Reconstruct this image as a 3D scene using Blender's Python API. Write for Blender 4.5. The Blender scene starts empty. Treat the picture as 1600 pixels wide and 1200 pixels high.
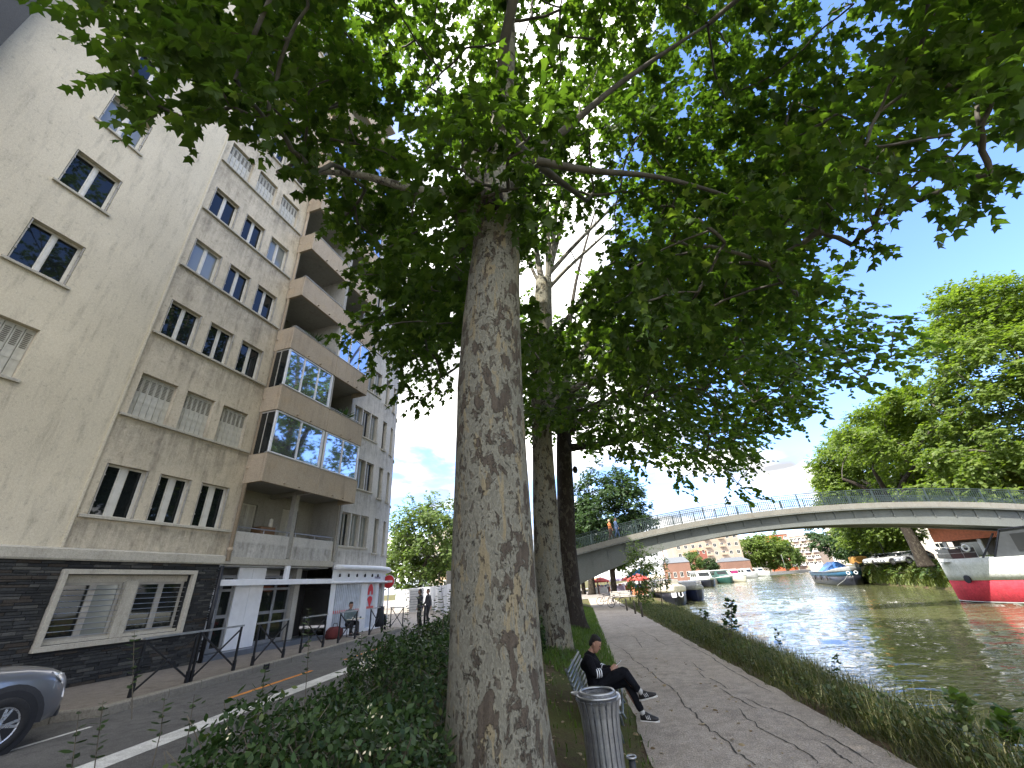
import bpy, math, random
import numpy as np
from mathutils import Vector, Matrix
random.seed(5)
RNG = np.random.default_rng(5)
SC = bpy.context.scene
COL = SC.collection
R = math.radians
PI = math.pi
# ------------------------------------------------------------------ camera
EYE = np.array([0.0, 0.0, 2.1])
FPX = 630.0
def _cam_axes():
    c = lambda x, y: np.array([(x-800)/FPX, -(y-600)/FPX, -1.0])
    u = c(715, -660); u = u/np.linalg.norm(u)
    v = c(1018, 900); v = v-u*np.dot(u, v); v = v/np.linalg.norm(v)
    return np.vstack([np.cross(v, u), v, u])
RCW = _cam_axes()
cam_data = bpy.data.cameras.new('camera')
cam = bpy.data.objects.new('camera', cam_data); COL.objects.link(cam)
cam_data.sensor_fit = 'HORIZONTAL'; cam_data.sensor_width = 36.0
cam_data.lens = FPX/1600*36.0
cam_data.clip_start = 0.05; cam_data.clip_end = 4000
m4 = Matrix.Identity(4)
for i in range(3):
    for j in range(3): m4[i][j] = RCW[i, j]
    m4[i][3] = EYE[i]
cam.matrix_world = m4
SC.camera = cam
# ------------------------------------------------------------------ light
SUN_EL, SUN_AZ = R(54), (-0.62, -0.78)      # towards the sun: behind the flats, over the viewer's left shoulder
saz = np.array(SUN_AZ)/np.hypot(*SUN_AZ)
sdir = Vector((saz[0]*math.cos(SUN_EL), saz[1]*math.cos(SUN_EL), math.sin(SUN_EL)))
sl = bpy.data.lights.new('sun', 'SUN'); sl.energy = 2.0; sl.angle = R(0.6); sl.color = (1.0, 0.94, 0.85)
sun = bpy.data.objects.new('sun', sl); COL.objects.link(sun)
sun.rotation_euler = sdir.to_track_quat('Z', 'Y').to_euler()
world = bpy.data.worlds.new('World'); SC.world = world; world.use_nodes = True
wt = world.node_tree; wt.nodes.clear()
def wn(t, **k):
    n = wt.nodes.new(t)
    for a, b in k.items(): setattr(n, a, b)
    return n
wo = wn('ShaderNodeOutputWorld'); bg = wn('ShaderNodeBackground'); bg.inputs[1].default_value = 0.15
sky = wn('ShaderNodeTexSky', sky_type='NISHITA', sun_disc=False, sun_elevation=SUN_EL,
         sun_rotation=math.atan2(saz[0], saz[1]), altitude=150, air_density=1.1, dust_density=0.6, ozone_density=2.6)
tc = wn('ShaderNodeTexCoord'); sep = wn('ShaderNodeSeparateXYZ')
wt.links.new(tc.outputs['Generated'], sep.inputs[0])
def wm(op, a, b=None, clamp=False):
    n = wn('ShaderNodeMath', operation=op, use_clamp=clamp)
    for i, s in enumerate((a, b)):
        if s is None: continue
        if isinstance(s, (int, float)): n.inputs[i].default_value = s
        else: wt.links.new(s, n.inputs[i])
    return n.outputs[0]
zc = wm('ADD', wm('MAXIMUM', sep.outputs[2], 0.0), 0.16)
comb = wn('ShaderNodeCombineXYZ')
wt.links.new(wm('DIVIDE', sep.outputs[0], zc), comb.inputs[0]); wt.links.new(wm('DIVIDE', sep.outputs[1], zc), comb.inputs[1])
comb.inputs[2].default_value = 3.7
cn = wn('ShaderNodeTexNoise'); cn.inputs['Scale'].default_value = 0.85; cn.inputs['Detail'].default_value = 9; cn.inputs['Roughness'].default_value = 0.56; cn.inputs['Distortion'].default_value = 0.25
wt.links.new(comb.outputs[0], cn.inputs['Vector'])
# broken cloud, with one wide blue gap over the far bank
vd = wn('ShaderNodeVectorMath', operation='DOT_PRODUCT'); vd.inputs[1].default_value = Vector((.56, .62, .55)).normalized(); wt.links.new(tc.outputs['Generated'], vd.inputs[0])
hole = wn('ShaderNodeMapRange', interpolation_type='SMOOTHSTEP'); hole.inputs['From Min'].default_value = .80; hole.inputs['From Max'].default_value = .95; wt.links.new(vd.outputs['Value'], hole.inputs['Value'])
bias = wm('MULTIPLY', hole.outputs[0], -0.30)
cov = wm('ADD', wm('ADD', cn.outputs['Fac'], bias), 0.10)
cmask = wn('ShaderNodeMapRange', interpolation_type='SMOOTHSTEP'); cmask.inputs['From Min'].default_value = 0.50; cmask.inputs['From Max'].default_value = 0.63
wt.links.new(cov, cmask.inputs['Value'])
cn2 = wn('ShaderNodeTexNoise'); cn2.inputs['Scale'].default_value = 1.5; cn2.inputs['Detail'].default_value = 7
wt.links.new(comb.outputs[0], cn2.inputs['Vector'])
cr = wn('ShaderNodeValToRGB'); e = cr.color_ramp.elements
e[0].position = 0.38; e[0].color = (.80, .82, .87, 1); e[1].position = 0.70; e[1].color = (5.6, 5.45, 5.15, 1)
wt.links.new(cn2.outputs['Fac'], cr.inputs[0])
mix = wn('ShaderNodeMix', data_type='RGBA')
dim = wn('ShaderNodeMix', data_type='RGBA', blend_type='MULTIPLY'); dim.inputs[0].default_value = 1; dim.inputs[7].default_value = (0.36, 0.40, 0.55, 1); wt.links.new(sky.outputs[0], dim.inputs[6])
wt.links.new(cmask.outputs[0], mix.inputs[0]); wt.links.new(dim.outputs[2], mix.inputs[6]); wt.links.new(cr.outputs[0], mix.inputs[7])
wt.links.new(mix.outputs[2], bg.inputs[0]); wt.links.new(bg.outputs[0], wo.inputs[0])
SC.view_settings.view_transform = 'Standard'; SC.view_settings.look = 'None'
SC.view_settings.exposure = 2.75; SC.view_settings.gamma = 1.0; SC.view_settings.use_curve_mapping = False
SC.cycles.max_bounces = 7; SC.cycles.diffuse_bounces = 5; SC.cycles.glossy_bounces = 3; SC.cycles.transmission_bounces = 3
SC.cycles.transparent_max_bounces = 4; SC.cycles.caustics_reflective = False; SC.cycles.caustics_refractive = False
SC.cycles.use_denoising = True
# ------------------------------------------------------------------ survey helpers: a sight line met with a plane of the place
def ray(px, py):
    d = RCW @ np.array([(px-800)/FPX, -(py-600)/FPX, -1.0]); return d/np.linalg.norm(d)
def atz(px, py, z):
    d = ray(px, py); return EYE+d*((z-EYE[2])/d[2])
def aty(px, py, y):
    d = ray(px, py); return EYE+d*(y/d[1])
# ------------------------------------------------------------------ mesh helpers
class MB:
    def __init__(s): s.v = []; s.f = []; s.m = []
    def add(s, vs, fs, m=0):
        o = len(s.v); s.v.extend([tuple(map(float, p)) for p in vs]); s.f.extend([tuple(i+o for i in f) for f in fs]); s.m.extend([m]*len(fs)); return s
    def bb(s, x0, x1, y0, y1, z0, z1, m=0):
        return s.add([(x0,y0,z0),(x1,y0,z0),(x1,y1,z0),(x0,y1,z0),(x0,y0,z1),(x1,y0,z1),(x1,y1,z1),(x0,y1,z1)],
                     [(3,2,1,0),(4,5,6,7),(0,1,5,4),(1,2,6,5),(2,3,7,6),(3,0,4,7)], m)
    def cham(s, x0, x1, y0, y1, z0, z1, c=.02, m=0):
        """box with chamfered top and vertical edges"""
        def ring(i, z): return [(x0+i+c,y0+i,z),(x1-i-c,y0+i,z),(x1-i,y0+i+c,z),(x1-i,y1-i-c,z),(x1-i-c,y1-i,z),(x0+i+c,y1-i,z),(x0+i,y1-i-c,z),(x0+i,y0+i+c,z)]
        return s.loft([ring(0,z0), ring(0,z1-c), ring(c,z1)], m=m)
    def loft(s, rings, closed=True, cap=True, m=0):
        n = len(rings[0]); vs = [p for r in rings for p in r]; fs = []
        for i in range(len(rings)-1):
            for j in range(n if closed else n-1):
                a = i*n+j; b = i*n+(j+1) % n
                fs.append((a, b, b+n, a+n))
        if cap and closed:
            fs.append(tuple(range(n-1, -1, -1))); k = (len(rings)-1)*n; fs.append(tuple(range(k, k+n)))
        return s.add(vs, fs, m)
    def tube(s, pts, rad, n=8, cap=True, m=0):
        pts = [Vector(p) for p in pts]
        if not hasattr(rad, '__len__'): rad = [rad]*len(pts)
        rings = []; up = None
        for i, p in enumerate(pts):
            t = (pts[min(i+1, len(pts)-1)]-pts[max(i-1, 0)])
            if t.length < 1e-9: t = Vector((0, 0, 1))
            t.normalize()
            if up is None: up = Vector((0, 0, 1)) if abs(t.z) < .9 else Vector((1, 0, 0))
            a = t.cross(up)
            if a.length < 1e-6: a = t.cross(Vector((0, 1, 0)))
            a.normalize(); b = a.cross(t); up = b
            rings.append([p+(a*math.cos(2*PI*k/n)+b*math.sin(2*PI*k/n))*rad[i] for k in range(n)])
        return s.loft(rings, True, cap, m)
    def lathe(s, prof, n=16, c=(0, 0, 0), cap=True, m=0):
        return s.loft([[(c[0]+r*math.cos(2*PI*k/n), c[1]+r*math.sin(2*PI*k/n), c[2]+z) for k in range(n)] for r, z in prof], True, cap, m)
    def ring(s, c, r, t, axis='z', n=24, k=6, m=0):
        vs = []; fs = []
        for i in range(n):
            a = 2*PI*i/n
            for j in range(k):
                b = 2*PI*j/k; q = r+t*math.cos(b); w = t*math.sin(b)
                p = (q*math.cos(a), q*math.sin(a), w)
                if axis == 'x': p = (p[2], p[0], p[1])
                if axis == 'y': p = (p[0], p[2], p[1])
                vs.append((c[0]+p[0], c[1]+p[1], c[2]+p[2]))
                fs.append((i*k+j, ((i+1) % n)*k+j, ((i+1) % n)*k+(j+1) % k, i*k+(j+1) % k))
        return s.add(vs, fs, m)
    def sph(s, c, r, n=10, m=0):
        if not hasattr(r, '__len__'): r = (r, r, r)
        h = max(4, n//2+1)
        return s.loft([[(c[0]+r[0]*math.sin(PI*max(.02, min(.98, i/h)))*math.cos(2*PI*k/n), c[1]+r[1]*math.sin(PI*max(.02, min(.98, i/h)))*math.sin(2*PI*k/n), c[2]-r[2]*math.cos(PI*i/h)) for k in range(n)] for i in range(h+1)], m=m)
    def prism(s, poly, axis, a0, a1, m=0):
        """poly in the two other axes, extruded along axis"""
        def P(p, a): return {'x': (a, p[0], p[1]), 'y': (p[0], a, p[1]), 'z': (p[0], p[1], a)}[axis]
        return s.loft([[P(p, a0) for p in poly], [P(p, a1) for p in poly]], m=m)
    def bar(s, a, b, w, h=None, m=0):
        """square bar from a to b"""
        h = h or w; a = Vector(a); b = Vector(b); t = (b-a).normalized()
        u = t.cross(Vector((0, 0, 1)))
        if u.length < 1e-4: u = Vector((1, 0, 0))
        u.normalize(); v = u.cross(t)
        q = lambda p: [p+u*w/2+v*h/2, p-u*w/2+v*h/2, p-u*w/2-v*h/2, p+u*w/2-v*h/2]
        return s.loft([q(a), q(b)], m=m)
    def xf(s, fn):
        s.v = [tuple(fn(p)) for p in s.v]; return s
    def mesh(s, name, mats, smooth=False):
        me = bpy.data.meshes.new(name); me.from_pydata(s.v, [], s.f)
        for mt in (mats if isinstance(mats, (list, tuple)) else [mats]): me.materials.append(mt)
        if isinstance(mats, (list, tuple)) and len(mats) > 1: me.polygons.foreach_set('material_index', s.m)
        if smooth: me.polygons.foreach_set('use_smooth', [True]*len(me.polygons))
        me.update(); return me
def link(name, me, parent=None, loc=(0, 0, 0), rz=0, rot=None):
    o = bpy.data.objects.new(name, me); COL.objects.link(o); o.location = loc; o.rotation_euler = rot or (0, 0, rz)
    if parent is not None: o.parent = parent
    return o
def part(name, mb, mats, parent, smooth=False, label=None, kind=None, loc=(0, 0, 0), rz=0, rot=None):
    o = link(name, mb.mesh(name, mats, smooth) if isinstance(mb, MB) else mb, parent, loc, rz, rot)
    if label: o['label'] = label
    if kind: o['kind'] = kind
    return o
def tag(o, label, cat, group=None):
    o['label'] = label; o['category'] = cat
    if group: o['group'] = group
    return o
def thing(name, label, cat, loc=(0, 0, 0), rz=0, group=None):
    o = link(name, None, None, loc, rz); o.empty_display_size = .2
    return tag(o, label, cat, group)
def structure(name, mb, mats, smooth=False):
    o = link(name, mb.mesh(name, mats, smooth)); o['kind'] = 'structure'; return o
def stuff(name, me, label=None):
    o = link(name, me); o['kind'] = 'stuff'
    if label: o['label'] = label
    return o
def dup(root, loc, rz=0, label=None, group=None):
    r = root.copy(); COL.objects.link(r); r.location = loc; r.rotation_euler = (0, 0, rz)
    if label: r['label'] = label
    if group: r['group'] = group
    for ch in root.children:
        c = ch.copy(); COL.objects.link(c); c.parent = r
        for g in ch.children:
            d = g.copy(); COL.objects.link(d); d.parent = c
    return r
# ------------------------------------------------------------------ materials
MATS = {}
class NT:
    def __init__(s, name):
        s.mat = bpy.data.materials.new(name); s.mat.use_nodes = True; s.t = s.mat.node_tree; s.t.nodes.clear()
        s.out = s.n('ShaderNodeOutputMaterial')
    def n(s, t, **k):
        x = s.t.nodes.new(t)
        for a, b in k.items(): setattr(x, a, b)
        return x
    def l(s, a, b): s.t.links.new(a, b)
    def coord(s, scale=(1, 1, 1), kind='Object', rot=(0, 0, 0)):
        tc = s.n('ShaderNodeTexCoord'); mp = s.n('ShaderNodeMapping'); mp.inputs['Scale'].default_value = scale; mp.inputs['Rotation'].default_value = rot
        s.l(tc.outputs[kind], mp.inputs[0]); return mp.outputs[0]
    def noise(s, vec, scale, detail=4, rough=.55, dist=0):
        x = s.n('ShaderNodeTexNoise'); x.inputs['Scale'].default_value = scale; x.inputs['Detail'].default_value = detail
        x.inputs['Roughness'].default_value = rough; x.inputs['Distortion'].default_value = dist
        s.l(vec, x.inputs['Vector']); return x.outputs['Fac']
    def ramp(s, fac, stops, interp='LINEAR'):
        x = s.n('ShaderNodeValToRGB'); cr = x.color_ramp; cr.interpolation = interp
        while len(cr.elements) < len(stops): cr.elements.new(.5)
        for el, (p, c) in zip(cr.elements, stops):
            el.position = p; el.color = (*(c if hasattr(c, '__len__') else (c, c, c)), 1)
        s.l(fac, x.inputs[0]); return x.outputs[0]
    def mixc(s, fac, a, b, mode='MIX'):
        x = s.n('ShaderNodeMix', data_type='RGBA', blend_type=mode)
        for i, q in ((0, fac), (6, a), (7, b)):
            if isinstance(q, (int, float)): x.inputs[i].default_value = q
            elif isinstance(q, tuple): x.inputs[i].default_value = (*q, 1)
            else: s.l(q, x.inputs[i])
        return x.outputs[2]
    def math(s, op, a, b=0.0, clamp=False):
        x = s.n('ShaderNodeMath', operation=op, use_clamp=clamp)
        for i, q in enumerate((a, b)):
            if isinstance(q, (int, float)): x.inputs[i].default_value = q
            else: s.l(q, x.inputs[i])
        return x.outputs[0]
    def bsdf(s, col, rough=.6, metal=0, spec=.5, bump=None, bstr=.3, bdist=.02):
        b = s.n('ShaderNodeBsdfPrincipled')
        for nm, q in (('Base Color', col), ('Roughness', rough), ('Metallic', metal), ('Specular IOR Level', spec)):
            if isinstance(q, tuple): b.inputs[nm].default_value = (*q, 1)
            elif isinstance(q, (int, float)): b.inputs[nm].default_value = q
            else: s.l(q, b.inputs[nm])
        if bump is not None:
            bp = s.n('ShaderNodeBump'); bp.inputs['Strength'].default_value = bstr; bp.inputs['Distance'].default_value = bdist
            s.l(bump, bp.inputs['Height']); s.l(bp.outputs[0], b.inputs['Normal'])
        s.l(b.outputs[0], s.out.inputs[0]); return b
def mat(name, col, rough=.6, metal=0, var=.12, scale=4, bump=.15, spec=.5, bdist=.01):
    """painted or plain surface with uneven tone and fine relief"""
    if name in MATS: return MATS[name]
    t = NT(name); v = t.coord()
    n1 = t.noise(v, scale, 5); n2 = t.noise(v, scale*9, 3)
    lo = tuple(c*(1-var*1.6) for c in col); hi = tuple(min(1, c*(1+var)) for c in col)
    c = t.ramp(n1, [(.3, lo), (.7, hi)])
    rr = t.ramp(n2, [(.3, max(.02, rough-.08)), (.7, min(1, rough+.08))])
    t.bsdf(c, rr, metal, spec, n2 if bump else None, bump, bdist)
    MATS[name] = t.mat; return t.mat
def wall_mat(name, col, dirt=(.10, .09, .075), amount=.5, streak=True, grain=60, warm=None, sills=None):
    if name in MATS: return MATS[name]
    t = NT(name); v = t.coord(); vs = t.coord((1.6, 1.6, .22))
    big = t.noise(v, .35, 5, .6, .4); st = t.noise(vs, 2.6, 6, .65, .3); g = t.noise(v, grain, 3, .7); mid = t.noise(v, 1.7, 6, .65)
    c = t.ramp(big, [(.25, tuple(x*.82 for x in col)), (.75, tuple(min(1, x*1.08) for x in col))])
    if warm: c = t.mixc(t.ramp(mid, [(.5, 0), (.7, .5)]), c, warm)
    d = t.math('MULTIPLY', t.ramp(st if streak else mid, [(.50, 0), (.78, 1)]), t.ramp(mid, [(.35, 0), (.65, 1)]))
    c = t.mixc(t.math('MULTIPLY', d, amount), c, dirt)
    sp = t.ramp(t.noise(v, 7, 4, .7), [(.57, 0), (.74, 1)])
    c = t.mixc(t.math('MULTIPLY', sp, amount*.5), c, dirt)
    if sills:
        # grime washed down the wall from each row of sills (storey height, sill level)
        sx = t.n('ShaderNodeSeparateXYZ'); tcz = t.n('ShaderNodeTexCoord'); t.l(tcz.outputs['Object'], sx.inputs[0])
        ph = t.math('FRACT', t.math('DIVIDE', t.math('SUBTRACT', sx.outputs[2], sills[1]), sills[0]))
        run = t.noise(t.coord((3.5, 3.5, .10)), 2.2, 5, .7); bl = t.noise(v, 2.8, 6, .7, .5)
        mk = t.math('MULTIPLY', t.ramp(ph, [(.52, 0), (.70, .5), (.96, 1), (.985, 0)]), t.ramp(t.math('ADD', t.math('MULTIPLY', run, .5), t.math('MULTIPLY', bl, .5)), [(.42, 0), (.62, 1)]))
        c = t.mixc(t.math('MULTIPLY', mk, .62), c, tuple(x*1.2 for x in dirt))
    c = t.mixc(.42, c, t.ramp(g, [(.3, .22), (.7, .78)]), 'OVERLAY'); g2 = t.noise(v, grain*.33, 4, .7); c = t.mixc(.30, c, t.ramp(g2, [(.3, .3), (.7, .7)]), 'OVERLAY')
    t.bsdf(c, .9, 0, .25, g, .5, .006); MATS[name] = t.mat; return t.mat
def leaf_mat(name, dark, light, trans=.4, yellow=None):
    if name in MATS: return MATS[name]
    t = NT(name); geo = t.n('ShaderNodeNewGeometry')
    c = t.ramp(geo.outputs['Random Per Island'], [(0, dark), (.6, tuple((a+b)/2 for a, b in zip(dark, light))), (.93, light), (1, yellow or light)])
    d = t.n('ShaderNodeBsdfPrincipled'); t.l(c, d.inputs['Base Color']); d.inputs['Roughness'].default_value = .52; d.inputs['Specular IOR Level'].default_value = .35
    tr = t.n('ShaderNodeBsdfTranslucent'); t.l(t.mixc(1.0, c, (1.5, 1.65, .55), 'MULTIPLY'), tr.inputs[0])
    mx = t.n('ShaderNodeMixShader'); mx.inputs[0].default_value = trans
    t.l(d.outputs[0], mx.inputs[1]); t.l(tr.outputs[0], mx.inputs[2]); t.l(mx.outputs[0], t.out.inputs[0])
    MATS[name] = t.mat; return t.mat
def plane_bark(name, pale, buff, brown, sc=1.0, dark=.5):
    """flaking plane-tree bark: pale new bark, buff patches and raised brown plates"""
    t = NT(name); v = t.coord((sc, sc, .55*sc)); w = t.coord((sc, sc, .2*sc))
    n1 = t.noise(v, 4.2, 7, .66, .35); n2 = t.noise(v, 9.5, 6, .62, .3); n3 = t.noise(w, 5, 5, .65, .6); g = t.noise(v, 45, 4, .7)
    c = t.ramp(n2, [(.36, pale), (.47, tuple(x*.78 for x in pale)), (.50, tuple(x*1.12 for x in pale)), (.68, pale)])
    c = t.mixc(t.ramp(n3, [(.56, 0), (.585, .85)]), c, buff)
    low = t.noise(t.coord((1, 1, .5)), 1.1, 3, .5); k = t.ramp(t.math('ADD', n1, t.math('MULTIPLY', t.math('SUBTRACT', low, .5), .32)), [(dark, 0), (dark+.02, 1)])
    k2 = t.ramp(n2, [(.57, 0), (.59, 1)])
    kk = t.math('MAXIMUM', k, t.math('MULTIPLY', k2, .75))
    c = t.mixc(kk, c, t.ramp(t.noise(w, 16, 4), [(.3, tuple(x*.55 for x in brown)), (.7, brown)]))
    c = t.mixc(.35, c, t.ramp(g, [(.25, .2), (.75, .8)]), 'OVERLAY')
    h = t.math('ADD', t.math('MULTIPLY', kk, .5), t.math('ADD', t.math('MULTIPLY', g, .25), t.math('MULTIPLY', n3, .4)))
    t.bsdf(c, .85, 0, .2, h, 1.0, .05); MATS[name] = t.mat; return t.mat
# ------------------------------------------------------------------ palette
M_FACADE = wall_mat('render_beige', (.62, .555, .43), amount=.7)
M_FACADE2 = wall_mat('render_bay', (.56, .495, .385), amount=1.0, warm=(.46, .39, .29), sills=(2.77, 4.30))
M_BALC = wall_mat('balcony_concrete', (.42, .345, .255), amount=.6, warm=(.45, .34, .22))
M_FACADE3 = wall_mat('render_grey', (.56, .535, .49), amount=.8, sills=(2.77, 4.1))
M_CONC = wall_mat('concrete', (.36, .345, .31), amount=.5)
M_LEDGE = wall_mat('ledge_stone', (.46, .43, .36), amount=.6)
M_DARKWALL = wall_mat('dark_grey_wall', (.07, .072, .075), amount=.2)
M_WFRAME = mat('white_frame', (.62, .60, .55), .5, var=.1)
M_GFRAME = mat('weathered_frame', (.36, .34, .30), .6, var=.15)
M_WHITE = mat('white_paint', (.74, .75, .77), .5, var=.05)
M_GREYPANEL = mat('grey_panel', (.50, .51, .52), .45, var=.06)
M_DARK = mat('opening_shade', (.012, .012, .014), .6, bump=0)  # flat black, the shade inside openings put into the colour
M_BLACK = mat('black_metal', (.018, .019, .022), .45, .3, var=.2)
M_STEEL = mat('galvanised_steel', (.42, .43, .44), .38, .85, var=.15)
M_SHUT = mat('metal_shutter', (.47, .455, .40), .55, var=.12, scale=6)
M_SLOT_SHADE = mat('slot_shade', (.16, .15, .125), .7)  # darker colour for raised strips, painted shade of the louvre slots
M_PIPE = wall_mat('pipe_paint', (.42, .34, .25), amount=.5, dirt=(.2, .11, .06))
M_RED = mat('red_paint', (.62, .035, .04), .45, var=.06)
M_SLATE = [wall_mat('slate_'+n, c, amount=.25, grain=30) for n, c in (('dark', (.030, .032, .034)), ('mid', (.050, .052, .053)), ('pale', (.085, .085, .08)), ('brown', (.055, .047, .040)))]
def glass(name, tint=(.010, .013, .014), rough=.025, spec=.45, metal=0.0):
    if name in MATS: return MATS[name]
    t = NT(name); v = t.coord()
    b = t.bsdf(tint, rough, metal, spec, t.noise(v, 1.3, 1), .05, .02); MATS[name] = t.mat; return t.mat
M_GLASS = glass('window_glass')
M_GLASSR = glass('balcony_glass', (.60, .65, .72), .04, .6, .9)
M_GLASSC = glass('curtained_glass', (.22, .235, .22), .12, .7, .25)
# ------------------------------------------------------------------ ground, road, path, water
def ux(u, y): return u-.151*(min(y, 58)-8)
def bank(y):
    P = [(-40, 7.4), (11.6, 4.45), (25, 3.5), (46, 2.3), (50, 1.6), (53, .2), (56, -1.0), (70, -.2), (80, 1.0), (100, 5), (118, 9), (150, 17), (200, 31), (255, 48), (303, 90), (345, 150), (420, 260)]
    return float(np.interp(y, [p[0] for p in P], [p[1] for p in P]))
def rbank(y):
    P = [(-40, 27), (40, 30.5), (64, 32.6), (92, 35.4), (150, 50), (216, 68), (300, 108), (345, 155), (420, 265)]
    return float(np.interp(y, [p[0] for p in P], [p[1] for p in P]))
def gmat():
    t = NT('soil_and_moss'); v = t.coord(); n1 = t.noise(v, .8, 6, .65, .5); n2 = t.noise(v, 9, 6, .7); n3 = t.noise(v, 55, 3, .7)
    c = t.ramp(n2, [(.3, (.060, .040, .024)), (.55, (.105, .075, .045)), (.75, (.17, .13, .085))])
    c = t.mixc(t.ramp(t.math('ADD', n1, t.math('MULTIPLY', n2, .35)), [(.58, 0), (.74, .85)]), c, t.ramp(n3, [(.3, (.045, .062, .014)), (.7, (.10, .115, .03))]))
    t.bsdf(c, .95, 0, .15, t.math('ADD', n3, n2), .9, .03); return t.mat
def asphalt(name, a, b, speck, sc=1.0, patch=(.5, .5)):
    t = NT(name); v = t.coord(); n1 = t.noise(v, .5*sc, 5, .6); n2 = t.noise(v, 70*sc, 3, .8); n3 = t.noise(v, 5*sc, 5, .65)
    vo = t.n('ShaderNodeTexVoronoi'); vo.inputs['Scale'].default_value = 48*sc; t.l(v, vo.inputs['Vector'])
    c = t.ramp(n1, [(.3, a), (.7, b)])
    c = t.mixc(t.ramp(n3, [(.42, 0), (.70, .6)]), c, tuple(x*.55 for x in a)); c = t.mixc(t.ramp(t.noise(v, 1.6*sc, 6, .7, .6), [(.56, 0), (.66, .45)]), c, tuple(x*.5 for x in a))
    c = t.mixc(t.ramp(vo.outputs['Distance'], [(.1, .65), (.32, 0)]), c, speck)
    c = t.mixc(.6, c, t.ramp(n2, [(.3, .12), (.7, .88)]), 'OVERLAY')
    t.bsdf(c, .88, 0, .25, t.math('ADD', vo.outputs['Distance'], t.math('MULTIPLY', n2, .6)), .6, .01); return t.mat
M_PATH = asphalt('worn_asphalt', (.30, .258, .212), (.38, .332, .276), (.55, .51, .45), .8)
M_ROAD = asphalt('road_asphalt', (.085, .084, .083), (.115, .112, .108), (.20, .195, .185))
M_PAVE = asphalt('pavement_asphalt', (.165, .145, .122), (.215, .188, .158), (.30, .28, .24))
M_STREET = asphalt('side_street', (.24, .215, .19), (.30, .27, .24), (.36, .33, .3))
M_GROUND = gmat()
YS = [-40, -20, -8, -2, 2, 5, 8, 11, 14, 17, 20, 24, 28, 32, 36, 40, 45, 50, 52, 56, 63, 70, 80, 100, 118, 150, 200, 255, 303, 345, 420, 700, 2500]
g = MB(); rings = []
for y in YS:
    e = bank(y); far = y > 51
    p0 = ux(-.61, y); p1 = ux(2.29, y)
    if not far:
        rr = [(-400, .40), (-60, .40), (ux(-5.5, y), .40), (ux(-4.6, y), .50), (ux(-3.2, y), .48), (ux(-2.2, y), .40), (ux(-1.3, y), .17), (p0-.12, .02), (p0+.1, -.02), (p1-.1, -.02), (p1+.15, -.01), (min(p1+.9, e-1.1), -.08), (e-.9, -.42), (e-.1, -1.2), (e+.1, -1.5), (e+.6, -2.4)]
    else:
        rr = [(-400, .40), (-60, .40), (-24, .40), (-19, .38), (-16, .05), (-15, -.04)]+[(-15+(e+12)*t/5, -.04) for t in (1, 2, 3, 4)]+[(e-2.4, -.04), (e-1.6, -.05), (e-.5, -.06), (e-.02, -.1), (e-.01, -1.5), (e, -2.4)]
    rings.append([(x, y, z) for x, z in rr])
g.loft(rings, closed=False)
structure('ground', g, M_GROUND, True)
g = MB(); rings = []
for y in YS:
    e = rbank(y)
    rings.append([(e-.4, y, -2.4), (e-.05, y, -1.5), (e+.5, y, -.6), (e+1.6, y, .6), (e+2.6, y, 1.35), (e+3.4, y, 1.5), (e+60, y, 1.6), (e+500, y, 1.6)])
g.loft(rings, closed=False)
structure('far_bank_ground', g, M_GROUND, True)
def wmat():
    """rippled canal: the surface normal comes from a height field sampled a fixed few centimetres apart"""
    t = NT('canal_water'); tc = t.n('ShaderNodeTexCoord')
    def height(off):
        ad = t.n('ShaderNodeVectorMath', operation='ADD'); ad.inputs[1].default_value = (*off, 0); t.l(tc.outputs['Object'], ad.inputs[0]); o = None
        for sc, rot, amp, dist in (((.55, 1.15, 1), -8, .115, .8), ((1.7, 3.2, 1), 10, .045, .5), ((.10, .22, 1), -20, .30, .3)):
            mp = t.n('ShaderNodeMapping'); mp.inputs['Scale'].default_value = sc; mp.inputs['Rotation'].default_value = (0, 0, R(rot)); t.l(ad.outputs[0], mp.inputs[0])
            h = t.math('MULTIPLY', t.noise(mp.outputs[0], 1.25, 2, .5, dist), amp*WAVE); o = h if o is None else t.math('ADD', o, h)
        return o
    e = .05; h0, hx, hy = height((0, 0)), height((e, 0)), height((0, e))
    cb = t.n('ShaderNodeCombineXYZ'); t.l(t.math('DIVIDE', t.math('SUBTRACT', h0, hx), e), cb.inputs[0]); t.l(t.math('DIVIDE', t.math('SUBTRACT', h0, hy), e), cb.inputs[1]); cb.inputs[2].default_value = 1
    nm = t.n('ShaderNodeVectorMath', operation='NORMALIZE'); t.l(cb.outputs[0], nm.inputs[0])
    c = t.ramp(t.noise(t.coord(), .2, 3), [(.3, (.075, .082, .038)), (.7, (.095, .098, .048))])
    b = t.bsdf(c, .03, 0, .6); t.l(nm.outputs[0], b.inputs['Normal']); return t.mat
WAVE = .55
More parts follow.
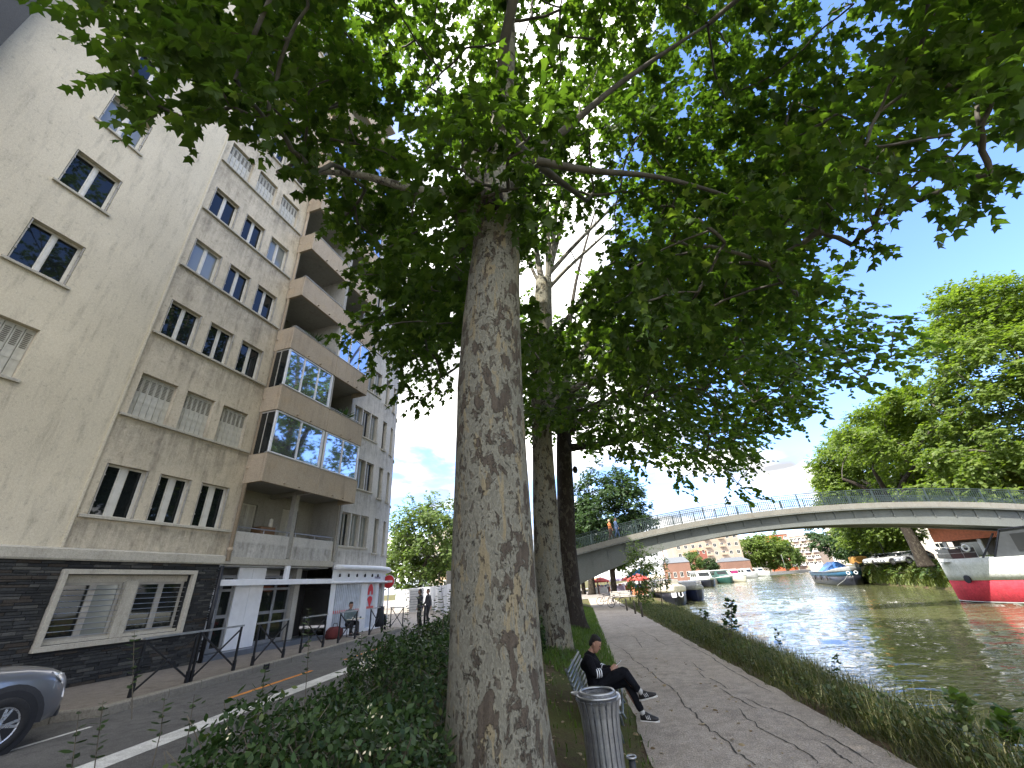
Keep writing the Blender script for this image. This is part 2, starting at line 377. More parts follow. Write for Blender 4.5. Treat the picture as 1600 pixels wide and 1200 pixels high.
def water_mesh():
    """canal surface with real ripples: many crossing wave trains, rows closer together near the viewer"""
    ys = [-40, -10, 2]; 
    while ys[-1] < 410: ys.append(ys[-1]+max(.13, .0095*ys[-1]))
    nc = 280; rs = np.random.default_rng(11); ys = np.array(ys); q = np.linspace(0, 1, nc)
    x0 = np.array([bank(y)-.8 for y in ys]); x1 = np.array([rbank(y)+1.2 for y in ys]); X = x0[:, None]+(x1-x0)[:, None]*q[None]; Y = np.repeat(ys[:, None], nc, 1); Z = np.zeros_like(X)
    sp = np.maximum(.13, .0095*ys)[:, None]
    for k in range(46):
        lam = .45*(7.5)**rs.random(); th = PI/2+rs.normal()*.55; kx, ky = math.cos(th)*2*PI/lam, math.sin(th)*2*PI/lam; amp = .0050*lam**.85*rs.uniform(.5, 1.3)
        Z += amp*np.sin(kx*X+ky*Y+rs.random()*6.28)*np.clip((lam/sp-1.2)/1.5, 0, 1)
    Z += rs.normal(size=Z.shape)*sp*.018*np.clip((ys[:, None]-25)/40, 0, 1)
    gust = .65+.5*np.sin(X*.21+Y*.09)*np.sin(Y*.13-X*.07+1); Z = Z*np.clip(gust, .3, 1.2)-1.4
    n = len(ys); V = np.stack([X, Y, Z], 2).reshape(-1, 3); i = np.arange(n-1)[:, None]*nc+np.arange(nc-1)[None]; F = np.stack([i, i+1, i+nc+1, i+nc], 2).reshape(-1, 4)
    me = bpy.data.meshes.new('water'); me.vertices.add(len(V)); me.vertices.foreach_set('co', V.reshape(-1).astype(np.float32)); me.loops.add(len(F)*4); me.loops.foreach_set('vertex_index', F.reshape(-1).astype(np.int32))
    me.polygons.add(len(F)); me.polygons.foreach_set('loop_start', (np.arange(len(F))*4).astype(np.int32)); me.materials.append(wmat()); me.update(calc_edges=True); me.polygons.foreach_set('use_smooth', [True]*len(F)); return me
wo_ = link('water', water_mesh()); wo_['kind'] = 'structure'
def strip(name, u0, u1, y0, y1, z, m, step=2.0, wob=0.0):
    b = MB(); n = max(2, int((y1-y0)/step)); rg = []
    for i in range(n+1):
        y = y0+(y1-y0)*i/n
        w = wob*(math.sin(y*2.3)+.7*math.sin(y*5.1+1)+.5*math.sin(y*11.7)); w2 = wob*(math.sin(y*2.9+2)+.7*math.sin(y*6.1)+.5*math.sin(y*12.9))
        rg.append([(ux(u0, y)+w, y, z), (ux(u1, y)+w2, y, z)])
    return structure(name, b.loft(rg, closed=False), m)
path = strip('footpath', -.61, 2.29, -30, 58, .012, M_PATH, .25, .022)
QY = [58, 70, 80, 100, 118, 150, 200, 255, 303, 345, 420]
structure('quay_paving', MB().loft([[(-15, y, .012), (bank(y)-.25, y, .012)] for y in QY], closed=False), asphalt('quay_asphalt', (.22, .2, .18), (.28, .25, .22), (.34, .31, .28)))
structure('quay_edge', MB().loft([[(bank(y)-.24, y, -.02), (bank(y)-.24, y, .06), (bank(y)+.12, y, .06), (bank(y)+.12, y, -2.0)] for y in QY], closed=False), wall_mat('quay_stone', (.30, .28, .24), amount=.5))
road = strip('road', -10.6, -5.45, -40, 24, .46, M_ROAD)
def kerbx(y): return (-9.75-.166*(y-6.5)) if y > 6.4 else (-10.95 if y < 5.6 else -10.95+(y-5.6)/.8*1.2)
KY = [-40, -20, 0, 3, 5.0, 5.6, 6.0, 6.4]+[6.9+.8*i for i in range(18)]
pv = MB().loft([[(-13.6, y, .60), (kerbx(y)-.16, y, .60)] for y in KY], closed=False)
pavement = structure('pavement', pv, M_PAVE)
# side street and open square beyond the flats
structure('side_street', MB().add([(-120, 20.6, .463), (ux(-10.3, 20.6), 20.6, .463), (ux(-6.2, 24), 24, .463), (ux(-6.2, 32), 32, .463), (-11.5, 52, .463), (-14, 110, .463), (-120, 110, .463)], [(0, 1, 2, 3, 4, 5, 6)]), M_STREET)
M_KERB = wall_mat('kerb_stone', (.24, .22, .18), amount=.5, grain=40)
for i in range(len(KY)-1):
    a, b = KY[i], KY[i+1]
    if b < 2 or a > 20.2: continue
    q = MB().loft([[(kerbx(y)-.158, y, .40), (kerbx(y), y, .40), (kerbx(y)-.012, y, .585), (kerbx(y)-.035, y, .612), (kerbx(y)-.158, y, .614)] for y in (a+.006, b-.006)])
    part('kerb_stone', q, M_KERB, pavement)
M_LINE = asphalt('road_paint_white', (.50, .50, .48), (.66, .66, .64), (.75, .75, .74)); M_ORANGE = asphalt('road_paint_orange', (.55, .20, .03), (.62, .26, .05), (.66, .34, .12))
strip('road_marking', -7.55, -7.12, 3.0, 24, .4645, M_LINE)
strip('road_marking', -9.5, -9.41, 3.4, 5.9, .4645, M_LINE)
for y0 in (7.7, 12.0): strip('road_marking', -8.44, -8.32, y0, y0+2.7, .4645, M_ORANGE)
# cracks in the footpath, laid out from their survey
M_CRACK = mat('crack_fill', (.045, .038, .030), .95, bump=0)
CR = [[(958,1006),(975,1016),(983,1022),(990,1032),(1004,1040),(1018,1050),(1030,1063),(1048,1073),(1060,1085),(1066,1100),(1080,1110),(1095,1125),(1110,1140),(1128,1150),(1145,1170),(1160,1182),(1185,1200)],
      [(1000,984),(1010,990),(1022,995),(1032,1004),(1046,1010)], [(985,992),(995,998),(1000,1008),(1005,1014)], [(1060,998),(1075,1008),(1088,1014),(1110,1025),(1130,1040),(1160,1056),(1185,1072),(1215,1085)],
      [(1080,1034),(1092,1044),(1102,1050)], [(1090,1048),(1100,1058),(1115,1062),(1128,1070),(1138,1078)], [(1124,1074),(1140,1085),(1155,1092),(1170,1102),(1182,1108)],
      [(1158,1108),(1164,1120),(1178,1128),(1195,1142),(1215,1152),(1245,1168),(1265,1180),(1285,1198)], [(1165,1090),(1185,1100),(1212,1110),(1240,1120),(1262,1134),(1300,1152),(1330,1172),(1370,1195)], [(1280,1158),(1300,1170),(1318,1184),(1340,1198)],
      [(968,972),(985,980),(1003,984)]]
for pl in CR:
    pts = []
    for a, b in zip(pl[:-1], pl[1:]):
        for k in range(4):
            q = atz(a[0]+(b[0]-a[0])*k/4, a[1]+(b[1]-a[1])*k/4, .016); pts.append((q[0]+random.gauss(0, .012), q[1]+random.gauss(0, .03)))
    b = MB(); rg = []
    for i, (x, y) in enumerate(pts):
        w = .004+.011*abs(math.sin(i*.9+len(pl))*random.uniform(.5, 1.3))*min(1, i/3, (len(pts)-i)/3); rg.append([(x-w, y, .0165), (x+w, y+.004, .0165)])
    part('crack', b.loft(rg, closed=False), M_CRACK, path)
# ------------------------------------------------------------------ the block of flats
BX = -13.4
flats = thing('apartment_building', 'beige rendered block of flats with slate ground floor and rounded corner along the street', 'building', (BX, 0, 0))
FL = 2.77
def zs(k): return 4.37+FL*k
NF = 11; TOP = 3.57+FL*NF
RC, YC, Y0R = 5.8, 18.8, 16.3          # rounded corner: radius, where it starts, where the right bay starts
def fmap(s, z, out=0.0):
    """bay to the right of the balconies: s runs along the wall and round the corner"""
    if s <= YC-Y0R: return (out, Y0R+s, z)
    th = (s-(YC-Y0R))/RC
    if th > PI/2:
        d = (th-PI/2)*RC; return (-RC-d, YC+RC+out, z)
    return (-RC+(RC+out)*math.cos(th), YC+(RC+out)*math.sin(th), z)
def fang(s):
    return min(PI/2, max(0, (s-(YC-Y0R))/RC))
def holed(fm, s0, s1, z0, z1, holes, depth=.2, out=0.0, smax=None):
    """wall sheet with real openings and reveals; fm maps (s, z, out)"""
    ss = sorted({s0, s1, *[h[0] for h in holes], *[h[1] for h in holes]})
    if smax:
        q = []
        for a, b in zip(ss[:-1], ss[1:]):
            n = max(1, math.ceil((b-a)/smax)); q += [a+(b-a)*i/n for i in range(n)]
        ss = q+[ss[-1]]
    zz = sorted({z0, z1, *[h[2] for h in holes], *[h[3] for h in holes]})
    b = MB()
    for a, c in zip(ss[:-1], ss[1:]):
        for d, e in zip(zz[:-1], zz[1:]):
            sm, zm = (a+c)/2, (d+e)/2
            if any(h[0] < sm < h[1] and h[2] < zm < h[3] for h in holes): continue
            b.add([fm(a, d, out), fm(c, d, out), fm(c, e, out), fm(a, e, out)], [(0, 1, 2, 3)])
    for h in holes:
        l, r_, lo, hi = h; i = out-depth
        for q in ([(l, lo, out), (l, lo, i), (l, hi, i), (l, hi, out)], [(r_, hi, out), (r_, hi, i), (r_, lo, i), (r_, lo, out)],
                  [(l, hi, out), (l, hi, i), (r_, hi, i), (r_, hi, out)], [(r_, lo, out), (r_, lo, i), (l, lo, i), (l, lo, out)]):
            b.add([fm(*p) for p in q], [(0, 1, 2, 3)])
    return b
flat = lambda s, z, o=0.0: (o, s, z)
# a window is a part (its frame); panes, shutter leaves and guide bars are its sub-parts. local x = outward, y = along, z = up
CACHE = {}
def window(w, h, kind, at, rz=0, frame=None, double=True, mid=.038, recess=.16, pane=None):
    frame = frame or M_WFRAME; pane = pane or M_GLASS
    key = (round(w, 2), round(h, 2), kind, frame.name, double, mid, pane.name)
    if key not in CACHE:
        f = MB(); t = .05; x0, x1 = -.055, 0
        f.bb(x0, x1, -w/2, -w/2+t, 0, h); f.bb(x0, x1, w/2-t, w/2, 0, h); f.bb(x0, x1, -w/2+t, w/2-t, 0, t); f.bb(x0, x1, -w/2+t, w/2-t, h-t, h)
        if double and kind != 'shutter':
            f.bb(x0, x1+.012, -mid, mid, t, h-t)
            for s in (-1, 1):
                a, b = (-w/2+t, -mid) if s < 0 else (mid, w/2-t)
                f.bb(x0, x1-.01, a, a+.03, t, h-t); f.bb(x0, x1-.01, b-.03, b, t, h-t)
        elif kind != 'shutter':
            f.bb(x0, x1-.01, -w/2+t, -w/2+t+.03, t, h-t); f.bb(x0, x1-.01, w/2-t-.03, w/2-t, t, h-t)
        d = {'f': f.mesh('window', frame)}
        if kind == 'shutter':
            n = 6; lw = w/n; q = MB()
            q.loft([[(.005, -lw/2+.004, z), (.028, -lw/2+.012, z), (.02, 0, z), (.028, lw/2-.012, z), (.005, lw/2-.004, z)] for z in (.02, h-.03)])
            for j in range(9):
                q.bb(.02, .031, -lw*.3, lw*.3, h*.60+j*.048, h*.60+j*.048+.028, 1)
            q.bb(.027, .034, -lw*.42, lw*.42, h*.36, h*.36+.03, 0)
            d['leaf'] = q.mesh('shutter_leaf', [M_SHUT, M_SLOT_SHADE])
        else:
            if double: d['p'] = MB().bb(-.04, -.028, mid, w/2-t, t, h-t).mesh('pane', pane)
            else: d['p'] = MB().bb(-.04, -.028, -w/2+t, w/2-t, t, h-t).mesh('pane', pane)
            if kind == 'guided':
                for s in (-1, 1):
                    gq = MB(); gq.bb(.09, .15, s*(w/2-.028)-.014, s*(w/2-.028)+.014, .02, h-.02)
                    for zz in (.25, .75): gq.bb(.085, .17, s*(w/2-.03)-.02, s*(w/2-.03)+.02, h*zz, h*zz+.04)
                    d['g%d' % s] = gq.mesh('folded_shutter', M_GFRAME)
        CACHE[key] = d
    d = CACHE[key]; c, s = math.cos(rz), math.sin(rz)
    o = link('window', d['f'], flats, (at[0]-recess*c, at[1]-recess*s, at[2]), rz)
    if kind == 'shutter':
        for j in range(6): link('shutter_leaf', d['leaf'], o, (random.uniform(-.006, .006), -w/2+w/6*(j+.5), 0))
    else:
        link('pane', d['p'], o)
        if double: link('pane', d['p'], o, rz=0).location = (0, -(mid+w/2-.05), 0)
        if 'g1' in d: link('folded_shutter', d['g1'], o); link('folded_shutter', d['g-1'], o)
    return o
def sill(s0, s1, z, fm=flat, out=.07, m=None, n=1):
    b = MB(); th = .075; rg = []
    for i in range(n+1):
        s = s0+(s1-s0)*i/n
        rg.append([fm(s, z-th, -.05), fm(s, z-th, out), fm(s, z-.012, out), fm(s, z+.002, out-.02), fm(s, z+.012, -.10), fm(s, z-th, -.10)])
    return part('sill', b.loft(rg), m or M_LEDGE, flats)
H = 1.36
holesA = []; holesB = []; holesR = []
for k in range(1, NF):
    for a, b_ in ((3.48, 4.62), (-1.6, -.4), (-6.4, -5.2)): holesA.append((a, b_, zs(k), zs(k)+H))
for k in range(NF):
    for a, b_ in ((7.0, 8.06), (8.37, 9.34), (9.66, 10.68)): holesB.append((a, b_, zs(k), zs(k)+H))
part('wall', holed(flat, -30, 6.75, 3.57, TOP, holesA), M_FACADE, flats)
part('wall', holed(flat, 6.75, 11.2, 3.57, TOP, holesB, out=-.035), M_FACADE2, flats)
part('wall', MB().bb(-.034, .022, 6.70, 6.76, 3.57, TOP), M_FACADE, flats)
for h in holesA:
    k = round((h[2]-4.37)/FL); shut = (k == 1 and h[0] > 0) or (h[0] < 0 and k % 3 == 0)
    window(h[1]-h[0], H, 'shutter' if shut else 'guided', (0, (h[0]+h[1])/2, h[2]), pane=M_GLASSC if k % 4 == 0 else M_GLASS)
    sill(h[0]-.09, h[1]+.09, h[2])
for h in holesB:
    k = round((h[2]-4.37)/FL); shut = k in (1, 5)
    window(h[1]-h[0], H, 'shutter' if shut else 'guided', (-.035, (h[0]+h[1])/2, h[2]), pane=M_GLASSC if (k*5+int(h[0]*3)) % 6 == 0 else M_GLASS, mid=.085 if k == 0 else .036, recess=.15)
for k in range(NF): sill(6.82, 11.02, zs(k), out=.06)
# drain pipe with collars
dp = MB().tube([(.09, 11.12, 3.4), (.09, 11.12, TOP)], .062, 12)
pp = part('drain_pipe', dp, M_PIPE, flats, True)
for k in range(NF): part('pipe_collar', MB().lathe([(.07, 0), (.09, .01), (.09, .10), (.07, .11)], 12, (.09, 11.12, 3.7+FL*k)), M_PIPE, pp, True)
part('drain_pipe', MB().tube([(.10, 10.98, .6), (.10, 10.98, 3.25)], .055, 10), M_BLACK, flats, True)
# balcony bay ------------------------------------------------------
BY0, BYM, BY1, BO = 11.22, 13.8, 16.28, .86
dep = 1.45
bk = MB(); hk = []
for k in range(NF):
    z = 3.57+FL*k
    for a, b_, c, d in ((11.5, 12.3, z+.1, z+2.15), (14.5, 15.4, z+.1, z+2.15), (12.5, 13.2, z+.9, z+2.1)): hk.append((a, b_, c, d))
part('loggia_wall', holed(flat, BY0-.02, BY1+.02, 3.3, TOP, hk, .1, -dep), M_CONC, flats)
for h in hk:
    window(h[1]-h[0], h[3]-h[2], 'plain', (-dep, (h[0]+h[1])/2, h[2]), recess=.08)
sd = MB()
for y in (BY0-.02, BY1-.0):
    sd.bb(-dep, -.04, y, y+.06, 3.57, TOP)
sd.bb(-dep, .80, BYM-.09, BYM+.09, 6.0, TOP)
part('party_wall', sd, M_CONC, flats)
for k in range(0, NF+1):
    z = 3.57+FL*k; o = -.02 if k == 0 else BO-.02
    part('floor_slab', MB().bb(-dep, o, BY0+.02, BY1-.02, z-.17, z-.02), M_CONC, flats)
part('loggia_post', MB().bb(-.26, -.06, BYM-.10, BYM+.10, 3.58, 6.15), M_CONC, flats)
M_RAIL = mat('handrail', (.40, .40, .41), .4, .6)
PLANTS = []
for k in range(NF):
    z = 3.57+FL*k
    if k == 0:
        for a, b_ in ((BY0+.05, BYM-.12), (BYM+.12, BY1-.02)):
            p = part('balcony', MB().cham(-.14, -.02, a, b_, z-.02, z+.80, .015), M_FACADE3, flats)
            r_ = MB().tube([(-.08, a, z+.95), (-.08, b_, z+.95)], .022, 8)
            for q in range(3): r_.tube([(-.08, a+.1+(b_-a-.2)*q/2, z+.78), (-.08, a+.1+(b_-a-.2)*q/2, z+.95)], .012, 6)
            part('railing', r_, M_RAIL, p)
        continue
    z0, z1 = z-.38, z+.66
    for side, (a, b_) in enumerate(((BY0-.16, BYM), (BYM, BY1))):
        b = MB(); b.cham(BO-.11, BO, a, b_-.004 if side == 0 else b_, z0, z1, .012)
        if side == 0: b.bb(.0, BO-.112, a, a+.11, z0, z1)
        else: b.bb(-.02, BO-.112, b_-.11, b_, z0, z1)
        for q in (.35, .62): b.bb(BO-.02, BO+.10, a+(b_-a)*q, a+(b_-a)*q+.05, z0+.06, z0+.09)
        p = part('balcony', b, M_BALC, flats)
        cap = MB().bb(BO-.13, BO+.015, a-.01, b_-.004, z1, z1+.035)
        part('coping', cap, M_CONC, p)
        glz = {(1, 0): 2, (1, 1): 2, (2, 0): 3, (3, 1): 3, (6, 0): 3, (6, 1): 2, (7, 0): 3, (8, 1): 3}.get((k, side), 0)
        if glz:
            g0, g1 = z1+.035, z+FL-.40
            ya, yb = a+.06, b_-.06
            f = MB(); t = .055
            f.bb(BO-.10, BO-.03, ya, yb, g0, g0+t); f.bb(BO-.10, BO-.03, ya, yb, g1-t, g1)
            n = glz
            for q in range(n+1):
                w = t*1.3 if q in (0, n) else t*.75
                yq = ya+(yb-ya-w)*q/n; f.bb(BO-.095, BO-.02, yq, yq+w, g0+t, g1-t)
            fr = part('glazing_frame', f, M_WHITE if (k < 4) else M_GFRAME, p)
            for q in range(n):
                y0 = ya+.05+(yb-ya-.05)*q/n; y1 = ya+(yb-ya-.02)*(q+1)/n
                part('pane', MB().bb(BO-.075, BO-.062, y0, y1-.02, g0+t, g1-t), M_GLASSR if side or k > 3 else M_GLASSR, p)
            if side == 0:
                part('pane', MB().bb(.02, BO-.11, a+.035, a+.05, g0, g1), M_GLASS, p)
                sf = MB(); sf.bb(.0, BO-.1, a+.03, a+.07, g1-.06, g1); sf.bb(BO*.5-.02, BO*.5+.02, a+.025, a+.06, g0, g1-.06); part('glazing_frame', sf, M_GFRAME, p)
        else:
            r_ = MB().tube([(BO-.06, a+.1, z1+.13), (BO-.06, b_-.1, z1+.13)], .018, 6)
            for q in range(4): r_.tube([(BO-.06, a+.15+(b_-a-.3)*q/3, z1+.03), (BO-.06, a+.15+(b_-a-.3)*q/3, z1+.13)], .010, 5)
            part('railing', r_, M_RAIL, p)
            if (k, side) in ((2, 1), (3, 0), (5, 1)): PLANTS.append((BX+BO-.3, (a+b_)/2, z1))
# right bay and rounded corner -------------------------------------
SE = YC-Y0R+RC*PI/2+14
singles = [YC-Y0R+RC*t for t in (.11, .30, .52, .78, 1.05, 1.3)]
for k in range(NF):
    for a in (.28, 1.0, 1.72): holesR.append((a, a+.64, zs(k)-.15, zs(k)+H))
    for c in singles: holesR.append((c-.24, c+.24, zs(k)-.35, zs(k)+H))
part('wall', holed(fmap, 0, SE, 3.35, TOP, holesR, .18, 0, .45), M_FACADE3, flats)
for h in holesR:
    sc = (h[0]+h[1])/2; p = fmap(sc, h[2])
    kk = round((h[2]-4.2)/FL); 
    window(h[1]-h[0], h[3]-h[2], 'plain', p, fang(sc), frame=M_GFRAME, double=h[1]-h[0] > .5, recess=.13, pane=M_GLASSC if (kk*7+int(sc*10)) % 3 else M_GLASS, mid=.03)
for k in range(NF):
    sill(.2, 2.44, zs(k)-.15, fmap, .06)
    for c in singles: sill(c-.3, c+.3, zs(k)-.35, fmap, .06, n=2)
part('wall_rib', MB().bb(-.02, .09, 16.33, 16.46, 3.5, 6.1), M_CONC, flats)
# balconies on the return front, seen edge-on past the corner
M_BRICKRED = mat('red_brown_panel', (.24, .11, .085), .7)
for k in range(1, NF):
    z = 3.57+FL*k; c = -RC-.2
    b = MB().cham(c-3, c+2.6, YC+RC+.02, YC+RC+1.0, z-.15, z+.85, .02)
    bq = part('balcony', b, M_BALC, flats); part('railing', MB().bb(c+2.61, c+2.66, YC+RC+.1, YC+RC+.95, z+.1, z+.8), M_BRICKRED, bq)
# roof, band over the ground floor, back
part('roof', MB().prism([(-19.5, -30), (-.05, -30), (-.05, 18.8)]+[(-RC+(RC-.05)*math.cos(q*PI/16), YC+(RC-.05)*math.sin(q*PI/16)) for q in range(1, 9)]+[(-19.5, YC+RC-.05)], 'z', TOP-.02, TOP+.35), M_CONC, flats)
part('rear_wall', MB().bb(-19.7, -19.5, -30, YC+RC-.02, .4, TOP).bb(-19.5, -.2, -30.2, -30, .4, TOP).bb(-1.75, -1.55, 11.0, 16.3, .5, TOP), M_FACADE3, flats)
part('cornice', MB().loft([[(.0, y, 3.29), (.10, y, 3.29), (.12, y, 3.33), (.12, y, 3.53), (.0, y, 3.58)] for y in (-30, 11.0)]), M_LEDGE, flats)
part('cornice', MB().loft([[(-.15, y, 3.31), (.06, y, 3.31), (.07, y, 3.34), (.07, y, 3.53), (-.15, y, 3.568)] for y in (11.01, 16.28)]), M_LEDGE, flats)
part('dark_pier', MB().bb(.0, .45, -3.2, 1.39, 3.6, TOP), M_DARKWALL, flats)
# slate ground floor ------------------------------------------------
GH = [(7.05, 10.10, 1.52, 2.98)]
part('ground_floor_wall', holed(flat, -30, 11.02, .58, 3.29, GH, .28, -.03), M_SLATE[0], flats)
sv = 0; cell = []
z = .60
while z < 3.27:
    hh = random.uniform(.045, .085); y = 2.6+random.random()*.3
    if z+hh > 3.285: hh = 3.285-z
    while y < 11.0:
        w = random.uniform(.16, .52); y1 = min(y+w, 11.0)
        if not (y1 > 6.93 and y < 10.22 and z+hh > 1.40 and z < 3.10): cell.append((y, y1, z, z+hh))
        elif z+hh > 1.40 and z < 3.10:
            if y < 6.88: cell.append((y, 6.92, z, z+hh))
            if y1 > 10.28: cell.append((10.23, y1, z, z+hh))
        y = y1
    z += hh
cell.sort(key=lambda c: -c[0])
shown = [c for c in cell if c[0] > 4.6]
pick = set(id(c) for c in sorted(shown, key=lambda c: -(c[1]-c[0])*(c[3]-c[2])*(1+.03*(c[0])))[:298])
rest = MB()
def stone_mb(b, c, m=0):
    o = random.uniform(-.012, .022); i = .004; t = random.uniform(-.006, .006)
    return b.loft([[(x, c[0]+i+j, c[2]+i+j), (x, c[1]-i-j, c[2]+i+j), (x+t, c[1]-i-j, c[3]-i-j), (x+t, c[0]+i+j, c[3]-i-j)] for x, j in ((-.04, 0), (o-.006, 0), (o, .005))], m=m)
for c in cell:
    mi = random.choices([0, 1, 2, 3], [5, 4, 1.2, 1.4])[0]
    if id(c) in pick: part('stone', stone_mb(MB(), c), M_SLATE[mi], flats)
    else: stone_mb(rest, c, mi)
part('stonework', rest, M_SLATE, flats, kind='stuff')
# barred ground-floor window in its white surround
y0, y1, a0, a1 = 6.93, 10.22, 1.40, 3.10
sr = MB(); t = .11
sr.cham(-.05, .10, y0, y1, a0, a0+t, .008); sr.cham(-.05, .10, y0, y1, a1-t, a1, .008); sr.cham(-.05, .098, y0, y0+t, a0+t, a1-t, .008); sr.cham(-.05, .098, y1-t, y1, a0+t, a1-t, .008)
gw = part('barred_window', sr, M_LEDGE, flats)
fr = MB(); fr.bb(-.22, -.03, 8.42, 8.72, a0+t, a1-t-.16); fr.bb(-.22, -.12, y0+t, y1-t, a1-t-.18, a1-t)
fr.bb(-.22, -.05, y0+t, y1-t, a0+t, a0+t+.08)
part('mullion', fr, M_LEDGE, gw)
for c0, c1 in ((7.1, 8.4), (8.75, 10.05)):
    zz0, zz1 = a0+t+.08, a1-t-.18; f = MB()
    f.bb(-.2, -.14, c0, c0+.07, zz0, zz1); f.bb(-.2, -.14, c1-.07, c1, zz0, zz1); f.bb(-.2, -.14, c0+.07, c1-.07, zz0, zz0+.07); f.bb(-.2, -.14, c0+.07, c1-.07, zz1-.06, zz1)
    m_ = (c0+c1)/2; f.bb(-.2, -.13, m_-.07, m_+.07, zz0+.07, zz1-.06)
    part('casement', f, M_GFRAME, gw)
    for q0, q1 in ((c0+.07, m_-.07), (m_+.07, c1-.07)): part('pane', MB().bb(-.18, -.168, q0, q1, zz0+.07, zz1-.06), M_GLASSC if q0 < 8 and q0 > 7.5 else M_GLASS, gw)
    for j in range(9): part('security_bar', MB().tube([(-.07, c0-.02, zz0+.06+j*.125), (-.07, c1+.02, zz0+.06+j*.125)], .009, 6), M_STEEL, gw)
# recessed entrance --------------------------------------------------
ED = 1.25
part('entrance_floor', MB().bb(-ED-.05, .12, 11.05, 16.30, .585, .75), mat('blue_grey_tile', (.11, .125, .15), .35), flats)
part('entrance_wall', MB().bb(-ED-.1, -ED, 11.0, 16.3, .75, 3.31).bb(-ED, -.0, 10.96, 11.03, .60, 3.29), M_GREYPANEL, flats)
part('soffit', MB().bb(-ED, -.16, 11.04, 16.3, 3.26, 3.30), M_GREYPANEL, flats)
part('bay_shade_sheet', MB().bb(-ED+.005, -ED+.02, 14.75, 16.28, .76, 3.25), M_DARK, flats)  # black sheet on the back wall, painted shade of the opening
part('wall_panel', MB().bb(-.42, -.36, 12.05, 12.62, .76, 3.25).bb(-.42, -.36, 12.63, 13.2, .76, 3.25), M_WHITE, flats)
def door(y0, y1, x, z0, z1, m):
    f = MB(); t = .09
    f.bb(x, x+.06, y0, y0+t, z0, z1); f.bb(x, x+.06, y1-t, y1, z0, z1); f.bb(x, x+.06, y0+t, y1-t, z0, z0+.12); f.bb(x, x+.06, y0+t, y1-t, z1-t, z1)
    mm = (y0+y1)/2; f.bb(x, x+.065, mm-.05, mm+.05, z0+.12, z1-t); zm = z0+.95; f.bb(x, x+.06, y0+t, y1-t, zm, zm+.10); f.bb(x, x+.06, y0+t, y1-t, z1-.5, z1-.42)
    d = part('door', f, m, flats); part('pane', MB().bb(x+.02, x+.03, y0+t, y1-t, z0+.12, z1-t), M_GLASS, d)
    part('handle', MB().tube([(x+.11, mm-.09, zm-.1), (x+.11, mm-.09, zm+.3)], .014, 6), M_STEEL, d)
M_DOORF = mat('door_frame_grey', (.20, .205, .215), .5)
door(11.06, 12.04, -.48, .76, 3.0, M_DOORF); door(13.22, 14.7, -.60, .76, 3.0, M_DOORF)
part('entrance_pillar', MB().bb(-.7, -.35, 14.72, 14.98, .76, 3.25), M_CONC, flats)
part('canopy_beam', MB().cham(-.10, .10, 11.05, 16.42, 2.66, 2.84, .012), M_WHITE, flats)
part('canopy_post', MB().cham(-.06, .075, 13.72, 13.90, 2.842, 3.305, .01), M_WHITE, flats)
# corner shop ---------------------------------------------------------
shop = part('shopfront', holed(fmap, .10, SE, .60, 3.34, [(.42, 2.3, .85, 2.66), (2.78, 3.65, .72, 2.66), (4.0, 5.2, .8, 2.66), (5.6, 7.0, .8, 2.66)], .14, .02, .3), M_WHITE, flats)
def ledge(z0, z1, o):
    b = MB(); rg = []; n = 60
    for i in range(n+1):
        s = .06+(SE-.06)*i/n
        rg.append([fmap(s, z0, -.02), fmap(s, z0, o-.04), fmap(s, z0+.04, o), fmap(s, z1-.04, o), fmap(s, z1, o-.05), fmap(s, z1, -.02)])
    return b.loft(rg)
part('ledge', ledge(3.20, 3.40, .30), M_WHITE, shop, True); part('ledge', ledge(2.63, 2.74, .22), M_WHITE, shop, True)
for i in range(6):
    s = .55+i*.62; p = fmap(s, 2.98, .06)
    part('spot_lamp', MB().lathe([(.02, -.07), (.045, -.06), (.035, .05), (.015, .07)], 8, p), M_BLACK, shop)
rb = MB(); n = 15; M_RIB = mat('ribbed_blue_grey', (.52, .56, .62), .45)
for i in range(n):
    s = .42+1.88*i/n; w = 1.88/n
    rb.loft([[fmap(s, z, -.10), fmap(s+w*.2, z, -.04), fmap(s+w*.6, z, -.04), fmap(s+w*.85, z, -.10), fmap(s+w, z, -.10)] for z in (.86, 2.65)], closed=False)
part('ribbed_shutter', rb, M_RIB, shop)
def arcbox(s0, s1, z0, z1, o0, o1, n=4):
    return MB().loft([[fmap(s0+(s1-s0)*i/n, z0, o0), fmap(s0+(s1-s0)*i/n, z0, o1), fmap(s0+(s1-s0)*i/n, z1, o1), fmap(s0+(s1-s0)*i/n, z1, o0)] for i in range(n+1)])
M_SALMON = mat('salmon_stripe', (.62, .13, .11), .5)
part('red_stripe', arcbox(.43, 2.29, 1.46, 1.58, -.058, -.045), M_SALMON, shop)
part('shop_door', arcbox(2.78, 3.65, .72, 2.66, -.09, -.07), M_RIB, shop)
part('red_stripe', arcbox(2.79, 3.64, 1.52, 1.62, -.068, -.06), M_SALMON, shop)
for a, b_ in ((4.0, 5.2), (5.6, 7.0)): part('shop_window', arcbox(a, b_, .8, 2.66, -.09, -.075, 6), glass('shop_glass', (.12, .15, .15), .06), shop)
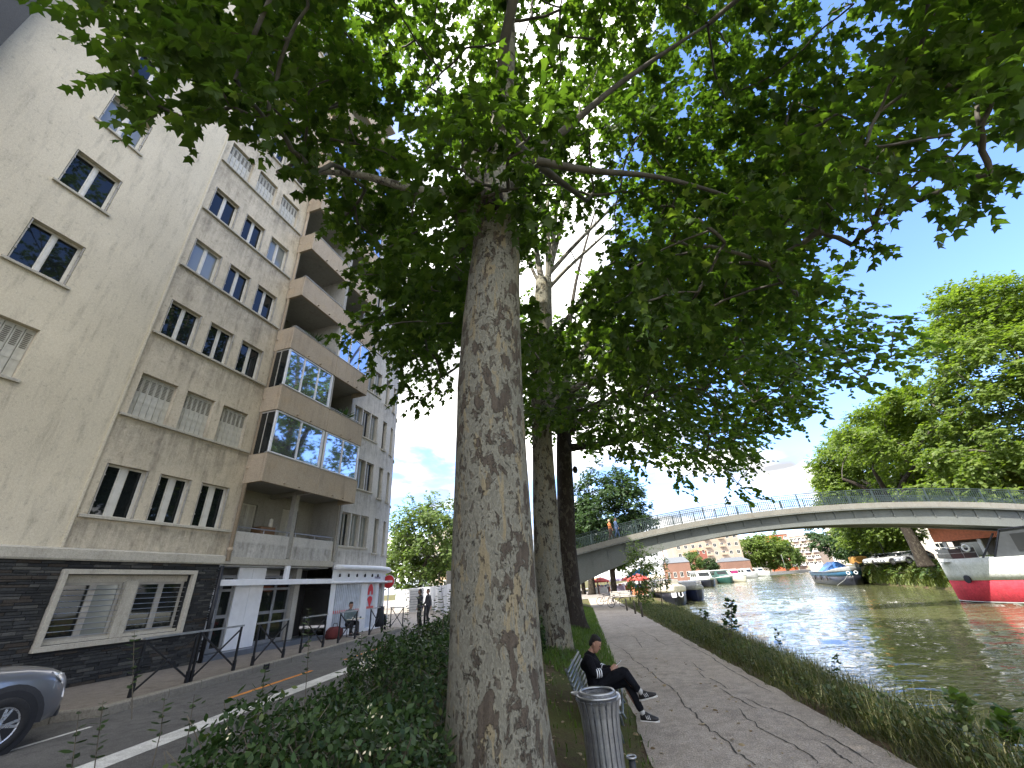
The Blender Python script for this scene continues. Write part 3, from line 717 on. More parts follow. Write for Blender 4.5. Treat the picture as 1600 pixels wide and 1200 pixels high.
# red emblem on the shop door: an arched A shape over a drop
def decal(poly, sc, m, nm):
    b = MB(); a = [fmap(sc+x, 2.08+z, -.066) for x, z in poly]; c = [fmap(sc+x, 2.08+z, -.056) for x, z in poly]
    b.loft([a, c]); part(nm, b, m, shop)
arch = [(-.26, .04)]+[(.26*-math.cos(PI*i/10)*1.0, .16+.36*math.sin(PI*i/10)) for i in range(11)]+[(.26, .04), (.10, .04), (.07, .20), (-.07, .20), (-.10, .04)]
decal(arch, 3.2, M_RED, 'emblem')
decal([(.24*math.cos(a_)*(1 if math.sin(a_) > 0 else max(.12, 1+math.sin(a_)*.8)), -.16+(.14 if math.sin(a_) > 0 else .36)*math.sin(a_)) for a_ in [2*PI*i/16 for i in range(16)]], 3.2, M_RED, 'emblem')
b = MB()
for i in range(9): b.loft([[fmap(3.35+i*.085, z, .022), fmap(3.35+i*.085+.05+.02*(i % 2), z, .022), fmap(3.35+i*.085+.05+.02*(i % 2), z, .028), fmap(3.35+i*.085, z, .028)] for z in (2.84, 2.93+.03*(i % 3 == 0))])
part('fascia_sign', b, mat('sign_mauve', (.20, .17, .24), .5), shop)
CROWN = {  # near crown: unseen high boughs added for window reflections, out-of-view ones thinned for light
'A': '6,82,80,7 -44,48,144,8 63,78,112,8 40,-6,92,10 -4,5,112,8 4,88,84,9 10,28,147,6 16,108,90,7 36,97,87,9 -24,41,153,10 -14,35,154,8 70,29,84,7 -21,102,128,8 11,102,90,9 88,59,109,8 -53,20,111,6 -41,76,130,8 -2,9,136,9 71,47,78,9 53,31,88,8 -51,24,107,6 -5,79,140,9 -11,91,78,6 25,78,124,7 -34,53,84,8 60,17,119,7 -54,31,123,6 -23,8,100,9 -46,14,134,6 0,49,155,7 -42,64,87,7 -27,89,120,6 65,59,105,9 -8,-5,138,9 64,53,116,9 78,64,107,9 1,95,89,6 33,101,97,8 6,1,120,9 -6,-3,116,7 23,93,101,6 -19,47,137,9 -48,21,116,8 -42,19,117,8 75,22,124,6 14,76,67,9 33,26,145,10 -54,87,122,7 39,103,93,6 68,43,127,7 -42,37,121,8 -27,7,94,6 4,78,64,9 -49,83,88,9 -59,44,128,8 -32,2,116,6 -54,94,99,7 13,48,151,6 -41,-2,125,9 -42,36,133,8 -23,78,119,9 -4,3,102,7 -16,49,77,8 48,35,80,8 53,65,122,10 -19,95,129,8 34,94,136,6 -45,26,134,10 46,74,104,9 -57,76,126,7 -42,43,131,8 57,15,132,9 63,42,122,6 22,62,134,7 30,94,81,8 84,41,104,9 38,79,69,7 -16,6,125,7 9,55,152,6 45,11,100,6 -19,75,67,7 71,40,133,7 48,75,112,7 -35,74,99,7 35,86,105,9 -54,55,103,6 50,69,114,7 -17,86,144,6 91,65,112,9 9,31,136,7 -33,85,131,6 20,101,100,10 19,104,108,9 22,59,70,7 14,7,140,6 -31,71,81,7 -39,22,100,8 -39,71,88,7 62,53,131,6 2,57,135,6 -48,48,117,6 35,16,123,9 14,50,138,7 43,93,85,8 -27,73,146,7 76,55,111,6 58,44,145,7 26,88,107,6 -60,68,117,8 -2,87,69,8 -47,93,102,6 39,79,96,7 -41,66,104,8 16,79,138,9 -50,89,93,7 -66,18,119,8 42,1,136,9 1,68,135,6 18,91,123,10 -32,95,81,8 52,5,100,9 -16,-7,118,6 -37,4,101,10 19,38,138,9 -56,55,116,8 -37,53,148,8 -3,29,135,8 -25,85,85,7 32,94,124,6 4,48,139,8 -12,72,130,9 -7,34,147,8 64,96,102,8 45,27,139,6 39,72,124,9 -54,42,112,8 -11,13,143,7 50,85,114,8 -24,-4,112,7 -31,98,96,10 36,8,137,10 21,96,75,8 63,35,121,8 41,80,141,9 -27,70,125,8 42,86,108,9 -30,77,93,8 54,68,103,9 -45,54,132,9 -54,78,92,6 -48,34,108,8 16,4,137,6 -3,-4,125,6 -10,62,143,7 -28,2,107,9 -42,66,121,6 -7,73,147,9 61,45,80,10 -29,17,131,7 26,79,82,6 37,36,136,6 42,43,64,6 -28,87,131,7 24,41,143,6 61,65,131,6 59,27,118,7 31,79,92,6 -42,12,99,8 -29,84,122,6 -5,99,135,9 -50,70,112,8 -31,50,132,6 12,27,154,10 -55,71,102,6 -31,34,136,7 65,50,142,9 56,81,100,7 -56,9,122,8 81,77,106,9 -25,97,126,7 57,54,94,8 29,51,146,9 15,62,76,7 0,6,117,7 -24,25,133,9 3,89,77,8 -39,18,81,7 30,103,110,6 14,-6,103,6 60,32,142,10 85,23,91,7 58,30,75,7 33,76,88,7 26,103,90,7 38,102,83,7 -28,-8,124,9 -35,16,85,8 -12,62,57,7 60,59,140,8 66,86,126,7 24,106,82,8 19,92,69,9 80,24,119,8 -8,13,132,9 71,27,127,9 0,46,150,7 -18,69,60,6 18,45,139,7 21,58,146,7 3,83,142,8 -27,64,143,8 -58,65,112,6 49,16,89,8 -24,50,73,7 1,83,90,6 71,89,112,6 -27,46,148,8 45,20,82,8 20,-12,111,10 -19,30,148,9 34,66,150,6 74,22,105,9 81,68,95,7 61,23,100,6 0,106,97,8 48,97,120,6 14,28,142,10 7,10,125,6 18,15,137,10 -65,66,124,7 61,60,123,7 76,56,98,6 -57,22,105,6 -12,-1,111,8 -57,93,114,8 33,9,112,7 33,68,83,8 -44,12,86,6 52,22,125,7 5,-13,124,8 45,72,144,8 -45,62,73,6 48,17,138,10 -4,-3,106,7 58,35,107,7 -33,18,111,9 34,99,117,10 47,58,132,9 -3,18,143,10 -11,-3,127,9 45,6,126,7 -64,37,128,8 53,71,136,9 -39,60,118,10 65,17,124,10 -4,38,138,9 28,90,118,6 14,112,104,10 19,84,72,6 -27,1,123,6 -43,6,109,7 35,74,68,7 55,77,127,7 24,-1,114,10 20,76,128,6 61,60,88,6 34,60,145,6 12,56,138,7 -32,6,135,6 39,65,144,7 -31,58,145,10 87,61,116,7 51,82,96,6 -62,24,121,7 19,15,126,6 -42,29,143,10 18,55,73,8 -19,28,140,9 61,22,79,9 -18,17,131,9 -40,43,140,6 31,83,85,8 15,3,103,7 36,22,84,9 -29,91,113,10 -46,69,138,6 -14,25,132,7 94,56,105,9 -18,71,148,6 -24,69,66,6 62,43,109,9 -57,34,137,10 13,2,133,6 46,23,129,7 5,87,125,9 28,33,153,7 -10,-7,122,6 -44,84,102,10 71,59,116,8 -53,62,136,9 7,87,71,8 47,51,126,7 74,63,121,9 49,45,143,7 46,45,77,6 69,53,83,8 -60,17,126,8 83,28,103,7 63,90,116,6 -14,80,147,6 61,48,122,8 -58,31,113,6 -9,12,120,9 -11,55,140,10 53,90,104,7 25,100,134,10 43,53,79,7 7,95,73,10 49,44,125,8 -51,46,133,6 2,110,91,6 57,49,88,9 55,56,136,9 -51,91,85,7 36,52,141,6 -13,-3,98,6 56,16,87,6 20,87,88,10 41,40,75,6 64,44,94,7 -24,63,74,6 73,61,102,8 43,59,140,7 -30,26,137,7 -42,76,93,6 41,15,140,9 -29,67,73,9 23,106,121,9 78,42,112,6 35,53,79,10 5,101,100,7 41,75,146,6 -22,89,81,8 61,38,97,6 -26,79,134,9 25,-18,120,6 -67,24,125,9 -22,71,136,9 29,86,130,9 29,82,116,6 -18,63,136,8 31,59,152,9 43,19,122,9 52,15,123,8 10,-3,96,6 -13,6,135,7 -53,81,80,8 -56,71,124,6 67,23,90,8 51,21,111,6 55,49,80,7 -31,22,119,9 6,60,70,8 64,19,98,6 47,98,93,10 -8,28,148,6 28,109,107,6 56,75,115,6 -31,25,146,7 -14,79,127,6 81,36,105,6 -71,20,114,6 3,31,137,6 59,48,128,6 46,34,86,7 -32,92,131,6 70,87,106,6 39,83,133,7 -46,34,115,7 72,73,118,7 55,40,93,7 17,64,65,7 60,36,85,6 36,45,68,6 22,90,114,8 -47,11,96,6 3,19,129,10 13,73,82,9 69,28,119,6 41,28,132,10 -50,43,125,8 6,77,137,9 -31,83,115,10 -49,65,117,9 18,30,135,6 42,65,82,6 1,3,127,8 -35,11,121,7 53,99,99,6 -8,59,155,6 -26,84,77,7 -39,14,111,10 -49,18,101,6 45,91,121,8 -18,23,143,6 46,15,110,10 72,80,124,9 25,54,150,7 67,31,91,8 -48,16,89,10 9,102,117,9 -24,-11,119,9 21,43,154,7 -16,1,118,6 34,76,76,6 46,41,81,7 23,49,141,6 8,59,62,6 70,74,89,6 47,89,103,7 7,41,142,6 -15,60,62,9 55,24,89,10 37,81,119,9 15,90,81,7 88,56,101,7 -22,67,81,6 -40,70,114,6 -54,59,128,10 54,72,89,6 -59,13,95,4 -59,16,91,4 -57,19,88,4 -54,22,87,4 -48,23,89,4 -44,26,88,4 -44,31,88,4 -43,35,87,4 54,49,74,4 53,51,72,4 55,56,68,4 54,59,70,4 52,63,72,4 51,72,76,4 49,76,76,4 44,68,79,4 49,60,75,4 54,58,74,4 -60,69,98,5 -60,78,89,5 -66,76,86,5 -61,85,81,5 -60,90,73,5 -54,95,70,5 -48,95,77,5 -51,70,96,5 -49,77,92,5 -51,56,100,5 -48,63,97,5 -45,50,102,5 -12,31,72,5 -9,31,72,5 -8,34,72,5 -4,35,73,5 -13,37,73,5 -7,40,73,5 -17,34,75,5 -7,31,76,5 -3,35,78,5 -12,30,78,5 -17,37,69,3 -14,38,69,3 -17,39,66,3 -8,42,71,3 -7,46,71,3 -9,37,70,3 -12,37,70,3 -18,36,72,3 13,1,213,10 40,25,173,11 25,99,172,13 -10,36,216,10 8,88,174,10 -23,89,195,13 -30,86,173,9 -8,-2,185,13 50,48,196,10 69,69,191,13 -47,80,166,10 67,19,189,9 -24,70,209,12 10,13,211,12 -18,74,220,13 -25,89,212,13 -50,59,212,12 -1,61,224,11 21,32,215,9 27,91,179,11 -29,30,199,12 58,26,205,10 -39,83,173,13 27,67,230,11 -7,-9,177,12 -57,60,176,13 14,78,213,10 -30,-6,191,10 -34,73,166,10 42,82,192,11 20,88,203,11 -42,12,209,13 16,90,190,10 52,60,195,9 54,66,181,13 -1,45,225,9 44,77,212,11 31,43,230,9 69,29,201,12 29,-10,177,10 52,86,179,13 73,59,179,13 48,25,187,13 73,50,200,13 11,42,215,9 15,40,232,10 -30,24,170,11 39,20,157,10 52,61,207,12 54,52,168,10 -63,42,182,12 55,76,202,11 -2,100,208,13 59,76,184,12 -47,93,193,10 44,68,200,10 -37,43,215,9 24,105,198,11 24,11,178,10 -47,49,176,12',
'B': '-54,110,154,12 37,121,182,12 -42,121,102,9 -41,129,99,8 44,115,139,8 -27,78,126,9 61,127,179,9 40,202,126,10 16,175,93,10 -36,136,173,10 46,171,144,10 25,153,79,12 8,215,110,11 -88,131,132,11 -35,192,101,10 -39,203,115,11 -12,134,75,10 40,141,85,11 -25,126,73,10 -21,182,141,7 45,169,168,9 6,141,78,10 29,122,163,9 55,194,139,10 -24,95,139,9 45,195,150,8 24,134,182,11 61,124,151,10 -76,124,110,10 74,180,117,10 -31,155,192,11 64,92,110,10 -14,185,146,9 39,103,72,11 -58,191,116,7 32,165,192,7 -14,84,157,8 -40,204,102,10 61,139,105,11 50,140,175,9 71,142,90,11 40,127,173,11 -81,149,154,8 -28,174,93,9 60,174,106,7 9,185,159,8 16,96,103,10 -18,127,74,8 39,116,150,10 82,158,119,7 48,161,164,7 -28,96,131,11 -40,133,159,7 14,88,149,7 8,199,167,11 53,135,157,9 49,84,109,11 33,193,92,7 87,156,155,8 43,157,97,10 -40,174,127,7 19,188,81,10 48,113,68,9 36,100,139,11 17,183,104,9 31,169,63,8 36,80,99,12 63,184,116,10 -5,203,85,10 -25,135,77,11 65,175,152,8 -21,102,86,12 -3,195,104,8 -80,146,161,10 -1,177,170,8 -51,190,141,10 53,138,165,10 59,136,83,11 17,72,131,10 37,107,129,9 61,144,88,9 8,187,111,10 -62,152,134,10 44,179,119,10 -65,153,168,10 0,187,99,8 -8,97,146,11 43,106,112,7 29,93,88,8 -59,102,136,8 -36,101,179,8 50,139,98,10 -19,129,176,12 51,169,102,10 -11,180,91,7 3,197,137,9 -57,90,133,7 -1,132,79,7 19,104,84,11 -2,175,164,7 46,96,98,10 64,163,135,8 37,110,180,8 60,137,145,11 31,87,170,10 46,190,137,8 -34,98,148,10 41,135,68,9 -79,114,139,12 -55,133,152,9 -33,141,165,11 -89,138,136,9 -19,137,167,11 -13,184,84,12 -36,152,186,8 39,120,78,8 82,139,165,10 40,194,121,11 -73,159,161,10 76,147,79,12 -17,194,102,9 20,93,82,12 44,114,109,8 61,182,96,9 86,160,149,11 49,110,126,7 -2,108,77,8 33,121,157,10 -9,110,190,10 37,179,149,11 71,142,120,7 9,117,81,11 -66,106,127,11 -20,77,130,9 -52,187,126,8 -1,100,177,8 -70,116,106,10 -31,211,120,9 81,118,128,8 -55,161,153,11 33,199,151,8 42,169,156,8 81,171,113,10 -13,86,149,10 30,190,86,7 -39,113,148,9 88,160,104,7 -24,122,161,7 -65,114,137,9 62,155,123,10 -55,136,160,9 55,127,118,8 -68,147,143,9 -21,109,69,12 15,214,123,8 46,82,122,8 -66,116,97,11 -35,201,128,9 -7,199,145,12 16,176,188,8 26,125,71,12 49,165,94,9 -47,145,162,11 6,123,65,11 -19,151,188,11 69,159,126,9 59,99,155,11 5,114,160,11 67,184,139,10 9,205,140,10 -38,90,107,9 12,94,171,8 19,124,82,9 -81,114,122,11 -38,198,154,10 -50,166,133,9 70,144,175,8 -27,188,144,7 84,133,139,11 -44,90,116,7 68,123,175,11 50,155,70,10 51,110,139,10 84,150,100,8 28,210,119,8 15,206,89,11 -58,106,101,7 -5,191,137,10 33,128,161,8 -13,116,169,8 41,172,101,10 -12,84,133,8 76,128,140,10 2,87,86,7 20,80,131,8 11,124,77,8 36,188,142,11 -22,97,124,10 42,94,145,12 7,156,70,12 -63,122,109,10 23,116,72,10 -46,153,152,10 72,129,129,7 -22,113,85,8 34,105,175,7 -66,121,139,8 38,137,170,12 -52,176,101,10 23,212,144,12 2,99,186,9 -29,197,121,7 -16,98,80,9 -36,95,165,7 -32,86,127,11 -35,191,112,10 -15,95,175,8 61,149,102,7 -30,192,148,8 70,135,81,10 16,94,156,10 43,82,147,10 -84,164,140,10 -31,124,85,10 57,148,112,9 -23,198,150,7 45,146,72,11 -14,104,162,10 -70,135,157,10 42,76,126,10 -87,159,114,10 13,98,93,10 23,172,190,10 12,83,159,8 14,196,125,11 -18,126,83,11 70,159,105,9 19,145,180,12 25,86,114,12 28,124,60,9 -71,104,150,10 -7,72,120,7 45,96,172,8 -69,115,157,9 -55,100,118,8 -45,180,167,10 27,89,156,10 34,158,178,10 75,132,148,8 52,201,143,8 59,155,75,8 -36,146,181,9 -61,145,164,12 -39,82,119,10 -23,163,188,8 5,141,197,11 -5,138,192,10 -57,125,118,9 7,149,61,8 38,111,86,11 57,108,124,12 -11,77,159,10 -47,111,111,9 -43,169,102,7 -25,187,112,10 36,92,170,7 45,105,120,8 26,85,145,9 -15,82,122,10 -5,91,164,9 -53,180,131,10 -40,90,92,9 56,84,123,7 23,107,89,7 22,172,93,7 58,163,131,8 -32,151,81,10 -40,106,156,9 -17,74,122,9 -16,174,82,10 -57,118,107,9 -19,147,82,7 -39,84,135,10 -72,127,139,9 -66,174,143,10 55,119,132,10 -60,87,110,10 -60,115,120,8 -18,105,155,10 -6,192,86,10 63,133,123,7 66,122,138,10 -35,150,175,9 64,119,159,9 -7,104,84,11 19,188,126,8 -41,112,138,11 -25,198,97,10 37,168,182,10 -72,127,119,10 97,150,87,7 92,154,83,7 85,160,79,7 95,149,92,7 81,143,94,7 70,130,104,7 70,169,73,7 55,208,66,7 45,212,56,7 -61,98,132,6 -56,110,131,6 -64,109,120,6 -60,124,120,6 -71,114,107,6 -68,128,110,6 -50,111,133,6 -57,120,127,6',
'C': '61,260,152,9 -33,257,174,9 55,219,160,12 -20,254,182,10 4,255,177,11 39,235,75,12 54,164,122,8 85,228,165,10 23,186,159,8 -20,163,108,10 28,281,98,9 10,270,140,12 -53,178,145,13 86,223,99,12 -55,183,137,11 20,217,171,13 34,290,150,8 -5,194,95,10 62,174,147,11 52,265,150,13 -61,226,140,12 -60,216,122,9 -27,172,135,9 -32,233,159,12 -23,274,173,11 43,265,103,10 18,175,104,10 28,298,131,11 26,186,102,11 21,281,113,13 -5,279,126,14 35,244,85,8 14,300,124,13 90,219,160,10 22,165,91,9 -55,168,127,10 -1,271,111,9 3,168,138,14 -26,158,126,9 1,195,80,12 38,273,159,9 64,277,150,11 -25,258,108,10 -70,268,140,12 49,249,72,8 -20,235,168,10 48,267,124,12 47,209,177,9 64,206,175,9 70,178,143,9 36,159,154,13 43,262,88,13 31,198,179,12 31,176,86,12 45,209,90,9 -50,210,175,11 -43,179,95,12 28,292,108,8 61,184,130,13 87,252,143,12 -67,227,148,9 94,263,132,14 88,214,99,9 56,179,86,8 84,239,99,8 -72,196,141,9 33,182,162,13 60,197,121,13 90,229,116,10 32,159,144,10 3,260,157,13 -48,245,143,13 -47,216,142,8 -67,264,127,9 -36,258,126,11 67,262,93,13 -55,278,147,13 -49,269,120,11 -37,213,163,9 16,272,163,8 16,289,99,11 -7,182,106,10 14,182,72,14 103,221,112,8 56,282,111,11 -30,201,150,14 29,193,158,14 89,192,99,9 38,222,171,12 38,157,122,9 -9,157,98,9 31,166,103,12 48,186,76,13 73,232,166,10 72,254,112,10 59,252,106,13 94,262,107,12 45,197,189,11 55,175,110,9 74,202,167,10 -61,201,130,12 26,205,86,11 34,261,105,14 81,182,151,12 -54,211,142,9 -51,248,112,9 80,273,130,12 57,198,149,12 28,276,172,11 58,228,79,9 65,244,153,8 28,288,127,8 56,290,135,11 43,204,159,11 -6,180,131,11 -58,274,133,11 64,268,121,9 95,216,151,14 -47,276,127,10 70,206,122,14 54,250,96,12 4,227,172,12 -5,244,194,8 59,243,169,12 -9,285,133,11 -21,269,157,14 42,172,134,10 19,258,88,10 48,187,115,12 65,218,88,9 -49,257,156,9 45,165,111,9 53,260,179,10 61,244,181,13 -23,183,126,8 77,230,116,9 50,287,146,14 58,262,137,9 29,251,168,10 28,253,192,8 62,170,159,11 12,192,158,13 -29,169,110,9 70,270,99,13 59,204,104,10 20,258,173,10 -32,183,130,9 93,184,134,13 98,239,151,11 -1,163,112,13 87,254,160,9 72,265,122,10 35,188,184,9 62,166,100,14 10,209,186,11 15,166,93,10 70,194,132,11 33,231,179,8 38,171,99,13 101,251,105,9 -62,184,153,14 -16,278,136,10 -7,261,180,9 -4,203,86,13 -59,237,124,12 -16,178,105,10 102,207,109,10 -47,206,129,11 -48,230,140,12 45,221,73,11 55,240,90,9 -66,221,166,12 24,257,161,13 67,261,174,13 50,165,155,14 43,227,85,12 24,207,67,10 69,234,109,12 17,278,127,13 42,248,180,14 65,178,92,10 7,289,125,11 63,251,83,8 11,186,99,10 -46,170,137,8 -31,268,169,10 82,192,109,10 53,172,126,11 32,269,93,11 95,250,161,10 72,223,142,9 3,178,139,10 14,177,82,11 6,253,190,10 -5,186,91,10 -25,255,147,13 -24,189,108,13 -15,294,142,11 55,236,177,14 23,268,134,9 102,256,129,9 0,218,177,9 13,178,114,14 -57,204,162,13 39,269,116,14 82,195,145,10 54,192,81,9 26,269,163,13 66,183,99,12 73,260,155,8 35,179,120,9 -24,283,113,11 11,248,163,11 73,211,166,11 89,205,110,11 46,261,168,12 -29,165,98,12 7,223,191,12 20,168,130,11 -47,186,161,9 45,242,167,9 -4,177,122,10 23,241,188,11 77,190,161,13 67,233,175,11 -35,182,97,10 23,250,89,12 45,273,134,13 93,198,151,8 -67,246,131,14 -33,239,171,10 -32,247,177,12 32,283,136,12 -39,269,161,10 36,231,197,11 59,214,81,8 -45,205,152,14 29,260,85,9 28,228,189,9 23,182,150,10 23,235,65,7 3,232,81,7 -17,230,89,7 48,231,66,7 54,231,55,7 80,216,86,7',
'D': '512,523,104,20 504,561,236,13 301,631,174,14 561,565,238,19 532,597,234,18 434,730,88,17 441,712,275,15 541,535,241,15 538,666,208,12 465,619,342,17 463,589,291,15 460,517,73,19 575,683,214,19 550,538,190,20 333,609,83,18 509,569,312,16 335,712,187,15 546,698,137,20 295,670,158,16 377,568,207,17 444,687,241,16 394,532,237,13 429,511,136,20 405,698,201,13 550,553,147,20 457,544,220,16 587,620,216,19 509,661,81,15 331,643,204,19 541,633,288,12 490,651,61,17 317,653,203,15 470,543,262,19 464,498,194,20 526,674,152,16 340,681,79,19 534,685,219,19 448,544,36,17 390,561,228,19 535,528,115,13 592,666,187,16 557,560,97,14 416,693,211,14 528,671,184,16 604,632,106,14 488,589,333,17 591,611,115,18 569,574,184,16 453,537,285,13 557,656,108,12 394,509,240,13 361,710,222,18 491,561,275,19 477,533,52,20 410,513,219,18 538,697,205,15 412,710,244,20 538,579,134,20 529,614,89,15 365,649,225,15 410,563,76,17 449,709,103,12 521,539,205,17 386,674,216,19 542,587,193,19 585,572,167,13 497,690,235,13 444,560,81,13 490,746,158,15 345,611,145,14 447,736,114,17 500,523,76,21 466,534,188,16 412,530,232,20 357,688,95,17 546,601,304,16 488,649,275,13 492,525,186,20 424,541,156,17 369,563,164,16 419,535,106,19 474,573,297,20 611,607,190,13 480,561,313,16 579,690,197,13 518,692,39,14 479,668,71,16 558,611,269,16 426,521,61,18 461,575,270,19 370,518,110,13 528,596,251,20 576,646,94,20 507,561,67,20 590,594,233,14 398,704,154,13 553,718,182,15 488,744,189,16 479,694,249,20 412,560,36,20 512,505,225,15 505,518,232,14 381,598,93,20 431,531,162,15 413,742,206,16 396,555,147,13 468,668,314,15 547,602,94,17 543,710,199,21 531,583,220,13 416,720,231,15 558,639,132,17 438,526,141,12 493,609,38,20 581,559,150,16 524,710,190,12 408,599,279,13 412,528,174,15 352,717,140,13 352,668,194,16 546,667,135,21 366,689,162,16 324,669,117,19 467,730,83,17 463,724,125,21 532,586,67,14 373,547,115,20 530,641,266,13 455,526,224,15 436,501,227,16 558,624,118,14 541,586,79,19 451,730,82,15 494,617,318,17 479,535,280,13 499,653,334,13 412,554,301,17 521,551,100,15 354,604,113,14 454,624,315,16 525,592,297,17 526,522,214,21 444,737,249,19 612,632,140,15 585,646,220,17 438,512,79,18 521,552,137,12 487,667,44,13 606,613,238,19 485,723,94,19 577,628,129,18 516,675,320,18 519,557,177,13 376,512,227,13 404,558,111,13 566,608,293,12 533,685,148,17 475,588,316,19 517,646,35,19 501,706,75,19 516,627,85,14 487,579,29,14 351,655,127,16 453,524,297,15 519,683,230,21 337,563,124,20 392,719,228,14 381,728,130,20 435,537,272,14 512,624,293,14 568,614,160,14 436,677,83,16 567,599,172,18 499,728,199,15 448,630,282,15 425,519,102,19 343,654,164,13 367,692,207,21 353,562,155,15 297,604,165,18 465,534,212,17 534,556,235,14 582,659,142,12 500,677,313,21 582,678,231,20 419,587,287,12 589,666,133,17 545,587,289,18 473,521,230,16 376,534,249,14 460,657,51,16 318,573,92,13 383,701,217,19 476,582,40,13 418,569,270,20 306,619,166,17 557,661,194,13 479,542,113,20 525,549,41,18 330,627,139,13 525,553,252,15 506,590,304,17 389,720,171,19 508,546,278,20 536,634,45,19 331,577,118,16 368,659,213,17 597,582,245,13 340,678,98,16 418,718,178,18 504,536,229,21 431,720,253,17 514,649,247,15 464,708,237,14 402,577,255,19 444,607,291,19 482,589,53,19 409,688,139,13 516,552,54,14 480,513,247,17 599,581,127,20 562,653,166,19 516,682,189,14 438,546,314,14 471,611,304,13 365,643,102,17 548,603,41,16 375,703,145,18 490,535,264,16 282,623,174,19 349,588,155,15 542,588,152,19 379,692,116,14 465,542,85,16 536,654,273,19 392,522,94,13 535,517,151,19 523,581,35,18 508,547,154,14 451,735,142,15 519,656,329,12 558,643,233,19 486,708,175,18 541,564,187,15 506,552,93,13 372,564,246,17 466,527,93,19 409,731,120,14 378,681,231,21 509,701,195,16 378,533,178,13 491,511,131,16 509,699,223,19 429,562,72,12 412,579,68,15 560,700,226,18 557,665,284,13 467,698,139,19 517,564,108,13 472,710,225,13 380,507,211,19 576,601,226,13 427,510,165,19 379,705,82,13 445,510,208,21 398,501,193,13 529,540,71,18 509,566,97,16 605,600,158,15 480,522,74,17 502,731,115,21 381,549,72,15 428,565,251,20 489,498,132,13 573,667,279,13 474,498,134,17 428,606,52,18 402,527,186,19 452,673,299,16 425,545,293,17 466,672,272,13 544,598,208,15 574,607,100,18 562,663,272,20 518,667,297,14 401,544,179,19 305,598,147,14 395,499,180,20 590,664,213,18 507,574,285,19 496,702,152,14 355,699,114,20 431,532,92,16 517,608,296,16 537,651,309,16 369,577,139,19 429,584,51,21 518,704,111,12 389,723,99,19 589,585,159,20 383,547,58,13 344,540,102,18 461,700,216,17 366,520,171,20 537,684,112,12 459,709,33,15 499,536,54,20 400,646,70,19 573,568,201,19 419,549,132,18 550,658,220,17 488,592,280,16 520,554,269,19 588,600,260,17 446,523,121,17 435,559,307,13 438,744,221,18 417,713,133,18 433,697,149,16 359,579,188,20 579,585,83,15 508,621,269,17 573,634,259,20 414,593,268,12 514,532,181,12 491,731,140,12 578,623,189,15 455,604,342,16 479,698,192,15 530,539,270,13 356,520,207,12 508,617,36,15 480,712,120,14 396,509,93,13 569,697,138,19 543,665,291,16 371,555,65,15 578,641,171,18 487,701,266,20 309,607,94,12 494,524,255,16 456,614,40,17 528,665,116,18 301,621,140,14 578,676,132,16 561,645,206,20 374,680,191,21 595,662,239,14 412,705,188,17 494,547,90,18 465,574,42,12 459,534,110,20 356,520,131,13 465,573,319,16 557,593,243,17 351,678,175,20 394,682,123,15 410,550,90,17 467,711,158,19 456,676,253,20 501,642,289,19 544,633,111,16 555,599,277,18 444,544,64,15 478,570,262,14 516,542,86,12 438,577,315,18 541,577,57,21 581,638,273,14 541,532,155,16 441,510,236,15 430,621,298,19 424,552,274,15 347,544,69,18 496,710,123,17 550,673,204,13 334,550,83,13 470,507,80,18 556,545,239,20 547,637,227,16 312,650,161,17 542,562,70,18 446,525,172,19 334,561,68,15 385,715,214,14 562,676,137,16 449,705,231,17 435,714,209,15 416,689,110,14 534,642,328,14 455,512,109,17 545,607,247,18 324,669,163,13 488,661,263,19 487,698,128,16 465,736,187,18 467,684,55,19 391,676,232,14 365,630,83,16 536,663,243,14 391,541,133,20 569,639,157,15 476,712,201,19 425,590,312,13 502,693,117,19 446,540,243,17 526,588,268,18 525,617,54,14 515,596,314,15 352,641,142,17 514,682,286,19 465,530,139,19 525,683,50,14 429,698,183,16 522,577,55,18 503,605,303,20 489,671,280,20 566,528,165,16 538,632,262,13 457,619,298,16 476,720,106,14 439,633,301,15 541,596,30,14 418,555,245,14 561,679,219,12 561,624,206,20 485,710,138,14 324,687,168,19 555,655,183,16 386,537,98,13',
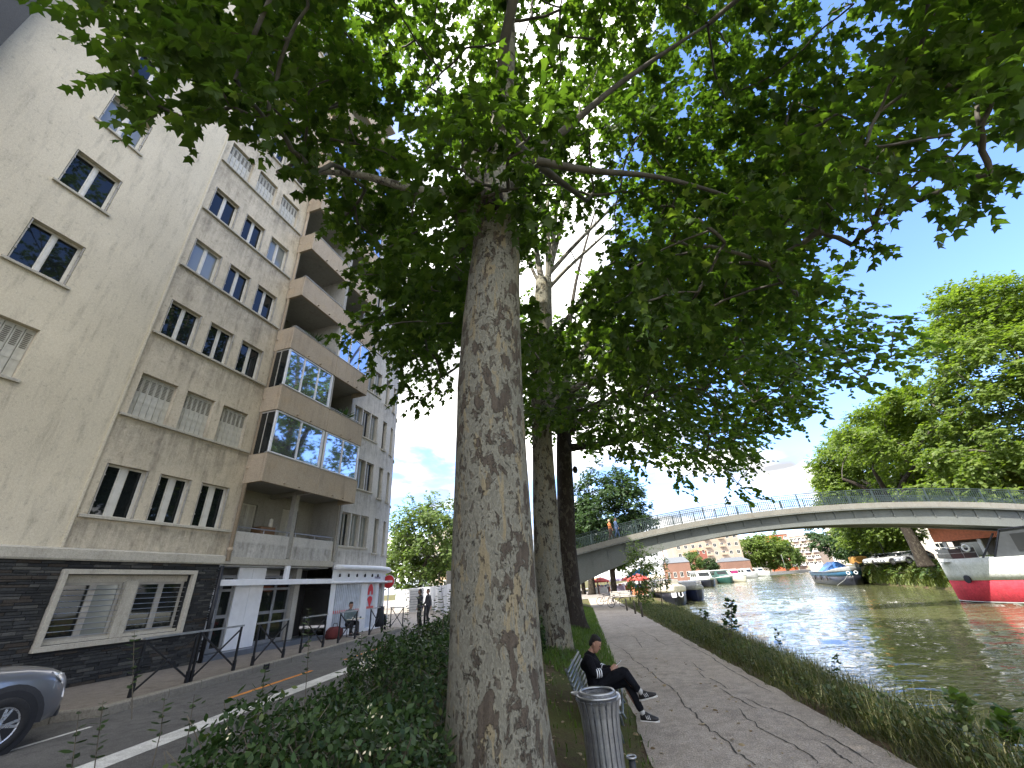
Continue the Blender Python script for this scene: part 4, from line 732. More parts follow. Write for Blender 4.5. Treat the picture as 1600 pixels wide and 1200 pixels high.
'E': '483,889,231,19 494,789,114,17 341,876,96,20 376,865,81,16 369,781,159,16 342,914,161,16 379,779,99,15 418,857,231,16 349,861,154,16 389,921,205,13 351,810,60,16 407,861,250,14 351,829,143,16 506,839,186,17 342,884,160,21 557,831,81,18 348,795,170,19 433,723,137,21 400,840,59,20 560,839,168,15 428,771,194,14 475,830,217,16 570,870,140,19 471,851,231,15 486,778,150,20 479,926,140,22 334,836,165,16 424,745,100,16 536,923,178,18 480,788,84,15 433,954,160,17 402,918,182,16 397,795,226,16 374,871,205,17 520,904,200,20 489,947,93,22 381,782,76,20 419,812,242,18 561,796,127,17 450,860,217,20 403,842,218,14 465,819,233,14 371,753,157,22 354,794,97,20 495,927,133,14 543,828,173,16 342,871,110,14 428,923,62,15 446,922,232,17 550,777,140,17 538,873,84,16 489,796,170,21 517,749,124,21 396,866,55,22 554,884,94,13 423,902,64,17 506,798,227,15 458,968,128,16 449,817,233,13 316,799,128,22 433,761,128,21 363,927,172,21 404,907,222,18 467,963,119,17 484,946,203,20 429,891,216,20 398,902,176,13 538,874,156,17 536,929,132,14 418,903,47,14 408,914,59,13 319,822,169,19 544,850,166,14 454,921,177,14 330,811,185,20 540,784,115,17 323,830,135,15 432,905,199,14 555,841,202,20 401,936,185,14 451,962,90,17 553,846,140,16 370,882,50,19 384,824,210,17 507,764,80,17 406,939,46,13 456,738,104,15 329,856,182,17 378,911,75,15 348,873,141,15 349,845,48,16 371,804,66,21 355,870,205,18 492,848,206,16 451,763,129,15 507,929,150,18 426,926,158,19 399,922,137,22 391,924,227,22 476,833,234,16 352,806,196,21 338,841,80,21 404,955,139,13 527,882,133,17 410,737,119,18 540,825,147,15 412,751,148,18 437,941,165,18 516,780,160,13 334,890,127,19 468,919,158,19 415,941,61,22 527,842,172,16 447,906,215,13 542,846,128,21 524,789,119,16 529,902,91,17 355,843,142,16 429,911,226,21 400,950,197,16 394,761,84,21 444,934,190,14 418,781,224,18 469,764,188,14 527,852,115,20 385,948,123,18 312,815,149,22 462,814,205,14 349,894,80,17 502,942,167,17 454,941,100,21 417,938,186,20 338,830,149,18 381,785,128,17 424,765,223,14 424,746,203,14 328,853,56,22 481,886,210,21 357,947,105,18 552,842,94,19 357,842,177,22 491,822,230,13 357,826,105,22 427,733,163,14 420,760,100,16 351,945,142,15 483,784,189,21 500,762,183,20 408,886,233,22 520,778,205,21 412,795,206,16 529,847,149,19 508,831,240,21 526,768,160,19 525,912,122,17 489,913,131,16 532,766,84,18 503,912,224,14 417,949,151,18 480,751,82,18 513,869,197,15 367,836,219,17 563,905,140,21 400,789,178,17 400,915,151,14 390,791,193,14 391,779,183,18 534,875,220,22 323,872,119,19 526,762,127,14 384,816,55,14 453,954,140,14 474,784,101,13 322,835,180,21 446,733,176,16 417,873,202,22 446,764,94,20 370,834,232,14 534,860,208,22 363,885,216,19 447,831,257,20 380,763,116,21 480,734,129,19 485,741,114,22 337,800,104,21 439,742,101,20 507,754,146,16 556,899,157,14 363,828,83,14 423,817,222,21 423,959,79,15 392,853,230,15 377,863,231,17 528,798,185,19 380,757,178,19 372,802,126,18 394,827,52,14 350,898,164,20 508,871,177,14 431,948,203,18 461,874,215,13 367,772,142,18 553,786,163,17 536,836,87,14 353,761,164,16 420,915,171,19 571,885,153,16 364,767,130,16 537,941,115,18 509,824,220,21 459,776,161,13 443,920,209,21 520,799,99,14 530,824,86,16 414,740,135,22 447,810,209,16 555,884,172,17 497,764,110,20 331,873,142,18 358,860,63,16',
'G': '454,1166,35,17 421,1114,35,15 526,1138,62,21 481,1067,66,18 423,1001,103,20 488,1040,80,22 455,1106,50,19 525,1116,112,19 476,1110,164,14 521,1180,141,16 486,1080,37,19 491,1111,42,14 532,1079,98,17 457,1032,75,15 518,1096,118,14 510,1111,67,13 453,1060,148,16 479,1018,101,13 522,1159,74,19 487,1182,73,14 427,1095,167,22 496,1157,181,17 485,1183,182,14 484,1042,129,14 472,1090,190,16 420,1072,176,14 513,1115,152,14 529,1094,66,20 499,1090,131,18 451,1022,91,17 486,1056,105,21 511,1129,100,18 433,1033,43,19 497,1079,167,13 406,1015,82,20 457,1129,188,15 432,1191,46,20 419,1055,76,20 455,1193,94,14 445,1037,69,19 435,1151,202,17 494,1079,70,15 451,1180,176,21 516,1145,174,17 407,1061,141,13 497,1027,137,21 449,1073,43,19 505,1216,129,16 496,1141,151,17 454,1196,188,18 411,1006,121,15 511,1162,150,20 454,1210,81,18 420,1001,78,13 446,1228,128,14 438,1203,74,21 505,1140,139,13 413,1049,179,14 508,1138,56,21 522,1074,88,15 466,1191,143,13 417,1080,37,15 449,1205,50,18 462,1038,92,21 491,1202,148,21 512,1094,86,16 473,1145,44,19 452,1055,75,19 525,1111,128,21 457,1151,174,16 434,1027,121,22 468,1215,69,19 478,1208,152,14 423,1108,203,19 444,1093,205,22 468,1094,54,20 509,1093,183,14 516,1188,132,16 443,1133,36,16 388,1070,73,16 489,1205,98,21 441,1048,55,13 399,1015,123,17 428,1030,137,13 445,1233,115,14 481,1053,50,14 477,1028,126,20 463,1239,122,14 520,1120,88,18 500,1098,39,14 495,1172,135,16 430,1038,153,14 486,1060,142,19 373,1039,72,17 419,1097,52,17 404,1109,59,18 535,1146,74,16 545,1133,110,21 438,1083,162,18 406,1020,107,14 521,1050,87,13 503,1029,112,19 443,1066,180,20 498,1109,84,17 466,1115,54,15 439,1195,34,13 399,1046,138,18 496,1194,103,14 450,1210,98,18 501,1185,80,18 473,1228,80,17 466,1165,176,17 504,1055,130,18 514,1170,111,14 406,1054,162,16 436,1012,84,22 427,1178,57,13 535,1099,118,14 493,1174,112,22 450,1198,167,14',
}
# ------------------------------------------------------------------ foliage
def tmpl(outline, cz, droop):
    """leaf outline (x across, y along) fanned about its middle; returns verts, tris"""
    v = [(0, .42, cz)]+[(x, y, -droop*(x*x*3+max(0, y-.3)**2)) for x, y in outline]
    n = len(outline); f = [(0, i+1, (i+1) % n+1) for i in range(n)]
    return np.array(v, float), np.array(f, int)
_h = [(.20, -.02), (.47, .10), (.36, .27), (.60, .52), (.27, .56)]
LEAF_BIG = tmpl([(0, 0)]+_h+[(0, 1.05)]+[(-x, y) for x, y in reversed(_h)], .04, .28)
LEAF_MID = tmpl([(0, 0), (.42, .08), (.52, .52), (0, 1.02), (-.52, .52), (-.42, .08)], .03, .28)
_s = [(0, 0), (.45, .12), (.50, .55), (0, 1.0), (-.50, .55), (-.45, .12)]
LEAF_FAR = (np.array([(0, 0, 0), (.5, .35, -.08), (0, 1, -.15), (-.5, .35, -.08)], float), np.array([(0, 1, 2), (0, 2, 3)], int))
LEAF_OVAL = tmpl([(0, 0), (.24, .28), (.27, .58), (0, 1.0), (-.27, .58), (-.24, .28)], -.03, .15)
def unit(a): return a/np.maximum(np.linalg.norm(a, axis=-1, keepdims=True), 1e-9)
def leaf_mesh(name, pos, along, normal, size, tm, m):
    tv, tf = tm; n = len(pos)
    y = unit(along); x = unit(np.cross(y, normal)); z = np.cross(x, y)
    V = pos[:, None, :]+size[:, None, None]*(tv[None, :, 0:1]*x[:, None, :]+tv[None, :, 1:2]*y[:, None, :]+tv[None, :, 2:3]*z[:, None, :])
    k = len(tv); F = (tf[None]+(np.arange(n)*k)[:, None, None]).reshape(-1, 3)
    me = bpy.data.meshes.new(name); me.vertices.add(n*k); me.vertices.foreach_set('co', V.reshape(-1).astype(np.float32))
    me.loops.add(len(F)*3); me.loops.foreach_set('vertex_index', F.reshape(-1).astype(np.int32))
    me.polygons.add(len(F)); me.polygons.foreach_set('loop_start', (np.arange(len(F))*3).astype(np.int32))
    me.materials.append(m); me.update(calc_edges=True); return me
def rnd(n): return unit(RNG.normal(size=(n, 3)))
def sprays(clumps, twigs, per, ls, twl, centre, droop=.35):
    """leaf positions on little twigs that fill each bough; clumps rows x,y,z,r"""
    P = []; A = []; N = []; S = []; TW = []
    centre = np.array(centre)
    for c in clumps:
        r = c[3]; n = max(3, int(twigs*(r*r)))
        o = c[:3]+rnd(n)*(RNG.random((n, 1))**.42)*r*np.array([1.05, 1.05, .72])
        out = unit((o-centre)*np.array([1, 1, .3])); d = unit(out*.7+rnd(n)*.75+np.array([0, 0, -droop])*RNG.random((n, 1)))
        L = twl*(.6+.8*RNG.random((n, 1)))
        for j in range(per):
            t = (j+.6)/per; sgn = 1 if j % 2 else -1
            p = o+d*L*t+np.array([0, 0, -.12])*L*t*t
            side = unit(np.cross(d, np.array([0, 0, 1.0]))+rnd(n)*.25)*sgn
            al = unit(d*.75+side*.9+rnd(n)*.3+np.array([0, 0, -.35])); nn = unit(np.array([0, 0, 1.0])+rnd(n)*.55+out*.25)
            P.append(p); A.append(al); N.append(nn); S.append(ls*(.6+.65*RNG.random(n)))
        TW.append(np.hstack([o, o+d*L]))
    return np.concatenate(P), np.concatenate(A), np.concatenate(N), np.concatenate(S), np.concatenate(TW)
def parse(s): return np.array([[int(q)/10 for q in t.split(',')] for t in s.split()])
def bough_net(clumps, nodes, r0, mb, thin=.012):
    """join each bough to the nearest wood already grown, with bent tapering branches"""
    nodes = [np.array(p, float) for p in nodes]; base = nodes[0]
    order = sorted(range(len(clumps)), key=lambda i: min(np.linalg.norm(clumps[i, :3]-n) for n in nodes))
    seg = []; par = list(range(len(nodes))); load = [0]*len(nodes); parent = [-1]*len(nodes)
    for i in order:
        c = clumps[i, :3]; arr = np.array(nodes); d = np.linalg.norm(arr-c, axis=1)+np.maximum(0, arr[:, 2]-c[2])*.8
        j = int(np.argmin(d)); a = arr[j]; L = np.linalg.norm(c-a)
        m1 = a+(c-a)*.5+rnd(1)[0]*L*.10+np.array([0, 0, L*.06])
        nodes += [m1, c]; parent += [j, len(nodes)-2]; load += [0, 1]
    for k in range(len(nodes)-1, -1, -1):
        if parent[k] >= 0: load[parent[k]] += load[k]
    for k in range(len(nodes)):
        if parent[k] >= 0:
            ra = thin+r0*math.sqrt(load[k])*.9; a, b = nodes[parent[k]], nodes[k]
            rp = thin+r0*math.sqrt(min(load[parent[k]], load[k]*2)); mid = (a+b)/2+rnd(1)[0]*np.linalg.norm(b-a)*.05
            mb.tube([a, mid, b], [min(rp, ra*1.25), ra*1.05, ra], 5 if ra < .05 else 7, cap=False)
def trunk_mesh(pts, rad, seed, n=28, flare=.5, steps=26, lump=.05):
    """bole with root flare, swellings and an uneven outline"""
    rs = np.random.default_rng(seed); ph = rs.random(6)*6.28; pts = [np.array(p, float) for p in pts]
    tt = np.linspace(0, 1, len(pts)); rings = []
    for i in range(steps+1):
        t = (i/steps)**1.25
        c = np.array([np.interp(t, tt, [p[a] for p in pts]) for a in range(3)]); r = np.interp(t, tt, rad); hgt = c[2]-pts[0][2]
        ring = []
        for k in range(n):
            a = 2*PI*k/n; fl = flare*math.exp(-hgt/.42)*(.55+.6*max(0, math.sin(a*4+ph[0]))+.3*math.sin(a*3+ph[4]))
            w = 1+lump*(math.sin(a*2+ph[1]+hgt*.7)*.6+math.sin(a*3+ph[2]-hgt*1.3)*.5+math.sin(a*5+ph[3]+hgt*2.1)*.25)+fl
            ring.append((c[0]+r*w*math.cos(a), c[1]+r*w*math.sin(a), c[2]))
        rings.append(ring)
    return MB().loft(rings)
def limb(pts, rad, n=10):
    """smooth limb through the points"""
    P = [Vector(p) for p in pts]; out = []; rr = []
    for i in range(len(P)-1):
        p0, p1, p2, p3 = P[max(i-1, 0)], P[i], P[i+1], P[min(i+2, len(P)-1)]
        for k in range(4):
            t = k/4; out.append(.5*((2*p1)+(-p0+p2)*t+(2*p0-5*p1+4*p2-p3)*t*t+(-p0+3*p1-3*p2+p3)*t**3)); rr.append(rad[i]+(rad[i+1]-rad[i])*t)
    out.append(P[-1]); rr.append(rad[-1])
    return MB().tube(out, rr, n)
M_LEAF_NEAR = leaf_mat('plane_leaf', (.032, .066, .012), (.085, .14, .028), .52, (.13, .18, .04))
M_LEAF_SUN = leaf_mat('plane_leaf_sunlit', (.075, .12, .024), (.16, .215, .045), .48, (.16, .19, .05))  # lighter copy of the plane leaf, sunlight put into its colour
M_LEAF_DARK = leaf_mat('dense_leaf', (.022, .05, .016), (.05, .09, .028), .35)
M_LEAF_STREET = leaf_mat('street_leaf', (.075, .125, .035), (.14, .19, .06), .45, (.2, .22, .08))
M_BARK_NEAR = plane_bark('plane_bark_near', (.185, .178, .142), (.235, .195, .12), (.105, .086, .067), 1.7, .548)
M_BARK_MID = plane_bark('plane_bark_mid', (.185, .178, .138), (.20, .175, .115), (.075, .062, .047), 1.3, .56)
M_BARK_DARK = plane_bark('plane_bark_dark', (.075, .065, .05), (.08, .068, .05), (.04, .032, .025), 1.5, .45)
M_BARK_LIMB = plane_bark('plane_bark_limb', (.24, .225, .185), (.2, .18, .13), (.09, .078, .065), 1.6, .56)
M_TWIG = mat('twig_bark', (.10, .085, .06), .85, var=.3)
M_BRANCH = mat('branch_bark', (.085, .077, .062), .85, var=.35, scale=3, bump=.4)
def P3(px, py, y): return tuple(aty(px, py, y))
# the three plane trees of the near row ---------------------------------------------
T1 = (-1.60, 4.42, .38)
tree1 = thing('plane_tree', 'massive plane tree with flaking grey and cream bark rising from the hedge end', 'tree', T1, group='plane trees along the towpath')
loc = lambda p: (p[0]-T1[0], p[1]-T1[1], p[2]-T1[2])
def L(p, T): return tuple(p[i]-T[i] for i in range(3))
part('trunk', trunk_mesh([(0, 0, -.1), (.01, 0, 1.0), (.02, 0, 2.0), (.05, 0, 4.0), (.13, 0, 5.0), (.26, 0, 6.3), (.30, .0, 7.4)], [.455, .445, .437, .43, .405, .36, .31], 3, 36, .24, 40, .045), M_BARK_NEAR, tree1, True)
limbs1 = [
    ([(.30, 0, 7.0), (.38, -.05, 8.2), (.55, -.1, 9.6), (.75, 0, 11.5), (.85, .2, 13.5), (.9, .1, 16)], [.27, .21, .18, .15, .11, .05]),
    ([(.24, -.02, 6.7), (-.02, -.08, 7.6), (-.08, -.1, 8.6)], [.20, .16, .13]),
    ([(.1, .05, 7.2), (-.5, .1, 8.0), (-1.3, .1, 8.5), (-2.6, -.2, 9.2), (-4.5, -.3, 10.0)], [.14, .11, .085, .06, .03]),
    ([(.36, 0, 7.6), (.9, .2, 8.5), (1.6, .5, 9.4), (2.9, .7, 10.6), (4.8, .9, 11.8)], [.13, .10, .075, .05, .025]),
    ([(.9, .2, 8.45), (1.9, .9, 8.6), (3.2, 1.6, 8.7), (4.6, 2.3, 8.3), (6.0, 3.0, 7.6)], [.08, .06, .045, .03, .015]),
    ([(.45, -.1, 8.8), (1.2, -1.4, 10.0), (3.0, -2.4, 11.0), (5.5, -2.8, 11.5)], [.10, .08, .05, .025]),
    ([(.2, .3, 7.4), (-.3, 2.0, 8.2), (-1.2, 3.8, 8.5), (-2.6, 5.6, 8.0)], [.16, .11, .08, .04]),
    ([(.5, .1, 9.2), (.9, 1.8, 10.4), (1.8, 3.8, 11.2)], [.14, .1, .05])]
for i, (p, r) in enumerate(limbs1): part('limb', limb(p, r, 12), M_BARK_LIMB if i < 3 else M_BRANCH, tree1, True)
part('burr', MB().sph((.30, -.33, 7.05), (.22, .14, .25), 12), M_BARK_DARK, tree1, True)
def crown(tree, T, key, nodes, twigs, per, ls, twl, tm, m, centre, r0=.010, singles=0, tw=True, thin=.012):
    cl = parse(CROWN[key]); cl[:, :3] -= np.array(T)
    b = MB(); bough_net(cl, nodes, r0, b, thin); part('branches', b, M_BRANCH, tree, True, kind='stuff')
    P, A, N, S, TW = sprays(cl, twigs, per, ls, twl, np.array(centre)-np.array(T))
    if tw:
        b = MB()
        for q in TW[::2]:
            a, c = q[:3], q[3:]; b.loft([[a+w*.006, a-w*.003+np.array([0, .006, 0]), a-w*.003-np.array([0, .006, 0])] + [] for w in [np.array([1, 0, .5])]]+[[c+np.array([.002, 0, 0]), c+np.array([0, .002, 0]), c-np.array([0, .002, 0])]], cap=False)
        part('twigs', b, M_TWIG, tree, kind='stuff')
    keep = np.ones(len(P), bool)
    if singles:
        # the largest-looking leaves are parts of their own
        rel = P+np.array(T)-EYE; f = rel @ RCW.T[2] if False else (RCW.T @ rel.T).T
        ok = (f[:, 2] < -1) & (np.abs(f[:, 0]/-f[:, 2]) < 1.25) & (np.abs(f[:, 1]/-f[:, 2]) < .94)
        sc = np.where(ok, S/np.maximum(.5, -f[:, 2]), 0); idx = np.argsort(-sc)[:singles]; keep[idx] = False
        mes = []
        for v in range(6):
            tv = tm[0].copy(); tv[:, 2] += RNG.normal(size=len(tv))*.03
            me = bpy.data.meshes.new('leaf'); me.from_pydata(tv.tolist(), [], tm[1].tolist()); me.materials.append(m); me.update(); mes.append(me)
        y = unit(A); x = unit(np.cross(y, N)); z = np.cross(x, y)
        for q in idx:
            o = link('leaf', mes[q % 6], tree); s = float(S[q])
            o.matrix_basis = Matrix(((x[q, 0]*s, y[q, 0]*s, z[q, 0]*s, P[q, 0]), (x[q, 1]*s, y[q, 1]*s, z[q, 1]*s, P[q, 1]), (x[q, 2]*s, y[q, 2]*s, z[q, 2]*s, P[q, 2]), (0, 0, 0, 1)))
    part('foliage', leaf_mesh('foliage', P[keep], A[keep], N[keep], S[keep], tm, m), None, tree, kind='stuff') if False else _fol(leaf_mesh('foliage', P[keep], A[keep], N[keep], S[keep], tm, m), tree)
def _fol(me, tree):
    o = link('foliage', me, tree); o['kind'] = 'stuff'; return o
nod1 = [p for pts, r in limbs1 for p in pts[1:]]
crown(tree1, T1, 'A', nod1, 27, 7, .162, .55, LEAF_BIG, M_LEAF_NEAR, (0, 4.5, 9), .0062, singles=290)
T2 = (-3.14, 14.0, .1)
tree2 = thing('plane_tree', 'tall plane tree with mottled olive bark, middle trunk of the towpath row', 'tree', T2, group='plane trees along the towpath')
part('trunk', trunk_mesh([(0, 0, -.1), (.02, 0, 2.2), (.10, 0, 4.5), (.22, 0, 6.8), (.5, 0, 9.5), (.78, 0, 12.2), (1.0, 0, 14.0)], [.50, .44, .42, .38, .42, .40, .36], 8, 26, .38, 36, .06), M_BARK_MID, tree2, True)
limbs2 = []
for px, py, yy, r in ((832, 330, 14.2, .16), (872, 300, 14.0, .15), (900, 260, 14.4, .12), (855, 250, 13.6, .12), (950, 330, 14.5, .11), (930, 380, 14.0, .10), (815, 380, 13.7, .10)):
    e = L(P3(px, py, yy), T2); a = (1.0+random.uniform(-.1, .1), 0, 13.6+random.uniform(-.3, .5)); m_ = tuple((a[i]*.6+e[i]*.4)+(.1, 0, .25)[i]*(1 if e[0] > 1 else -1)*.6 for i in range(3))
    limbs2.append(([a, m_, e, tuple(e[i]+(e[i]-m_[i])*.7 for i in range(3))], [r, r*.8, r*.55, r*.2]))
for pts in ([(862, 640), (905, 560), (965, 480), (1060, 430)], [(862, 620), (910, 600), (985, 560), (1060, 520)], [(858, 545), (900, 480), (950, 420)], [(840, 545), (822, 520), (800, 500), (760, 480)], [(838, 600), (815, 590), (780, 560)]):
    q = [L(P3(x, y, 14+i*.15), T2) for i, (x, y) in enumerate(pts)]; q[0] = (q[0][0]-.15, 0, q[0][2]); limbs2.append((q, [.13*(1-.25*i)+.01 for i in range(len(q))]))
for p, r in limbs2: part('limb', limb(p, r, 9), M_BARK_LIMB, tree2, True)
crown(tree2, T2, 'B', [p for pts, r in limbs2 for p in pts[1:]], 17, 6, .185, .6, LEAF_MID, M_LEAF_NEAR, (-1, 14.2, 10), .0062)
T3 = (-3.75, 21.0, .3)
tree3 = thing('plane_tree', 'dark brown plane tree at the bridge end of the towpath row', 'tree', T3, group='plane trees along the towpath')
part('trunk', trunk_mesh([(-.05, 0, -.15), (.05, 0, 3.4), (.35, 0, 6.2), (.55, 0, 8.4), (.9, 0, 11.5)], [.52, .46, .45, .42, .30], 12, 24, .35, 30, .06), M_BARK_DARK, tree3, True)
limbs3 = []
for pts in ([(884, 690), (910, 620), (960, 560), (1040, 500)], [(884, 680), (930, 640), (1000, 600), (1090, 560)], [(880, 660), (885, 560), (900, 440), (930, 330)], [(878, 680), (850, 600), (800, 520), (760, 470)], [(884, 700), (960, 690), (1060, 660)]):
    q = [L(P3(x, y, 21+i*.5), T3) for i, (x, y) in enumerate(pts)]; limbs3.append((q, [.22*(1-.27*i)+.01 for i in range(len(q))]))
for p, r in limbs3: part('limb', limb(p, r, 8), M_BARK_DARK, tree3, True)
part('burl', MB().sph((.98, -.05, 7.0), (.14, .16, .2), 10), M_BARK_DARK, tree3, True)
crown(tree3, T3, 'C', [p for pts, r in limbs3 for p in pts[1:]], 12.5, 6, .21, .7, LEAF_MID, M_LEAF_NEAR, (-.5, 22, 10), .008)
# the big sunlit planes of the far bank -----------------------------------------------
def big_tree(label, base, key, trunk_top, r, centre, m, lsz=.40, group=None, lean=()):
    t = thing('plane_tree', label, 'tree', base, group=group)
    top = L(trunk_top, base)
    part('trunk', trunk_mesh([(0, 0, -.3), (top[0]*.3, top[1]*.3, top[2]*.4), (top[0], top[1], top[2])], [r, r*.82, r*.6], 4, 14, .3, 12, .06), M_BARK_MID if r < .7 else M_BARK_DARK, t, True)
    nodes = [top]
    for a in range(5):
        q = a*1.26+.4; e = (top[0]+4*math.cos(q), top[1]+4*math.sin(q), top[2]+4.5); nodes.append(e)
        part('limb', limb([top, tuple((top[i]+e[i])/2+(0, 0, .6)[i] for i in range(3)), e], [r*.5, r*.38, r*.22], 7), M_BARK_DARK, t, True)
    crown(t, base, key, nodes, 27, 6, lsz*.86, .95, LEAF_FAR, m, centre, .014, tw=False, thin=.03)
    return t
G2 = 'plane trees on the far bank'
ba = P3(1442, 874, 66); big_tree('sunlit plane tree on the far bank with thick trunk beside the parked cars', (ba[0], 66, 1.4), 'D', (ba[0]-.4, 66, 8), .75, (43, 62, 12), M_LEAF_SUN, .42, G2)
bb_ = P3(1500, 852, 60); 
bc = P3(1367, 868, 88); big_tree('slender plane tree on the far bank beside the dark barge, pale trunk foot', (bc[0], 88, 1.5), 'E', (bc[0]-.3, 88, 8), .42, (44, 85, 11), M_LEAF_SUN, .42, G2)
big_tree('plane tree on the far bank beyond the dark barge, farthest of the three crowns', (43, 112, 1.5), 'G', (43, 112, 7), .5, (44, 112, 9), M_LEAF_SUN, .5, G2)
def ball_clumps(c, rad, n, r0, r1, seed, zmin):
    rs = np.random.default_rng(seed); o = []
    while len(o) < n:
        d = rs.normal(size=3); d /= np.linalg.norm(d); p = np.array(c)+d*np.array(rad)*(.35+.65*rs.random())**.5*(1+.12*rs.normal())
        if p[2] > zmin: o.append([*p, rs.uniform(r0, r1)])
    return np.array(o)
def tree(label, base, c, rad, n, r0, r1, m, lsz=.4, tw=6, per=5, tr=.3, seed=1, group=None, name='tree', trunks=None, bark=None):
    """tree from crown centre and radii (world), trunk tr thick"""
    t = thing(name, label, 'tree', base, group=group); cl = ball_clumps(c, rad, n, r0, r1, seed, base[2]+.12*(c[2]-base[2]))
    cl[:, :3] -= np.array(base); ct = np.array(c)-np.array(base); top = (ct[0]*.8, ct[1]*.8, ct[2]*.75)
    part('trunk', trunk_mesh([(0, 0, -.2), (ct[0]*.3, ct[1]*.3, ct[2]*.4), top], [tr, tr*.8, tr*.5], seed, 10, .3, 8, .05), bark or M_BARK_DARK, t, True)
    b = MB(); bough_net(cl, [top], .012 if tr > .2 else .004, b, .02 if tr > .2 else .008); part('branches', b, M_BRANCH, t, kind='stuff')
    P, A, N, S, TW = sprays(cl, tw, per, lsz, lsz*2, ct); _fol(leaf_mesh('foliage', P, A, N, S, LEAF_FAR, m), t)
    return t
p = P3(650, 920, 46)
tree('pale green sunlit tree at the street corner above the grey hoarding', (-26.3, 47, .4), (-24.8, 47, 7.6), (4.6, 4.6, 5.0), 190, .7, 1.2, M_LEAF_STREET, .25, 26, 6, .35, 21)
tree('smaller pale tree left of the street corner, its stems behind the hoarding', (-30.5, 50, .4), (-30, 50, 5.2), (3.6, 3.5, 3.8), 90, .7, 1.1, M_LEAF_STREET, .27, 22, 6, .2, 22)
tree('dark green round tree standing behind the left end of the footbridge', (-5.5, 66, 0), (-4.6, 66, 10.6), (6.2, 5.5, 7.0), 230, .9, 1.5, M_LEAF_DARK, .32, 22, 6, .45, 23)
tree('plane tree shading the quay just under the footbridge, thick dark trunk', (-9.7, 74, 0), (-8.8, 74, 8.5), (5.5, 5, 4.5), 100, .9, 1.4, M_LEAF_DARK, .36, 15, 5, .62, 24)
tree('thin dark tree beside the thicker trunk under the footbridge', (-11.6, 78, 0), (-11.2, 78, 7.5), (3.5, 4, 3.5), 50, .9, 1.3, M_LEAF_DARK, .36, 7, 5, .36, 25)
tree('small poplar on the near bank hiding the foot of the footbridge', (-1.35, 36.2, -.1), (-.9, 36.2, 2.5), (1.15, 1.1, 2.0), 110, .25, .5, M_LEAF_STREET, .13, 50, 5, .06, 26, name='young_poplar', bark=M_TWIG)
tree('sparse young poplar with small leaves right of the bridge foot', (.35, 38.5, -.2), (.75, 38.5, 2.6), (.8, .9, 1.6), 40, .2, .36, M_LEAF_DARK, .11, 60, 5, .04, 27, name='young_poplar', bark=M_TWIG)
GQ = 'trees lining the far quay'
def dist_tree(label, px, pt, pb, Y, w, m, seed, gr=None):
    a = aty(px, pt, Y); b = aty(px, pb, Y); h = (a[2]-b[2])
    tree(label, (b[0], Y, b[2]-.4), (b[0], Y, b[2]+h*.55), (w, w, h*.47), 90, h*.09, h*.15, m, h*.05, 24/(h*.12)**2, 5, h*.025, seed, gr, 'tree')
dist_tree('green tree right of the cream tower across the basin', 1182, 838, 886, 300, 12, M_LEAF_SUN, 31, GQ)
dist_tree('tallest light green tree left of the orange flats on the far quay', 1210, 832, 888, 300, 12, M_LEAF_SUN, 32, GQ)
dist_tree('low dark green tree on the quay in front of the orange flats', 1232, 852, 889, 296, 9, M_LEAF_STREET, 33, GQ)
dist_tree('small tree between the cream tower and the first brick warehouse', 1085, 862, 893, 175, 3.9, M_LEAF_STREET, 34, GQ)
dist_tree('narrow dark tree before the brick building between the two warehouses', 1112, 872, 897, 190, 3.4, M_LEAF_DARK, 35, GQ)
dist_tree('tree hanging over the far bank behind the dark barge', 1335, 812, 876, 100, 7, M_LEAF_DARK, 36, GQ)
# shrubs of the far bank
def bush(label, c, rad, n, m, ls, seed, tw=14, name='bush'):
    o = thing(name, label, 'bush', c); cl = ball_clumps((0, 0, rad[2]*.55), rad, n, min(rad)*.25, min(rad)*.42, seed, .0)
    b = MB(); bough_net(cl, [(0, 0, .05)], .004, b, .006); part('stems', b, M_TWIG, o, kind='stuff')
    P, A, N, S, TW = sprays(cl, tw/(min(rad)*.33)**2*.25, 5, ls, ls*2, (0, 0, -rad[2])); _fol(leaf_mesh('foliage', P, A, N, S, LEAF_FAR, m), o)
for i, (px, py, Y, lab) in enumerate([(1383, 905, 84, 'dark scrub on the far bank against the barge'), (1412, 904, 78, 'yellow green bush in the middle of the grassy far bank'), (1440, 905, 72, 'largest light green bush on the far bank slope'), (1470, 905, 67, 'dark green bush on the far bank nearest the red boat bow')]):
    q = aty(px, py, Y); bush(lab, (rbank(Y)+1.4, Y, .0), (2.2, 2.6, 1.3), 30, [M_LEAF_DARK, M_LEAF_STREET, M_LEAF_STREET, M_LEAF_DARK][i], .24, 40+i, 9)
# hedge beside the near trunk ----------------------------------------------------------
M_HEDGE = leaf_mat('hedge_leaf', (.014, .034, .010), (.046, .086, .024), .28, (.10, .13, .04))
M_FLOWER = mat('cream_flower', (.55, .50, .33), .7, bump=0)
hedge = thing('hedge', 'overgrown dark green hedge along the road left of the big trunk', 'hedge', (-3.9, 6, .45))
HO = np.array((-3.9, 6, .45))
def hedge_top(u, y): return .74+.15*np.sin(y*1.7+u)+.09*np.sin(u*3.1+y*.8)+.08*np.sin(y*4.3)+np.clip((y-6)*.012, -.05, .12)
def hedge_left(y): return np.interp(y, [0, 2, 4, 7, 10, 16, 20], [-4.2, -4.2, -4.35, -5.2, -5.85, -6.0, -6.0])
n = 46000; yy = 1.2+RNG.random(n)**1.25*17; q = RNG.random(n); ul = hedge_left(yy)+.12*np.sin(yy*3.3); ur = -2.55+.15*np.sin(yy*2.1)
u = ul+(ur-ul)*q; edge = np.minimum((u-ul), (ur-u)); tp = hedge_top(u, yy)*np.clip(.35+edge/.45, .35, 1)
